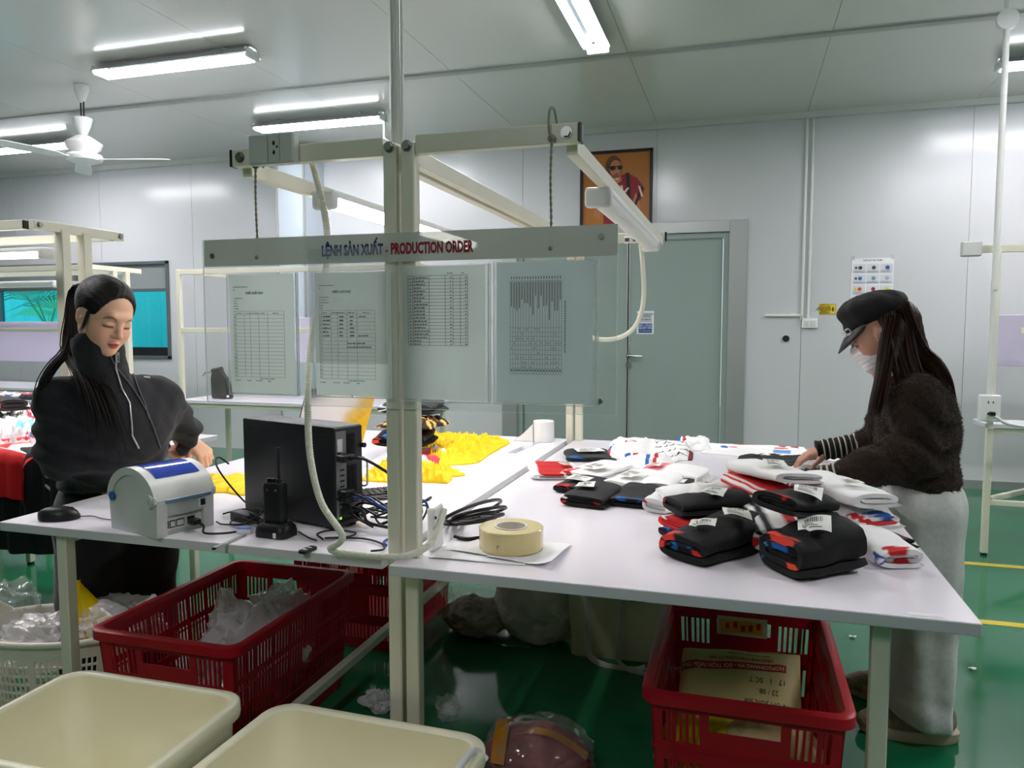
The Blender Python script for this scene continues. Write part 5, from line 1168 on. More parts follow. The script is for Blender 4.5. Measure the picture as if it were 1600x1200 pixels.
# ================================================================ JERSEYS: FOLDED PACKETS, FLAT PILES, DRAPED ONES
M['jersey'] = mat('jersey_fabric', (200, 200, 200), .72, attr=True, bump=(420, .18, 2, .002), sheen=.04, spec=.3)
M['label'] = mat('paper_label', (232, 233, 228), .5); M['bars'] = mat('label_bars', (48, 48, 50), .6)
WH, BK, RD, BL, PK = (238, 238, 238), (17, 18, 20), (196, 30, 32), (30, 96, 170), (222, 120, 130)
C3 = lambda c: np.array(lin(c)[:3])
def packet(label, loc, rz, a, b, W, turns=1.75, base=BK, trims=(), labs=(), seed=1, tilt=(0, 0), n=3.2, group='folded jerseys on the right table', inner=None, sag=.10, th=None, rag=.006, wedge=.32):
    """rolled or folded jersey: a flattened spiral sheet (cross-section in local XZ) swept along local Y; its open end faces -Y"""
    rnd = np.random.RandomState(seed); t = thing('folded_jersey', label, 'jersey', loc, rz, group)
    t.rotation_euler = (tilt[0], tilt[1], rz)
    NT = int(44*turns); th = th or .80*b/turns
    def P2(s, side):           # s in turns, side 0 outer 1 inner
        ang = -2*PI*s-.6; k = max(.02, 1-.94*s/turns-(0 if side == 0 else .80/turns*.96))
        c, q = math.cos(ang), math.sin(ang)
        return a*(1-(1-k)*.50)*math.copysign(abs(c)**(2/n), c), b*k*math.copysign(abs(q)**(2/n), q)
    prof = [P2(turns*i/NT, 0) for i in range(NT+1)]+[P2(turns*i/NT, 1) for i in range(NT, -1, -1)]
    sp = [turns*i/NT for i in range(NT+1)]*1+[turns*i/NT for i in range(NT, -1, -1)]
    NY = 30; K = len(prof); V = np.zeros((NY+1, K, 3)); col = np.zeros((NY+1, K, 3))
    for j in range(NY+1):
        v = j/NY
        for i, (x, z) in enumerate(prof):
            y = -W/2+W*v; e = min(v, 1-v)*2
            if j == 0: y += rag*math.sin(5*sp[i]+seed)+.004*sp[i]
            V[j, i] = (x*(1-.05*(1-e)**4), y, z*(1-.10*(1-e)**3))
            c = C3(inner) if (inner and sp[i] > .95) else C3(base)
            for (s0, s1, v1, cc) in trims:
                if s0 <= sp[i] <= s1 and v <= v1 and (v1 >= .9 or math.sin(sp[i]*37+seed*2)+math.sin(v*60+sp[i]*21+seed) > -.55): c = C3(cc)
            col[j, i] = c
    Pn = V.reshape(-1, 3)
    def disp(Q):
        q = Q.copy(); w = .5+.5*np.clip(Q[:, 2]/b, -1, 1)
        q[:, 2] += w*(.10*b*vn(Q+seed, 14, seed)+.06*b*vn(Q+seed, 38, seed+1)) - sag*b*w*(Q[:, 0]/a)**2 + .05*b*w*np.sin(Q[:, 1]*60+3*vn(Q, 12, seed)) - .09*b*w*np.clip(1-4*np.abs(np.sin(Q@np.array([22., 34., 0.])+seed+2.2*vn(Q, 11, seed))), 0, 1)
        q[:, 0] += .04*a*vn(Q, 22, seed+2); q[:, 2] = (q[:, 2]+b)*(1+wedge*Q[:, 1]/W); return q
    Vd = disp(Pn); z0 = Vd[:, 2].min(); Vd[:, 2] -= z0
    F = []
    for j in range(NY):
        for i in range(K):
            k2 = (i+1) % K; F.append((j*K+i, j*K+k2, (j+1)*K+k2, (j+1)*K+i))
    h = NT+1
    for j, rv in ((0, False), (NY, True)):
        for i in range(NT):
            f = (j*K+i, j*K+K-1-i, j*K+K-2-i, j*K+i+1); F.append(f[::-1] if rv else f)
    o = np_mesh('fabric', Vd, np.array(F), M['jersey'], t, col=col.reshape(-1, 3)); o.data.set_sharp_from_angle(angle=math.radians(60))
    for (u, v, lw, lh, ang) in labs:         # sticker centre in units of a and W/2, size, angle
        ca, sa = math.cos(ang), math.sin(ang)
        def top(x, y, off):
            xx = u*a+x*ca-y*sa; yy = v*W/2+x*sa+y*ca; xx = max(-.96*a, min(.96*a, xx))
            e = min((yy+W/2)/W, 1-(yy+W/2)/W)*2; e = max(0, e); z = b*(max(0, 1-abs(xx/a)**n))**(1/n)*(1-.10*(1-e)**3)
            q = disp(np.array([[xx, yy, z]]))[0]; return (q[0], q[1], q[2]-z0+off)
        lh = lh*1.35; mb = MB(); mb.grid(9, 7, lambda p, q: top((p-.5)*lw, (q-.5)*lh, .0034)); mb.build('paper_label', M['label'], t, 60)
        mb = MB(); rb = random.Random(seed)
        for k in range(11):
            x = -.32+.62*k/11; w_ = rb.choice((.012, .02, .03)); mb.grid(2, 4, lambda p, q: top((x+w_*p)*lw, (-.02+.34*q)*lh, .0042))
        for k in range(3): z_ = -.38+.11*k; mb.grid(5, 2, lambda p, q: top((-.36+.6*p*(1-.2*k))*lw, (z_+.035*q)*lh, .0042))
        mb.build('label_print', M['bars'], t)
    return t
def pk(px, py, z): p = AZ(px, py, z); return (p.x, p.y, z)
D = math.radians
T0 = TZ
# front rolls
packet('front-left rolled black jersey with a red and blue spiral end and two white labels', (-.045, 1.885, T0), D(-36), .082, .047, .255, 1.9, BK, ((.35, .62, .10, (220, 60, 50)), (.98, 1.12, .14, (220, 60, 50)), (1.2, 1.4, .1, BL), (1.55, 1.7, .2, BL)), ((.0, -.42, .058, .042, D(36)), (.25, .38, .066, .042, D(42))), 3, sag=.25)
packet('front-centre thick black jersey bundle with orange and blue print at its open end', (.166, 1.815, T0), D(-52), .084, .060, .185, 2.6, BK, ((.55, .72, .12, (230, 70, 50)), (1.0, 1.1, .1, (230, 80, 50)), (1.45, 1.68, .15, BL), (.28, .38, .12, BL)), ((.3, -.2, .068, .042, D(48)),), 5, sag=.12)
packet('front-right white folded jersey with red and blue print, by the right table edge', (.338, 1.935, T0), D(20), .064, .036, .15, 2.0, WH, ((.55, .7, .14, RD), (.30, .46, .14, (30, 90, 180)), (1.1, 1.2, .1, RD)), (), 8, inner=(214, 212, 214))
# stack behind
packet('lowest black jersey under the white one at the right table edge', (.325, 2.13, T0), D(30), .078, .022, .24, 1.4, BK, ((.5, .7, .2, (170, 30, 50)),), (), 9)
packet('middle white jersey of the right-hand stack, red and blue blocks on its edge', (.285, 2.16, T0+.042), D(33), .082, .026, .25, 1.7, WH, ((.45, .58, .2, RD), (.62, .75, .2, BL)), (), 10, inner=(222, 60, 70))
packet('topmost white jersey of the right-hand stack with a pale label', (.275, 2.17, T0+.093), D(33), .083, .030, .255, 1.7, WH, (), ((-.2, -.35, .052, .034, D(-20)),), 12, sag=.2)
packet('striped white, red and black jersey under the black one with the large label', (.085, 2.02, T0), D(10), .080, .050, .24, 2.2, WH, ((.3, .42, .9, RD), (.46, .54, .9, BK), (.58, .64, .9, BK), (.68, .8, .9, RD)), (), 14)
packet('black jersey with a large barcode label lying on top behind the thick black bundle', (.135, 1.895, T0+.108), D(-40), .074, .032, .17, 1.8, BK, ((.6, .7, .12, RD),), ((.3, .0, .062, .05, D(34)),), 16, tilt=(D(-10), D(4)), sag=.25)
packet('red and white jersey in the middle of the tall stack', (.06, 2.19, T0+.0), D(28), .080, .045, .26, 2.0, WH, ((.35, .5, 1, RD), (.52, .56, 1, WH), (.56, .62, 1, RD)), (), 18)
packet('red jersey with white piping under the topmost white one', (.075, 2.20, T0+.088), D(30), .080, .022, .25, 1.5, (214, 34, 36), ((.4, .47, 1, WH), (.52, .56, 1, WH)), (), 19)
packet('topmost white jersey of the tall middle stack with a barcode label', (.095, 2.20, T0+.130), D(32), .088, .026, .25, 1.6, WH, (), ((-.25, -.3, .058, .05, D(-30)),), 20, sag=.3, tilt=(D(-4), D(4)))
# black group left of centre
packet('folded black jersey with a bent label on top of red and black ones', (-.075, 2.08, T0+.055), D(-62), .072, .030, .20, 1.7, BK, ((.4, .5, .2, RD),), ((.25, .1, .06, .04, D(50)),), 22, sag=.35)
packet('red jersey with a white outline under the folded black one', (-.09, 2.06, T0+.018), D(-50), .074, .022, .19, 1.5, (206, 32, 34), ((.5, .56, 1, WH),), (), 23)
packet('black jersey at the bottom of the left-of-centre pile', (-.10, 2.04, T0), D(-40), .066, .018, .19, 1.5, BK, ((.5, .62, .3, BL), (.7, .8, .3, RD)), (), 24)
packet('puffy white folded jersey with a small grey label', (-.115, 2.29, T0+.01), D(-70), .085, .046, .22, 1.8, WH, (), ((.2, .1, .045, .03, D(70)),), 26, sag=.4)
packet('small white rolled jersey with a red spiral end', (-.205, 2.30, T0), D(-20), .048, .034, .15, 2.0, WH, ((.8, 1.0, .12, RD), (.4, .5, .1, RD)), (), 27)
packet('flat black jersey with a blue curl, next to the small white roll', (-.295, 2.38, T0), D(-8), .090, .022, .20, 1.5, BK, ((.55, .72, .1, BL), (.8, .95, .2, RD)), (), 28)
packet('nearest flat black jersey with a square label and a red and white curl', (-.435, 2.335, T0), D(-10), .088, .026, .19, 1.7, BK, ((.3, .4, .12, RD), (.42, .5, .1, WH), (.9, 1.05, .15, RD)), ((-.35, .1, .06, .042, D(8)),), 29)
packet('flat black jersey with a long label behind the nearest black one', (-.50, 2.50, T0), D(-14), .088, .020, .18, 1.4, BK, ((.5, .62, .2, RD),), ((-.1, -.1, .085, .036, D(-10)),), 30)
packet('black jersey with a white label between the white ones', (-.15, 2.56, T0), D(-20), .085, .018, .16, 1.4, BK, (), ((-.5, -.1, .06, .03, D(10)),), 31)
packet('black jersey with a red cuff lying behind the puffy white one', (.0, 2.52, T0), D(-35), .10, .017, .15, 1.4, BK, ((.3, .45, .2, RD),), (), 32)
# white row behind
packet('white jersey with red underside at the left end of the white row', (-.66, 2.72, T0), D(20), .105, .020, .20, 1.5, WH, ((.55, .85, 1, RD),), ((.5, .1, .05, .035, D(20)),), 33)
packet('white jersey with a barcode label, second in the white row', (-.49, 2.72, T0+.004), D(-25), .10, .024, .24, 1.5, WH, ((.5, .6, .3, RD),), ((.1, -.3, .075, .06, D(-10)),), 34)
packet('white jersey with a barcode label, third in the white row', (-.33, 2.60, T0), D(-30), .085, .026, .22, 1.6, WH, (), ((0, -.3, .07, .055, D(-8)),), 35)
packet('plain white puffed jersey beside the black one with a white label', (-.24, 2.56, T0), D(-5), .075, .030, .17, 1.7, WH, (), (), 36)
packet('long white jersey with a pink lined end behind the row', (-.22, 2.80, T0), D(-12), .15, .022, .16, 1.6, WH, ((.5, .62, 1, PK), (.3, .35, .3, BL)), ((-.5, 0, .05, .03, 0),), 37)
packet('dark jersey with a white sheet at the far left of the pile', (-.60, 3.12, T0), D(15), .12, .016, .20, 1.4, (40, 42, 44), ((.5, .6, .2, BL),), ((0, .1, .12, .05, D(10)),), 38)
# ---- loose cloth piles
def cloth_pile(label, quad, h, seed, colf, name='jersey', group=None, nu=56, nv=40, z=None, m='jersey', wr=1.0, cat='jersey', rag=.07, ridge=(26, 14)):
    """loose rumpled cloth over a quadrilateral of world points, with a ragged outline and fold ridges"""
    q = [Vector((p[0], p[1], 0)) for p in quad]; org = sum(q, Vector())/4; z = T0 if z is None else z; rnd = np.random.RandomState(seed)
    U, Vv = np.meshgrid(np.linspace(0, 1, nu), np.linspace(0, 1, nv)); U = U.ravel(); Vv = Vv.ravel()
    th = np.arctan2(Vv-.5, U-.5); rr = 1+rag*(np.sin(2*th+seed)+.7*np.sin(5*th+2*seed)+.3*np.sin(9*th+seed*3))
    u2 = .5+(U-.5)*rr; v2 = .5+(Vv-.5)*rr
    A = np.array([p[:] for p in q]); P = (A[0]*(1-u2)[:, None]+A[1]*u2[:, None])*(1-v2)[:, None]+(A[3]*(1-u2)[:, None]+A[2]*u2[:, None])*v2[:, None]
    e = np.minimum(np.minimum(U, 1-U), np.minimum(Vv, 1-Vv)); prof = np.clip(e*6, 0, 1)**.7
    a0 = rnd.rand()*3; w1 = 1.15*np.sin((P[:, 0]*math.cos(a0)+P[:, 1]*math.sin(a0))*ridge[0]*2+3.0*vn(P, 6, seed)); w2 = np.sin((P[:, 0]*math.sin(a0)-P[:, 1]*math.cos(a0))*ridge[1]*2+2.5*vn(P, 9, seed+1)); w3 = vn(P, 42, seed)
    H_ = h*(.42+.30*(1-np.abs(w1))**2*wr+.26*(1-np.abs(w2))**2*wr+.04*w3*wr+.14*vn(P, 7, seed))
    Z = z+.002+prof*H_; P[:, 2] = Z
    col = colf(U, Vv, P-np.array(org)); F = []
    for j in range(nv-1):
        for i in range(nu-1): F.append((j*nu+i, j*nu+i+1, (j+1)*nu+i+1, (j+1)*nu+i))
    ring = [i for i in range(nu)]+[j*nu+nu-1 for j in range(1, nv)]+[(nv-1)*nu+i for i in range(nu-2, -1, -1)]+[j*nu for j in range(nv-2, 0, -1)]
    n0 = len(P); low = P[ring].copy(); low[:, 2] = z; P = np.concatenate([P, low]); col = np.concatenate([col, col[ring]]); k = len(ring)
    for i in range(k): F.append((ring[(i+1) % k], ring[i], n0+i, n0+(i+1) % k))
    o = np_mesh(name, P, np.array(F), M[m] if isinstance(m, str) else m, None, (org.x, org.y, z), col); o.location = (org.x, org.y, z); o.data.set_sharp_from_angle(angle=math.radians(65))
    return tag(o, label, cat, group)
def flatc(*regs, base=WH):
    def f(U, V, P):
        c = np.tile(C3(base), (len(U), 1))
        for (u0, u1, v0, v1, cc) in regs: c[(U >= u0) & (U <= u1) & (V >= v0) & (V <= v1)] = C3(cc)
        return c
    return f
YL = (252, 208, 8)
M['yellowcloth'] = mat('yellow_cloth', (250, 206, 12), .7, attr=True, bump=(300, .2, 2, .002))
GY = 'yellow jerseys on the computer table'
cloth_pile('large heap of crumpled yellow jerseys at the far end of the computer table', [pz(640, 738), pz(745, 722), pz(806, 688), pz(655, 682)], .058, 3, flatc(base=YL), group=GY, m='yellowcloth', ridge=(66, 34), nu=120, nv=90)
cloth_pile('second yellow jersey heap with long sleeves reaching to the posts', [pz(560, 752), pz(700, 756), pz(722, 742), pz(592, 722)], .055, 5, flatc(base=YL), group=GY, m='yellowcloth', ridge=(66, 38), nu=100, nv=60)
cloth_pile('yellow jersey corner showing between the printer and the tower', [pz(322, 768), pz(400, 778), pz(420, 745), pz(318, 742)], .03, 7, flatc(base=YL), group=GY, m='yellowcloth')
G2 = 'loose jerseys at the far end of the right table'
def pattern(U, V, P):
    c = np.tile(C3(WH), (len(U), 1)); s = np.abs(((V*5.2+.35*np.sin(U*7)) % 1)-.5) < .045; c[s & (U > .15) & (U < .95)] = C3((28, 28, 34)); c[(U > .9) & (V < .4)] = C3((120, 20, 34)); return c
cloth_pile('white jersey with black curved lines across it', [pz(1015, 722), pz(1082, 720), pz(1088, 695), pz(1010, 690)], .045, 11, pattern, group=G2, wr=.5, nu=120, nv=90)
cloth_pile('white jersey with a small red print on its raised chest', [pz(948, 715), pz(1010, 722), pz(1022, 690), pz(955, 688)], .045, 13, flatc((.35, .62, .62, .74, RD), (0, .12, .0, .25, RD), (0, .12, .25, .5, BL)), group=G2, wr=.7)
cloth_pile('white jersey sleeve with blue and red bands in front of the line-patterned one', [pz(965, 732), pz(1050, 734), pz(1052, 714), pz(970, 716)], .045, 14, flatc((.50, .58, .0, .8, BL), (.64, .72, 0, .8, RD), (.1, .2, .6, 1, BL), (.24, .34, .6, 1, RD)), group=G2, wr=.6)
cloth_pile('white jersey tail right of the line-patterned one', [pz(1060, 705), pz(1110, 706), pz(1108, 686), pz(1055, 686)], .03, 15, flatc((.0, .15, .5, 1, BL), (.2, .3, .5, 1, RD)), group=G2)
cloth_pile('long white jersey with a red neckline and blue lettering under the outstretched hand', [pz(1095, 708), pz(1262, 724), pz(1262, 699), pz(1102, 693)], .018, 16, flatc((.28, .55, .86, 1, RD), (.18, .25, .45, .62, BL), (.26, .34, .5, .62, (224, 90, 90)), (.68, .84, .35, .6, (96, 150, 210)), (.7, .82, .66, .76, (224, 90, 90)), (.74, .80, .82, 1, (170, 30, 60)), (.86, .93, .82, 1, (170, 30, 60))), group=G2, rag=.03, wr=.4)
cloth_pile('thin white jersey edge layered below the long white one', [pz(1160, 722), pz(1350, 738), pz(1360, 712), pz(1180, 708)], .012, 17, flatc((.2, .8, .0, .12, PK)), group=G2, rag=.04, wr=.4)
cloth_pile('black jersey spread beside the tall stack, its collar near the hand', [pz(1128, 752), pz(1240, 742), pz(1300, 716), pz(1150, 708)], .022, 18, flatc((.0, .08, .2, .5, RD), base=BK), group=G2, rag=.08)
cloth_pile('black jersey draped over the near hand of the woman in brown', [(.16, 2.58), (.43, 2.66), (.44, 2.98), (.17, 2.88)], .092, 19, flatc(base=(24, 25, 28)), group=G2, rag=.05, wr=.6)
cloth_pile('white jersey between the two arms of the woman in brown', [(.20, 2.95), (.42, 3.0), (.42, 3.14), (.2, 3.1)], .055, 20, flatc(), group=G2, rag=.08)
# ---- heaps behind the computer tower and on the left benches
G3 = 'jerseys behind the computer tower'
cloth_pile('white and red jersey heap just behind the laptop', [(-1.42, 2.66), (-1.12, 2.66), (-1.14, 2.98), (-1.42, 2.96)], .07, 24, flatc((.5, 1, .2, .7, (224, 70, 80))), group=G3, rag=.05)
packet('black jersey with red and blue trim stacked behind the laptop', (-1.32, 2.86, T0+.07), D(10), .13, .035, .24, 1.9, BK, ((.3, .5, .3, (230, 80, 60)), (.55, .75, .3, BL)), (), 41, group=G3)
cloth_pile('gold and black patterned jersey on the stack behind the laptop', [(-1.42, 2.78), (-1.18, 2.78), (-1.18, 2.98), (-1.42, 2.98)], .05, 25, lambda U, V, P: np.where((vn(P, 60, 3) > .1)[:, None], C3((226, 176, 84)), C3((40, 26, 22))), group=G3, z=T0+.142, rag=.05)
packet('dark jersey on top of the stack behind the laptop', (-1.34, 2.98, T0+.185), D(5), .15, .035, .2, 1.6, (34, 34, 38), ((.3, .5, .3, WH),), (), 42, group=G3)
G4 = 'jerseys heaped on the left bench'
q4 = lambda x0, x1, y0, y1: [(x0, y0), (x1, y0), (x1, y1), (x0, y1)]
def pq(x0, x1, y0, y1, z=.86): return [tuple(AZ(x, y, z))[:2] for x, y in ((x0, y1), (x1, y1), (x1, y0), (x0, y0))]
cloth_pile('white jersey with a red ring print on the left heap', pq(-25, 78, 622, 658), .13, 31, lambda U, V, P: np.where((np.abs(np.hypot((U-.78)/.12, (V-.5)/.25)-1) < .15)[:, None], C3((200, 60, 80)), C3(WH)), group=G4, wr=.7)
cloth_pile('pale blue jersey with red edging on the left heap', pq(18, 80, 644, 668), .12, 32, flatc((0, .08, 0, 1, (214, 60, 70)), base=(120, 196, 232)), group=G4, wr=.6)
cloth_pile('white and pink tangle of jerseys in the middle of the left heap', pq(-25, 72, 656, 690), .11, 33, lambda U, V, P: np.where((vn(P, 11, 5) > .55)[:, None], C3((206, 70, 84)), np.where((vn(P, 13, 9) < -.65)[:, None], C3((90, 110, 160)), C3((214, 208, 212)))), group=G4)
cloth_pile('red jersey spread near the front of the left heap', pq(5, 100, 664, 684), .09, 34, flatc(base=(226, 44, 44)), group=G4)
cloth_pile('light blue and cream jersey at the front of the left heap', pq(-10, 92, 678, 692, .83), .06, 35, flatc((0, .6, .3, 1, (126, 196, 230)), base=(232, 222, 200)), group=G4)
cloth_pile('yellow jersey corner at the right of the left heap', pq(76, 104, 680, 696, .83), .06, 36, flatc(base=(244, 196, 20)), group=G4, m='yellowcloth')
packet('dark jersey roll at the back of the left heap', (-3.9, 3.12, T0+.10), D(80), .10, .05, .36, 1.8, (40, 34, 36), ((.3, .5, .2, (214, 90, 60)),), (), 43, group=G4)
packet('black cap-like jersey bundle on the left heap', (-2.96, 2.78, T0+.09), D(30), .07, .035, .14, 1.8, (34, 36, 40), (), (), 44, group=G4)
def drape(label, x0, x1, ytop, drop, colf, seed, bulge=.05, y_edge=2.405, group='jerseys draped over the left bench front'):
    """jersey lying on the bench and hanging over its front edge"""
    nu, nv = 46, 60; Ls = ytop-y_edge; tot = Ls+drop; V = []; UV = []
    for j in range(nv):
        s = tot*j/(nv-1)
        for i in range(nu):
            u = i/(nu-1); x = x0+(x1-x0)*u; f = .018*math.sin(u*17+seed)+.010*math.sin(u*41+2*seed)
            xs = (u-.5); rnd_ = bulge*(1-(2*xs)**2)
            if s < Ls: y = ytop-s; z = T0+.03+rnd_+f*.5*(s/Ls); y += 0
            else:
                q = s-Ls; a = min(q/.09, PI/2); y = y_edge-.055*math.sin(a)-f*min(1, q/.15)-.012; z = T0+.03+rnd_-(.055*(1-math.cos(a)))-max(0, q-.09*PI/2)
                x += .03*(u-.5)*min(1, q/.3)*(-1)
            V.append((x, y, z)); UV.append((u, j/(nv-1)))
    V = np.array(V); UV = np.array(UV); F = [(j*nu+i, (j+1)*nu+i, (j+1)*nu+i+1, j*nu+i+1) for j in range(nv-1) for i in range(nu-1)]
    n0 = len(V); nrm = np.zeros_like(V); V2 = V.copy(); V2[:, 2] -= .004; V2[:, 1] += .004; c = colf(UV[:, 0], UV[:, 1], V)
    F2 = [tuple(n0+i for i in reversed(f)) for f in F]
    o = np_mesh('jersey', np.concatenate([V, V2]), np.array(F+F2), M['jersey'], None, (x0, ytop, T0), np.concatenate([c, c])); o.location = (x0, ytop, T0)
    return tag(o, label, 'jersey', group)
def redj(U, V, P):
    c = np.tile(C3((200, 26, 30)), (len(U), 1)); c[(U > .72) & (V > .10) & (V < .52) & (U < .93-.0*V)] = C3((232, 226, 226)); c[(U > .75) & (U < .90) & (V > .13) & (V < .40)] = C3((226, 218, 218)); c[(V > .52) & (V < .54) & (U > .2)] = C3((236, 220, 220)); c[(np.abs(np.hypot((U-.45)/.12, (V-.62)/.07)-1) < .15)] = C3((236, 226, 226)); return c
def blk(U, V, P):
    c = np.tile(C3((24, 24, 27)), (len(U), 1)); w = .78+.05*np.sin(V*80); c[(np.abs(U-w) < .012) & (V > .66) & (V < .82)] = C3((226, 226, 226)); return c
drape('red jersey with white panels hanging over the front of the left bench', -3.25, -2.71, 2.62, .27, redj, 2, .035, 2.35)
drape('black jersey with a white squiggle hanging over the left bench front beside the red one', -2.98, -2.54, 2.62, .37, blk, 5, .03, 2.39)
drape('black jersey hanging lower behind the red one at the left bench front', -3.5, -2.68, 2.48, .50, lambda U, V, P: np.tile(C3((20, 20, 23)), (len(U), 1)), 7, .0, 2.43)
# far-left bench heap
G5 = 'jerseys on the far left bench'
cloth_pile('sky blue sheet on the far left bench', q4(-6.6, -4.45, 4.5, 4.9), .012, 51, flatc(base=(150, 206, 224)), name='cloth_sheet', group=G5, wr=.3, rag=.02, cat='cloth')
cloth_pile('white, red and blue jerseys scattered on the far left bench', q4(-6.4, -4.9, 4.45, 4.7), .05, 52, lambda U, V, P: np.where((vn(P, 14, 2) > .5)[:, None], C3((196, 60, 70)), np.where((vn(P, 16, 4) < -.5)[:, None], C3((60, 80, 150)), C3((226, 224, 228)))), group=G5)
cloth_pile('two dark jerseys in a flat pile on the far left bench front', q4(-5.4, -4.6, 4.42, 4.52), .05, 53, flatc((.4, .6, .0, .5, (230, 110, 60)), base=(40, 40, 44)), group=G5)
# ================================================================ PEOPLE
class Body:
    """list of smooth-blended primitives; ('c' capsule | 'e' ellipsoid), op +1 add, -1 carve"""
    def __init__(s): s.p = []
    def cap(s, a, b, ra, rb, k=.02, op=1): s.p.append(('c', np.array(a, float), np.array(b, float), ra, rb, k, op)); return s
    def ell(s, c, r, R=None, k=.02, op=1): s.p.append(('e', np.array(c, float), np.array(r, float), R, None, k, op)); return s
    def chain(s, pts, rs, k=.02):
        for i in range(len(pts)-1): s.cap(pts[i], pts[i+1], rs[i], rs[i+1], k)
        return s
    def box(s, q):
        if q[0] == 'c': lo = np.minimum(q[1]-q[3], q[2]-q[4]); hi = np.maximum(q[1]+q[3], q[2]+q[4])
        else: m = q[2].max(); lo, hi = q[1]-m, q[1]+m
        return lo, hi
    def bounds(s):
        B = [s.box(q) for q in s.p if q[6] > 0]; return np.min([b[0] for b in B], 0), np.max([b[1] for b in B], 0)
    def __call__(s, P):
        full = len(P) < 60000 and not getattr(s, 'fine', False); d = np.full(len(P), .09)
        for q in s.p:
            if full: ix = slice(None)
            else:
                lo, hi = s.box(q); m = q[5]+.022
                ix = np.nonzero(((P > lo-m) & (P < hi+m)).all(1))[0]
                if not len(ix): continue
            Q = P[ix]; v = d_cap(Q, q[1], q[2], q[3], q[4]) if q[0] == 'c' else d_ell(Q, q[1], q[2], q[3])
            d[ix] = smin(d[ix], v, q[5]) if q[6] > 0 else smax(d[ix], -v, q[5])
        return d
def coarse_fix(body):
    """coarse pass needs true distances, fine pass may cull"""
    def fn(P):
        body.fine = fn.n > 0; fn.n += 1; return body(P)
    fn.n = 0; return fn
def mesh_sdf(fn, lo, hi, h, zs=None):
    return nets(fn, lo, hi, h, zs)
class Frame:
    def __init__(s, o, yaw, pitch=0, roll=0, sc=1.0):
        """f forward (yaw in world degrees), l left, u up; pitch>0 looks down"""
        R = Matrix.Rotation(math.radians(yaw), 4, 'Z') @ Matrix.Rotation(math.radians(pitch), 4, 'Y') @ Matrix.Rotation(math.radians(roll), 4, 'X')
        s.R = R; s.M = np.array(R.to_3x3()); s.o = np.array(o, float); s.sc = sc
    def __call__(s, f, l, u): return s.o+s.M@(np.array([f, l, u])*s.sc)
    def loc(s, P): return (P-s.o)@s.M/s.sc
def head_prims(B, H, neck):
    R = H.R; e = lambda c, r, k=.02, op=1, rr=None: B.ell(H(*c), np.array(r)*H.sc, R if rr is None else R @ rr, k*H.sc, op)
    e((-.012, 0, .036), (.094, .076, .084)); e((.022, 0, -.018), (.068, .063, .086), .03); e((.040, 0, -.070), (.044, .046, .042), .025); e((.066, 0, -.094), (.020, .022, .018), .02)
    for s in (-1, 1):
        e((.046, s*.036, -.036), (.034, .028, .030), .02); e((-.004, s*.074, -.008), (.019, .009, .029), .004, 1, rotm(0, math.radians(-12), math.radians(-s*16))); e((-.001, s*.088, -.004), (.0105, .007, .019), .004, -1); e((.009, s*.078, -.012), (.006, .005, .009), .004)
    B.cap(H(.080, -.026, .026), H(.080, .026, .026), .011*H.sc, .011*H.sc, .016)
    for s in (-1, 1): e((.100, s*.033, .003), (.017, .020, .013), .014, -1)
    for s in (-1, 1): e((.0745, s*.0315, .001), (.0125, .0165, .0105), .006)
    B.cap(H(.085, 0, .008), H(.101, 0, -.028), .0065*H.sc, .0095*H.sc, .010); e((.100, 0, -.033), (.0125, .0115, .0095), .006)
    for s in (-1, 1): e((.092, s*.0115, -.036), (.0095, .0075, .0065), .005)
    e((.086, 0, -.0605), (.0105, .0195, .0055), .004); e((.085, 0, -.0705), (.0108, .0165, .0065), .004); e((.0975, 0, -.0655), (.007, .026, .0010), .003, -1)
    B.cap(H(-.022, 0, -.05), neck, .052*H.sc, .056, .03)
def hand_prims(B, w, hd, hn, hs, curl=(.35, .45, .35), s=1.0, spread=.12, thumb=None, k=.004):
    """w wrist, hd towards the knuckles, hn back-of-hand normal, hs towards the thumb"""
    w, hd, hn, hs = [np.array(v, float) for v in (w, hd, hn, hs)]; hd /= np.linalg.norm(hd); hn -= hd*(hn@hd); hn /= np.linalg.norm(hn); hs = hs-hd*(hs@hd)-hn*(hs@hn); hs /= np.linalg.norm(hs)
    off = (.028, .0095, -.009, -.026); ln = (.95, 1.06, 1.0, .8); kl = (.082, .086, .083, .075)
    for i in range(4):
        kb = w+hd*kl[i]*s+hs*off[i]*s; B.cap(w+hs*off[i]*.55*s, kb, .0155*s, .0115*s, .012)
    for i in range(4):
        p = w+hd*kl[i]*s+hs*off[i]*s; a = .12
        sp = hs*off[i]*spread*10
        for j, (L, r0, r1) in enumerate(((.040, .0098, .0088), (.026, .0088, .0079), (.019, .0079, .0066))):
            a += curl[j]; dr = (hd+sp)*math.cos(a)-hn*math.sin(a); dr /= np.linalg.norm(dr); q = p+dr*L*ln[i]*s; B.cap(p, q, r0*s, r1*s, k); p = q
    b = w+hd*.022*s+hs*.022*s-hn*.004; t1 = thumb if thumb is not None else (hd*.72+hs*.62-hn*.30); t1 = np.array(t1)/np.linalg.norm(t1)
    m = b+t1*.042*s; t2 = t1*.8+hd*.35-hn*.15; t2 /= np.linalg.norm(t2); B.cap(b, m, .0145*s, .0105*s, .008); B.cap(m, m+t2*.032*s, .0102*s, .0082*s, k)
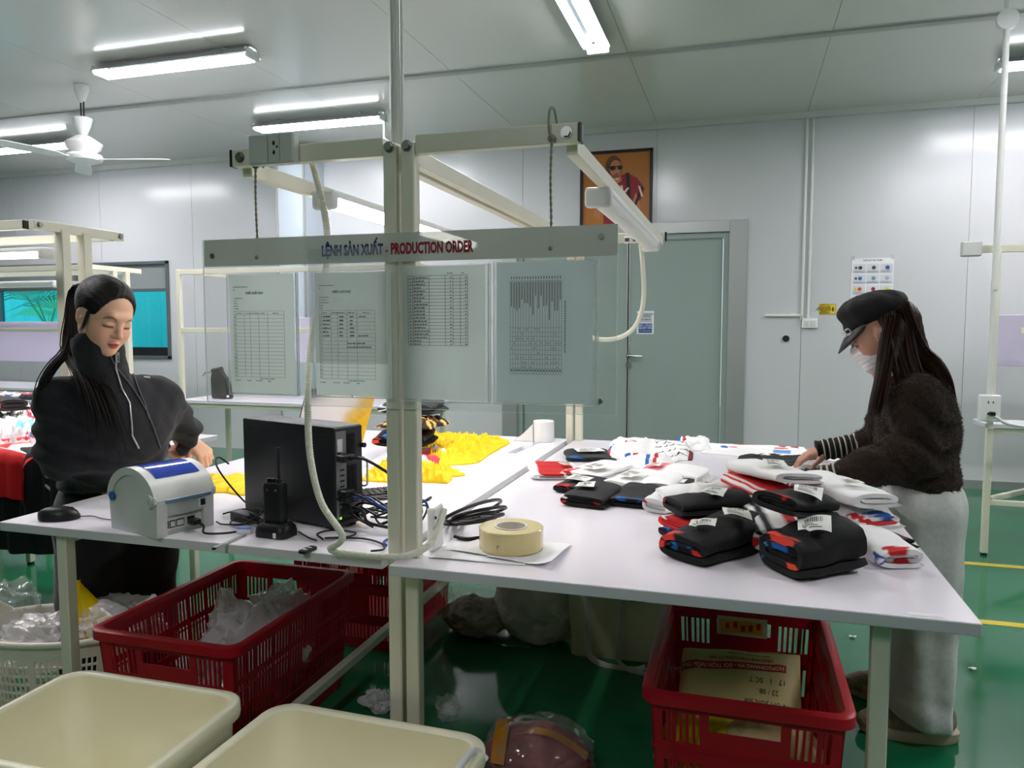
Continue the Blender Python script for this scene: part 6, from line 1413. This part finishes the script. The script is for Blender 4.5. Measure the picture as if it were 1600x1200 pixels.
def skin_mesh(name, B, h, zs, parent, org, H, tone, lips, brow, extra=None):
    lo, hi = B.bounds(); lo = lo-.02; hi = hi+.02
    V, F = mesh_sdf(coarse_fix(B), lo, hi, h, zs)
    L = H.loc(V); col = np.tile(np.array(lin(tone)[:3]), (len(V), 1))
    def blend(mask, c): nonlocal col; m = np.clip(mask, 0, 1)[:, None]; col = col*(1-m)+np.array(lin(c)[:3])*m
    near = np.linalg.norm(L-np.array([.05, 0, -.02]), axis=1) < .16
    blend(near*np.exp(-((L[:, 1].__abs__()-.042)/.022)**2-((L[:, 2]+.035)/.02)**2)*(L[:, 0] > .03)*.35, (226, 140, 118))
    blend(near*np.exp(-(L[:, 1]/.012)**2-((L[:, 2]+.034)/.012)**2)*(L[:, 0] > .08)*.3, (214, 130, 108))
    blend(near*(L[:, 0] > .07)*np.clip((1-((L[:, 1]/.0195)**2+((L[:, 2]+.066)/.0105)**2))*2.5, 0, 1), lips)
    blend(near*(L[:, 0] > .07)*np.exp(-((L[:, 2]+.0655)/.0014)**2)*(abs(L[:, 1]) < .022)*.75, (96, 34, 36))
    for s in (-1, 1):
        y = L[:, 1]*s-.032
        bz = .0245-.9*(y/.05)**2*.12*1 + 0*y; blend(near*(L[:, 0] > .045)*np.exp(-((L[:, 2]-bz-.001)/.0032)**2)*np.clip((.019-abs(y))/.005, 0, 1)*.8, brow)
        blend(near*(L[:, 0] > .055)*np.exp(-((L[:, 2]+.0075-(y/.03)**2*.004)/.0034)**2)*np.clip((.0165-abs(y))/.003, 0, 1)*1., (22, 13, 11))
        blend(near*(L[:, 0] > .055)*np.exp(-((L[:, 2]-.009)/.0016)**2)*np.clip((.015-abs(y))/.004, 0, 1)*.3, (130, 84, 68))
        blend(near*np.exp(-((L[:, 1]-s*.0085)/.0032)**2-((L[:, 2]+.0425)/.002)**2)*(L[:, 0] > .085)*.6, (90, 46, 38))
    if extra is not None: col = extra(V, col)
    return np_mesh(name, V, F, M['skin'], parent, org, col)
M['skin'] = mat('skin', (214, 160, 132), .48, attr=True, sss=.12, spec=.4, bump=(90, .06))
def person_root(loc, label): return thing('person', label, 'person', loc)
def cloth_mesh(name, B, h, parent, org, m, wr, cuts=(), sub=None, zs=None, col=None):
    """clothing: blended primitives + fold displacement, trimmed by half-spaces (point, normal)"""
    def raw(P):
        d = B(P)
        if wr: d = d+wr(P)
        for p0, n, k in cuts: d = smax(d, (P-np.array(p0))@np.array(n), k)
        if sub is not None: d = smax(d, -sub(P), .004)
        return d
    st = {'n': 0}
    def fn(P): B.fine = st['n'] > 0; st['n'] += 1; return raw(P)
    lo, hi = B.bounds(); V, F = nets(fn, lo-.03, hi+.03, h, zs)
    return np_mesh(name, V, F, m, parent, org, None if col is None else col(V))
def strands(name, roots, fn, n, r, m, parent, org, seg=12, seed=1, sides=4):
    """bundle of tapered hair strands: fn(t, a, b) -> point for random a, b"""
    rnd = np.random.RandomState(seed); mb = MB()
    for i in range(n):
        a, b, c = rnd.uniform(-1, 1, 3); P = [Vector(np.array(fn(k/seg, a, b, c))-np.array(org)) for k in range(seg+1)]
        mb.mi = int(rnd.rand()*len(m)) if isinstance(m, list) else 0
        mb.tube(P, [r*(1-.75*(k/seg)**3) for k in range(seg+1)], sides, False)
    return mb.build(name, m, parent, 80)
def bez(pts):
    S = spline(pts, 12)
    def f(t): x = t*(len(S)-1); i = min(int(x), len(S)-2); return np.array(S[i].lerp(S[i+1], x-i))
    return f
A3 = lambda x, y, d: np.array(AD(x, y, d))
# ------------------------------------------------ woman in black fleece at the left
def woman_left():
    org = A3(178, 780, 2.84); org[2] = 0
    t = person_root(tuple(org), 'woman with a long black ponytail in a black zipped fleece, head bowed')
    H = Frame(A3(163, 494, 2.38), -14, 22, -6, .965)
    neck = A3(166, 596, 2.50); bf = Frame(A3(178, 780, 2.84), -27)
    Sr, Sl = A3(94, 626, 2.42), A3(246, 622, 2.66)
    Er, El = A3(100, 712, 2.44), A3(288, 684, 2.84)
    Wr, Wl = np.array((-2.075, 2.27, .885)), np.array((-1.985, 2.365, .888))
    hip = A3(178, 790, 2.82); chest = A3(176, 670, 2.60)
    B = Body(); head_prims(B, H, neck)
    B.cap(neck, hip, .052, .08, .05).cap(Sr, Sl, .038, .038, .05)
    B.chain([Sr, Er, Wr], [.045, .036, .026]).chain([Sl, El, Wl], [.045, .036, .026])
    lf = bf.M@np.array([0, 1, 0]); ff = bf.M@np.array([1, 0, 0])
    for s in (-1, 1):
        hp = hip+lf*s*.08+np.array([0, 0, -.03]); kn = hp+lf*s*.01+ff*.03; kn[2] = .45; an = kn-ff*.03; an[2] = .09
        B.chain([hp, kn, an], [.075, .05, .036]); B.cap(an+np.array([0, 0, -.045]), an+ff*.12+np.array([0, 0, -.06]), .032, .025)
    hand_prims(B, Wr, (.75, .30, -.28), (.1, -.1, 1), (-.45, .9, .0), (.3, .5, .4), .98)
    hand_prims(B, Wl, (.62, .0, -.42), (.45, -.3, .8), (.1, -.9, -.3), (.85, 1.25, .8), .95)
    zs = np.concatenate([np.arange(0, .74, .012), np.arange(.74, .94, .0034), np.arange(.94, 1.12, .010), np.arange(1.12, 1.56, .0028)])
    skin_mesh('body', B, .0030, zs, t, org, H, (226, 178, 150), (196, 84, 84), (52, 38, 34))
    # trousers
    T_ = Body()
    for s in (-1, 1):
        hp = hip+lf*s*.075; kn = hp+lf*s*.015+ff*.02; kn[2] = .45; an = kn-ff*.02; an[2] = .05; T_.chain([hp, kn, an], [.125, .115, .12], .03)
    T_.cap(hip+lf*.06+np.array([0, 0, .05]), hip-lf*.06+np.array([0, 0, .05]), .10, .10, .04)
    M['blackcloth'] = mat('black_trouser_cloth', (17, 18, 21), .85, bump=(160, .2), sheen=.2)
    cloth_mesh('trousers', T_, .012, t, org, M['blackcloth'], lambda P: .006*vn(P, 22), cuts=[((0, 0, .02), (0, 0, -1), .01)])
    # jacket
    J = Body(); Rz = bf.R; sh = (Sr+Sl)/2
    J.ell(sh+np.array([0, 0, -.08])+ff*.02, (.125, .185, .16), Rz, .05); J.ell(chest+np.array([0, 0, -.03]), (.135, .185, .17), Rz, .06); J.ell(A3(180, 755, 2.74), (.145, .185, .15), Rz, .06)
    J.cap(Sr, Sl, .062, .060, .06); J.chain([Sr, Er, (Er+Wr)/2, Wr-(Wr-Er)*.10], [.076, .074, .064, .048], .035); J.chain([Sl, El, Wl-(Wl-El)*.05], [.076, .073, .047], .035)
    cb = neck+np.array([0, 0, -.01]); ct = H(.006, 0, -.092); J.cap(cb, ct, .080, .071, .03)
    def jw(P):
        L = (P-org)@bf.M
        w = .005*vn(P, 15, 1)+.0032*vn(P*np.array([1, 1, .6]), 36, 2)
        for e, amp in ((Er, .013), (El, .011), ((Sr+Er)/2, .006), ((Sl+El)/2, .006)):
            g = np.exp(-(np.linalg.norm(P-e, axis=1)/.10)**2); w = w+amp*g*np.sin((P@np.array([.3, .2, 1.]))*95+3*vn(P, 9))
        g = np.exp(-((P[:, 2]-.86)/.08)**2); w = w+.006*g*np.sin(P@np.array([20., 12., 48.])+2*vn(P, 7))
        return w
    ctop = H(.03, 0, -.092); ndir = H.M@np.array([-.25, 0, 1.0]); ndir /= np.linalg.norm(ndir)
    headclear = Body(); headclear.ell(H(-.005, 0, -.005), np.array((.090, .074, .094))*1.06, H.R, .02).cap(H(-.02, 0, -.04), neck, .050, .050, .01)
    def sub(P): return np.where(P[:, 2] > ctop[2]-.16, np.maximum(headclear(P), 0*P[:, 2]-9), 1.)
    M['fleece'] = mat('black_fleece', (40, 41, 45), .95, bump=(240, .5, 4, .004), sheen=.12, var=(70, .15), spec=.2)
    collar_cut = (tuple(H(.0, 0, -.070)), tuple(ndir), .012)
    def wr2(P): return jw(P)
    # cut collar flat only near the neck
    class CutB(Body):
        pass
    def rawcut(P):
        return (P-np.array(H(.0, 0, -.086)))@ndir
    Jc = J
    def jwr(P):
        base = jw(P); return base
    st = {'n': 0}
    def fn(P):
        J.fine = st['n'] > 0; headclear.fine = False; st['n'] += 1
        d = J(P)+jw(P); r = np.linalg.norm((P-neck)[:, :2], axis=1)
        near = (r < .15) & (P[:, 2] > neck[2]+.02)
        if near.any(): d[near] = smax(d[near], rawcut(P[near]), .012)
        near = (P[:, 2] > neck[2]-.05) & (r < .16)
        if near.any():
            hc = Body(); hc.p = headclear.p; d[near] = smax(d[near], -hc(P[near]), .006)
        d = smax(d, .752-P[:, 2], .02)
        for w, e in ((Wr, Er), (Wl, El)):
            n_ = (w-e)/np.linalg.norm(w-e); c = w-n_*.018; m = (np.linalg.norm(P-w, axis=1) < .11)
            if m.any(): d[m] = smax(d[m], (P[m]-c)@n_, .008)
        return d
    lo, hi = J.bounds(); V, F = nets(fn, lo-.03, hi+.03, .0052)
    jk = np_mesh('jacket', V, F, M['fleece'], t, org)
    from mathutils.bvhtree import BVHTree
    bvh = BVHTree.FromPolygons([tuple(v) for v in V], [tuple(f) for f in F])
    cpos = Vector((0, 0, CAMZ))
    def onj(px, py, off=.003):
        d = Vector(ray(px, py)).normalized(); h = bvh.ray_cast(cpos, d, 6)
        return None if h[0] is None else h[0]+h[1]*off
    def jl(pts, r, m, name, off=.003):
        S = []
        for a, b in zip(pts[:-1], pts[1:]):
            for k in range(6): S.append((a[0]+(b[0]-a[0])*k/6, a[1]+(b[1]-a[1])*k/6))
        S.append(pts[-1]); Q = [onj(x, y, off) for x, y in S]; Q = [q-Vector(org) for q in Q if q is not None]
        if len(Q) > 2: mb = MB(); mb.tube(Q, r, 6); return mb.build(name, m, t, 80)
    zipm = mat('silver_zip', (190, 190, 186), .35, .6); tape = mat('grey_zip_tape', (78, 80, 84), .7)
    jl([(181, 553), (180, 575), (190, 608), (202, 630), (205, 660), (206, 680), (216, 700)], .0030, zipm, 'zip')
    jl([(168, 548), (180, 572), (203, 602), (218, 624), (230, 645), (240, 670), (250, 700)], .0026, tape, 'zip_tape')
    jl([(198, 550), (206, 580), (217, 612), (226, 632), (232, 655)], .0026, tape, 'zip_tape')
    q = onj(181, 553, .006)
    if q is not None:
        q = q-Vector(org); mb = MB(); X = Matrix.Translation(q) @ Matrix.Rotation(math.radians(-45+90), 4, 'Z'); mb.X = X
        mb.box(-.006, .006, -.003, .001, -.004, .006, .001); mb.box(-.006, -.003, -.004, -.001, -.022, -.004); mb.box(.003, .006, -.004, -.001, -.022, -.004); mb.box(-.006, .006, -.004, -.001, -.026, -.020); mb.build('zip_puller', zipm, t)
    q = onj(230, 591, .003); q2 = onj(238, 592, .003)
    if q is not None and q2 is not None:
        mb = MB(); dx = (q2-q).normalized(); up = Vector((0, 0, 1)); nn = dx.cross(up); X = Matrix((dx[:]+(0,), up[:]+(0,), nn[:]+(0,), (0, 0, 0, 1))).transposed(); X.translation = q-Vector(org)-dx*.012
        text_mb(mb, 'mmuuu', .0085, X, 0, .8, bold=.0006, depth=.001); mb.build('chest_lettering', mat('white_thread', (220, 220, 220), .6), t)
    # hair: tight cap + ponytail
    M['hair'] = mat('black_hair', (18, 15, 15), .5, spec=.35, bump=(60, .5, 3, .004), aniso=(1, 1, 6)); M['hair2'] = mat('dark_brown_hair', (34, 23, 19), .5, spec=.35)
    hb = Body(); hb.ell(H(-.014, 0, .040), np.array((.102, .084, .092))*H.sc, H.R, .01); hb.ell(H(-.075, 0, .060), np.array((.034, .036, .036))*H.sc, H.R, .03)
    nf = np.array([.905, 0, -.426])
    def hfn(P):
        L = H.loc(P); d = hb(P); hl = (L@nf-.020-.020*(L[:, 1]/.07)**2)*H.sc
        d = smax(d, hl, .006); d = smax(d, (-L[:, 2]-.038-.6*(-L[:, 0]-.03)*(L[:, 0] < -.03))*H.sc, .01)
        ear = np.linalg.norm((L-np.array([.004, 0, -.012]))*np.array([1, 0, .75]), axis=1)-.026; d = np.where(np.abs(L[:, 1]) > .055, smax(d, -ear*H.sc, .004), d)
        az = np.arctan2(L[:, 1], L[:, 2]+.02+.0001); return d+.0006*np.sin(L[:, 1]*330+9*vn(L, 20))+.0010*vn(L, 40)
    lo, hi = hb.bounds(); V, F = nets(hfn, lo-.01, hi+.01, .003); np_mesh('hair', V, F, M['hair'], t, org)
    base = H(-.095, 0, .075)
    p1 = bez([base, A3(117, 452, 2.50), A3(113, 500, 2.50), A3(114, 550, 2.47), A3(140, 590, 2.40), A3(160, 640, 2.37), A3(178, 720, 2.36)])
    o1 = lambda t_, a, b, c: p1(t_*(.75+.25*abs(c)))+H.M@np.array([a*.010, b*.014, 0])*(1+2.4*t_)*(.4+t_*.9)+np.array([0, 0, .004*math.sin(6*t_+9*a)])
    strands('ponytail', None, o1, 170, .0024, [M['hair'], M['hair2']], t, org, 16, 3)
    p2 = bez([base, A3(115, 455, 2.50), A3(111, 510, 2.49), A3(103, 548, 2.44), A3(82, 572, 2.38), A3(66, 600, 2.36), A3(62, 632, 2.36)])
    o2 = lambda t_, a, b, c: p2(t_)+H.M@np.array([a*.006, b*.008, 0])*(1+1.2*t_)+np.array([0, 0, .003*math.sin(5*t_+9*b)])
    strands('ponytail', None, o2, 46, .0019, [M['hair'], M['hair2']], t, org, 16, 4)
    p3 = bez([H(.030, -.076, .02), H(.034, -.080, -.02), H(.03, -.082, -.055)])
    strands('side_lock', None, lambda t_, a, b, c: p3(t_*(.6+.4*abs(c)))+np.array([a*.004, a*.003, 0]), 16, .0012, [M['hair']], t, org, 6, 5)
woman_left()
# ------------------------------------------------ woman in brown fleece at the right
def woman_right():
    org = A3(1440, 1000, 2.47); org[2] = 0
    t = person_root(tuple(org), 'woman in a black cap, white mask, brown fleece and pale grey trousers')
    H = Frame(A3(1373, 519, 2.50), 170, 32, 0, .98)
    hip = A3(1444, 770, 2.47); neck = A3(1408, 592, 2.50); up_ = np.array([0, 0, 1.])
    bf = Frame(hip, 178); lf = bf.M@np.array([0, 1, 0]); ff = bf.M@np.array([1, 0, 0])
    Sl, Sr = A3(1432, 624, 2.35), A3(1404, 620, 2.64)
    El, Er = A3(1424, 716, 2.34), A3(1372, 692, 2.76)
    Wl, Wr = A3(1302, 742, 2.44), A3(1300, 701, 2.80)
    B = Body(); head_prims(B, H, neck)
    B.chain([neck, A3(1432, 660, 2.48), hip], [.075, .08, .085], .05).cap(Sl, Sr, .040, .040, .05)
    B.chain([Sl, El, Wl], [.045, .036, .026]).chain([Sr, Er, Wr], [.045, .036, .026])
    feet = []
    for s, px, py, d in ((1, 1440, 1132, 2.44), (-1, 1412, 1085, 2.66)):
        an = A3(px, py, d); an[2] = .085; hp = hip+lf*s*.075-up_*.06; kn = (hp+an)/2+ff*.015; B.chain([hp, kn, an], [.062, .05, .036]); B.cap(an+np.array([0, 0, -.03]), an+ff*.12+np.array([0, 0, -.045]), .034, .028); feet.append((an, s))
    hand_prims(B, Wr, (-.85, .10, -.26), (-.15, -.2, 1), (-.25, -1, -.1), (.25, .45, .35), .98, .16)
    hand_prims(B, Wl, (-.9, .25, -.1), (-.1, 0, 1), (.2, 1, 0), (.3, .45, .35), .95)
    zs = np.concatenate([np.arange(0, .78, .012), np.arange(.78, .93, .0036), np.arange(.93, 1.12, .010), np.arange(1.12, 1.50, .0036)])
    skin_mesh('body', B, .0036, zs, t, org, H, (196, 148, 126), (180, 90, 90), (50, 38, 34))
    # trousers
    T_ = Body()
    for (an, s), hpx in zip(feet, (0, 0)):
        hp = hip+lf*s*.075+np.array([0, 0, -.04]); kn = (hp+an)/2-ff*.005; lo_ = an+np.array([0, 0, -.01])+ff*.012
        T_.chain([hp, kn, lo_], [.104, .094, .100], .03)
    T_.ell(hip+ff*.0+np.array([0, 0, -.03]), (.105, .16, .12), bf.R, .05); T_.cap(hip+lf*.055+ff*.02, hip-lf*.055+ff*.02, .092, .092, .04)
    M['sweat'] = mat('grey_marl_jersey', (208, 209, 207), .95, bump=(220, .3, 4, .003), var=(60, .10), sheen=.2)
    def tw(P):
        lowf = np.clip((.22-P[:, 2])/.2, 0, 1)
        return .005*vn(P, 13, 4)+.006*lowf*np.sin(P@np.array([34., 10., 40.])+2.5*vn(P, 8))+.004*np.sin(P@np.array([60., 25., 6.])+2*vn(P, 5))
    cloth_mesh('trousers', T_, .0065, t, org, M['sweat'], tw, cuts=[((hip[0], 0, .055), (-.30, 0, -.95), .012)])
    from mathutils.bvhtree import BVHTree
    # shoes
    M['shoe'] = mat('beige_sneaker', (148, 132, 110), .8, bump=(120, .8, 3, .004), var=(40, .3)); M['sole'] = mat('sneaker_sole', (186, 172, 146), .6)
    for an, s in feet:
        yaw = math.radians(176+8*s); sh = bpy.data.objects.new('shoe', None); COL.objects.link(sh); sh.parent = t; sh.location = Vector(an-org); sh.location.z = 0; sh.rotation_euler.z = yaw
        S_ = Body(); S_.chain([(-.055, 0, .065), (.03, 0, .062), (.13, 0, .042), (.165, 0, .036)], [.045, .044, .040, .032], .02); S_.cap((-.05, 0, .08), (-.05, 0, .10), .04, .042, .02)
        cutS = [((0, 0, .022), (0, 0, -1), .004), ((0, 0, .12), (0, 0, 1), .01)]
        st = {'n': 0}
        def fn(P, S_=S_, st=st):
            S_.fine = st['n'] > 0; st['n'] += 1; d = S_(P)+.0012*vn(P, 90); d = smax(d, .022-P[:, 2], .004); return smax(d, P[:, 2]-.115, .006)
        lo, hi = S_.bounds(); V, F = nets(fn, lo-.01, hi+.01, .0055); np_mesh('upper', V, F, M['shoe'], sh)
        mb = MB(); R = []
        for z, k in ((0, .97), (.004, 1.0), (.018, 1.01), (.034, 1.02), (.036, .99)):
            ring = []
            for q in range(36):
                a = 2*PI*q/36; x = .053+.148*math.cos(a)*k; w = .047*(1-.10*math.cos(a+.5)); ring.append((x-.012, w*math.copysign(abs(math.sin(a))**.72, math.sin(a))*k, z+.006*max(0, math.cos(a))**3))
            R.append(ring)
        mb.loft(R); mb.build('sole', M['sole'], sh, 40)
        mb = MB(); mb.box(.02, .045, -.052, -.040, .045, .085, .003) if s > 0 else mb.box(.02, .045, .040, .052, .045, .085, .003); mb.tube(spline([(.06, -.04, .07), (.062, 0, .092), (.06, .04, .07)], 6), .006, 6, flat=.4); mb.build('strap', M['sole'], sh)
    # brown fleece jacket
    J = Body()
    mid = A3(1428, 680, 2.48)
    J.ell((neck+(Sl+Sr)/2*1)/2+np.array([0, 0, -.05])-ff*.035, (.10, .18, .12), bf.R, .05); J.ell(mid+np.array([0, 0, .0])-ff*.008, (.125, .165, .15), bf.R, .06); J.ell(A3(1438, 745, 2.47), (.115, .165, .085), bf.R, .05)
    J.cap(Sl, Sr, .066, .066, .06); J.chain([Sl, El, (El+Wl)/2, El+(Wl-El)*.84], [.071, .069, .058, .043], .035); J.chain([Sr, Er, Er+(Wr-Er)*.30], [.068, .062, .050], .035)
    J.cap(neck+np.array([0, 0, -.04]), neck+np.array([0, 0, .01]), .075, .07, .03)
    hp_ = A3(1440, 782, 2.47)
    def jw(P):
        w = .004*vn(P, 17, 6)+.0022*vn(P, 55, 3)+.0018*vn(P, 130, 2)+.0012*vn(P, 260, 5)
        for e, amp in ((El, .012), (Sl-np.array([0, 0, .06]), .006), (Er, .008)):
            g = np.exp(-(np.linalg.norm(P-e, axis=1)/.11)**2); w = w+amp*g*np.sin(P@np.array([30., 8., 74.])+3*vn(P, 8))
        return w
    st = {'n': 0}; hn_ = np.array([-.22, 0, -1.]); hn_ /= np.linalg.norm(hn_)
    def fn(P):
        J.fine = st['n'] > 0; st['n'] += 1; d = J(P)+jw(P)
        m = np.linalg.norm((P-np.array(hp_))[:, :2], axis=1) < .4
        below = (P-np.array(hp_))@hn_; arm = P[:, 0] < Wl[0]+.22
        d = np.where(arm, d, smax(d, below, .012)); return d
    lo, hi = J.bounds(); V, F = nets(fn, lo-.03, hi+.03, .0052)
    M['brownfleece'] = mat('brown_fleece', (48, 37, 30), .97, bump=(190, .9, 5, .006), var=(55, .35), sheen=.1, spec=.15)
    np_mesh('fleece_jacket', V, F, M['brownfleece'], t, org)
    rnd = np.random.RandomState(9); fi = rnd.randint(0, len(F), 30000); c0 = V[F[fi, 0]]*.5+V[F[fi, 2]]*.5+rnd.normal(size=(30000, 3))*.0015
    nrm = np.cross(V[F[fi, 2]]-V[F[fi, 0]], V[F[fi, 3]]-V[F[fi, 1]]); nrm /= np.linalg.norm(nrm, axis=1)[:, None]+1e-9
    dr = nrm*1.0+rnd.normal(size=nrm.shape)*.7; dr /= np.linalg.norm(dr, axis=1)[:, None]; sd = np.cross(dr, rnd.normal(size=nrm.shape)); sd /= np.linalg.norm(sd, axis=1)[:, None]
    Ln = rnd.uniform(.004, .0095, (30000, 1)); VV = np.concatenate([c0-sd*.0009, c0+sd*.0009, c0+dr*Ln]); FF = np.stack([np.arange(30000), np.arange(30000)+30000, np.arange(30000)+60000], 1)
    pile = np_mesh('fleece_pile', VV, FF, [mat('fleece_fibre', (62, 50, 42), .9)], t, org); tag(pile, kind='stuff')
    # striped cuffs of the jumper underneath
    cs = []
    for nm, a, b, r0, r1 in (('striped_cuff', Er+(Wr-Er)*.28, Wr+(Wr-Er)/np.linalg.norm(Wr-Er)*.055, .046, .036), ('striped_cuff', El+(Wl-El)*.74, Wl+(Wl-El)/np.linalg.norm(Wl-El)*.05, .037, .034)):
        ax = (b-a); Lc = np.linalg.norm(ax); Vv = Vector(ax/Lc); n_ = 72; P = []; Rr = []
        mb = MB(); mb.mi = 0; rings = []
        e1 = Vv.cross(Vector((0, 0, 1))).normalized(); e2 = Vv.cross(e1)
        prof = [(k/n_, r0+(r1-r0)*k/n_+.0022*math.sin(k*.55)+(.003 if k/n_ < .15 else 0)) for k in range(n_+1)]
        for u_, r in prof:
            p = Vector(a-org)+Vv*Lc*u_; rings.append([tuple(p+(e1*math.cos(2*PI*q/20)+e2*math.sin(2*PI*q/20))*r) for q in range(20)])
        mb.loft(rings)
        for i, f in enumerate(mb.f):
            k = (i//20)/n_; s_ = (k*Lc/.0185) % 1.0
            mb.m[i] = 1 if (.62 < s_ < .92 and .12 < k < .88) else 0
        mb.build(nm, [mat('black_knit', (20, 20, 22), .9), mat('cream_knit', (196, 190, 176), .9)], t, 60)
    # face mask
    K = Body(); K.ell(H(.044, 0, -.045), np.array((.058, .062, .060))*H.sc, H.R, .02); K.ell(H(.090, 0, -.030), np.array((.022, .022, .03))*H.sc, H.R, .025); K.ell(H(.07, 0, -.092), np.array((.03, .035, .025))*H.sc, H.R, .03)
    st2 = {'n': 0}
    def fk(P):
        K.fine = st2['n'] > 0; st2['n'] += 1; L = H.loc(P); d = K(P)+.0008*np.sin(L[:, 2]*420)
        d = smax(d, (.012+.25*np.abs(L[:, 2]+.045)-L[:, 0])*H.sc, .004); return smax(d, (L[:, 2]-.004-.25*(.08-L[:, 0]))*H.sc, .006)
    lo, hi = K.bounds(); V, F = nets(fk, lo-.01, hi+.01, .0032); np_mesh('face_mask', V, F, mat('white_mask', (232, 226, 228), .8, bump=(150, .1)), t, org)
    for a, b in (((.012, .062, -.012), (-.012, .080, .012)), ((.010, .062, -.07), (-.010, .081, -.028))):
        mb = MB(); mb.tube([Vector(H(*a)-org), Vector((H(*a)+H(*b))/2-org)+Vector(H.M@np.array([0, .006, 0])), Vector(H(*b)-org)], .0014, 6); mb.build('ear_loop', M['white'], t)
    mb = MB(); c = Vector(H(-.004, .083, -.045)-org); mb.tube([c+Vector((.007*math.cos(a), -.001, .009*math.sin(a)-.006)) for a in [2*PI*k/14 for k in range(15)]], .0012, 5); mb.build('earring', M['chrome'], t, 60)
    # cap
    Cc = Body(); Cc.ell(H(-.022, 0, .084), np.array((.112, .106, .052))*H.sc, H.R @ rotm(0, math.radians(-16), 0), .02); Cc.ell(H(-.012, 0, .056), np.array((.102, .086, .036))*H.sc, H.R, .03)
    st3 = {'n': 0}
    def fc(P):
        Cc.fine = st3['n'] > 0; st3['n'] += 1; L = H.loc(P); az = np.arctan2(L[:, 1], L[:, 0]+.015); d = Cc(P)+.0022*np.cos(az*8)*np.clip((L[:, 2]-.06)/.03, 0, 1)*.8+.0015*vn(P, 60)
        return smax(d, (.036+.10*(L[:, 0]+.02)-L[:, 2])*H.sc, .004)
    lo, hi = Cc.bounds(); V, F = nets(fc, lo-.01, hi+.01, .0042); M['capcloth'] = mat('black_cap_cloth', (16, 16, 18), .8, bump=(200, .3))
    np_mesh('cap', V, F, M['capcloth'], t, org)
    mb = MB(); R = []
    def br(a, r_, z):
        r_ = r_*max(0, math.cos(a*1.22))**.4; return Vector(H(-.012+(.104+.052*r_*math.cos(a*.98)**.8)*math.cos(a), (.084+.006*r_)*math.sin(a), .046-.034*r_-.008*r_*r_+z+.010*abs(math.sin(a))**2*r_)-org)
    for z in (0, -.0035): pass
    g = 22; rows = []
    top = [[br(-1.25+2.5*i/g, j/6, 0) for i in range(g+1)] for j in range(7)]; bot = [[p-Vector(H.M@np.array([0, 0, .004])) for p in row] for row in top]
    vs = [p[:] for row in top for p in row]+[p[:] for row in bot for p in row]; n1 = 7*(g+1); fs = []
    for j in range(6):
        for i in range(g):
            a = j*(g+1)+i; fs += [(a, a+1, a+g+2, a+g+1), (n1+a+g+1, n1+a+g+2, n1+a+1, n1+a)]
    for i in range(g): a = 6*(g+1)+i; fs.append((a, a+1, n1+a+1, n1+a))
    for j in range(6):
        for i in (0, g): a = j*(g+1)+i; fs.append((a, a+g+1, n1+a+g+1, n1+a))
    mb.add(vs, fs); mb.build('cap_brim', mat('glossy_brim', (14, 14, 16), .3), t, 60)
    for a_, nm in ((.62, 'cap_emblem'), (.30, 'cap_emblem')):
        p = Vector(H(-.012+.107*math.cos(a_)*1.01, .0915*math.sin(a_), .050)-org); out = Vector(H.M@np.array([math.cos(a_)/.104, math.sin(a_)/.088, 0])).normalized(); upv = Vector(H.M@np.array([0, 0, 1])); sd = out.cross(upv)
        mb = MB()
        for cx in (-.0045, .0045):
            q0, q1 = (.6, 2*PI-.6) if cx < 0 else (PI+.6, 3*PI-.6); mb.tube([p+out*.003+sd*(cx+.0085*math.cos(q))+upv*(.0105*math.sin(q)) for q in [q0+(q1-q0)*k/16 for k in range(17)]], .0015, 5)
        mb.build(nm, M['white'], t, 80)
    # hair
    hm = [mat('dark_brown_long_hair', (32, 20, 17), .5, spec=.3), mat('brown_long_hair', (56, 33, 24), .5, spec=.3), mat('chestnut_tip_hair', (84, 50, 34), .45)]
    hb = Body(); hb.ell(H(-.030, 0, .015), np.array((.085, .086, .085))*H.sc, H.R, .02)
    hb.chain([H(-.06, 0, .0), A3(1420, 560, 2.49), A3(1450, 590, 2.47)], [.075, .06, .03], .03); hb.chain([H(-.03, .055, -.03), A3(1385, 590, 2.40), A3(1375, 640, 2.38)], [.045, .04, .02], .03)
    st4 = {'n': 0}
    def fh(P):
        hb.fine = st4['n'] > 0; st4['n'] += 1; L = H.loc(P); d = hb(P)+.002*np.sin(P[:, 0]*420+P[:, 1]*160+4*vn(P, 9))
        d = smax(d, (L[:, 0]+.016+.35*(L[:, 2]+.03)*(L[:, 2] < -.03))*H.sc, .008) ; return d
    lo, hi = hb.bounds(); V, F = nets(fh, lo-.01, hi+.01, .0045); np_mesh('hair', V, F, hm[0], t, org)
    q1 = bez([H(-.064, .072, .028), A3(1384, 548, 2.41), A3(1378, 590, 2.37), A3(1370, 625, 2.36), A3(1364, 652, 2.36)])
    strands('long_hair', None, lambda t_, a, b, c: q1(t_*(.72+.28*abs(c)))+np.array([a*.023*(1-.3*t_), b*.03, .004*math.sin(7*t_+5*a)]), 330, .0015, hm[:2], t, org, 14, 6)
    q2 = bez([H(-.09, .02, .035), A3(1432, 545, 2.46), A3(1460, 572, 2.41), A3(1478, 600, 2.39), A3(1488, 632, 2.40)])
    strands('long_hair', None, lambda t_, a, b, c: q2(t_*(.6+.4*abs(c)))+np.array([a*.016-.02*t_*abs(a), b*.07, .012*a+.010]), 320, .0015, hm, t, org, 14, 7)
    q3 = bez([H(-.07, .055, .02), A3(1412, 560, 2.38), A3(1425, 600, 2.34), A3(1420, 640, 2.31)])
    strands('long_hair', None, lambda t_, a, b, c: q3(t_*(.6+.4*abs(c)))+np.array([a*.042, b*.015, .004*a]), 300, .0015, hm[:2], t, org, 12, 8)
woman_right()
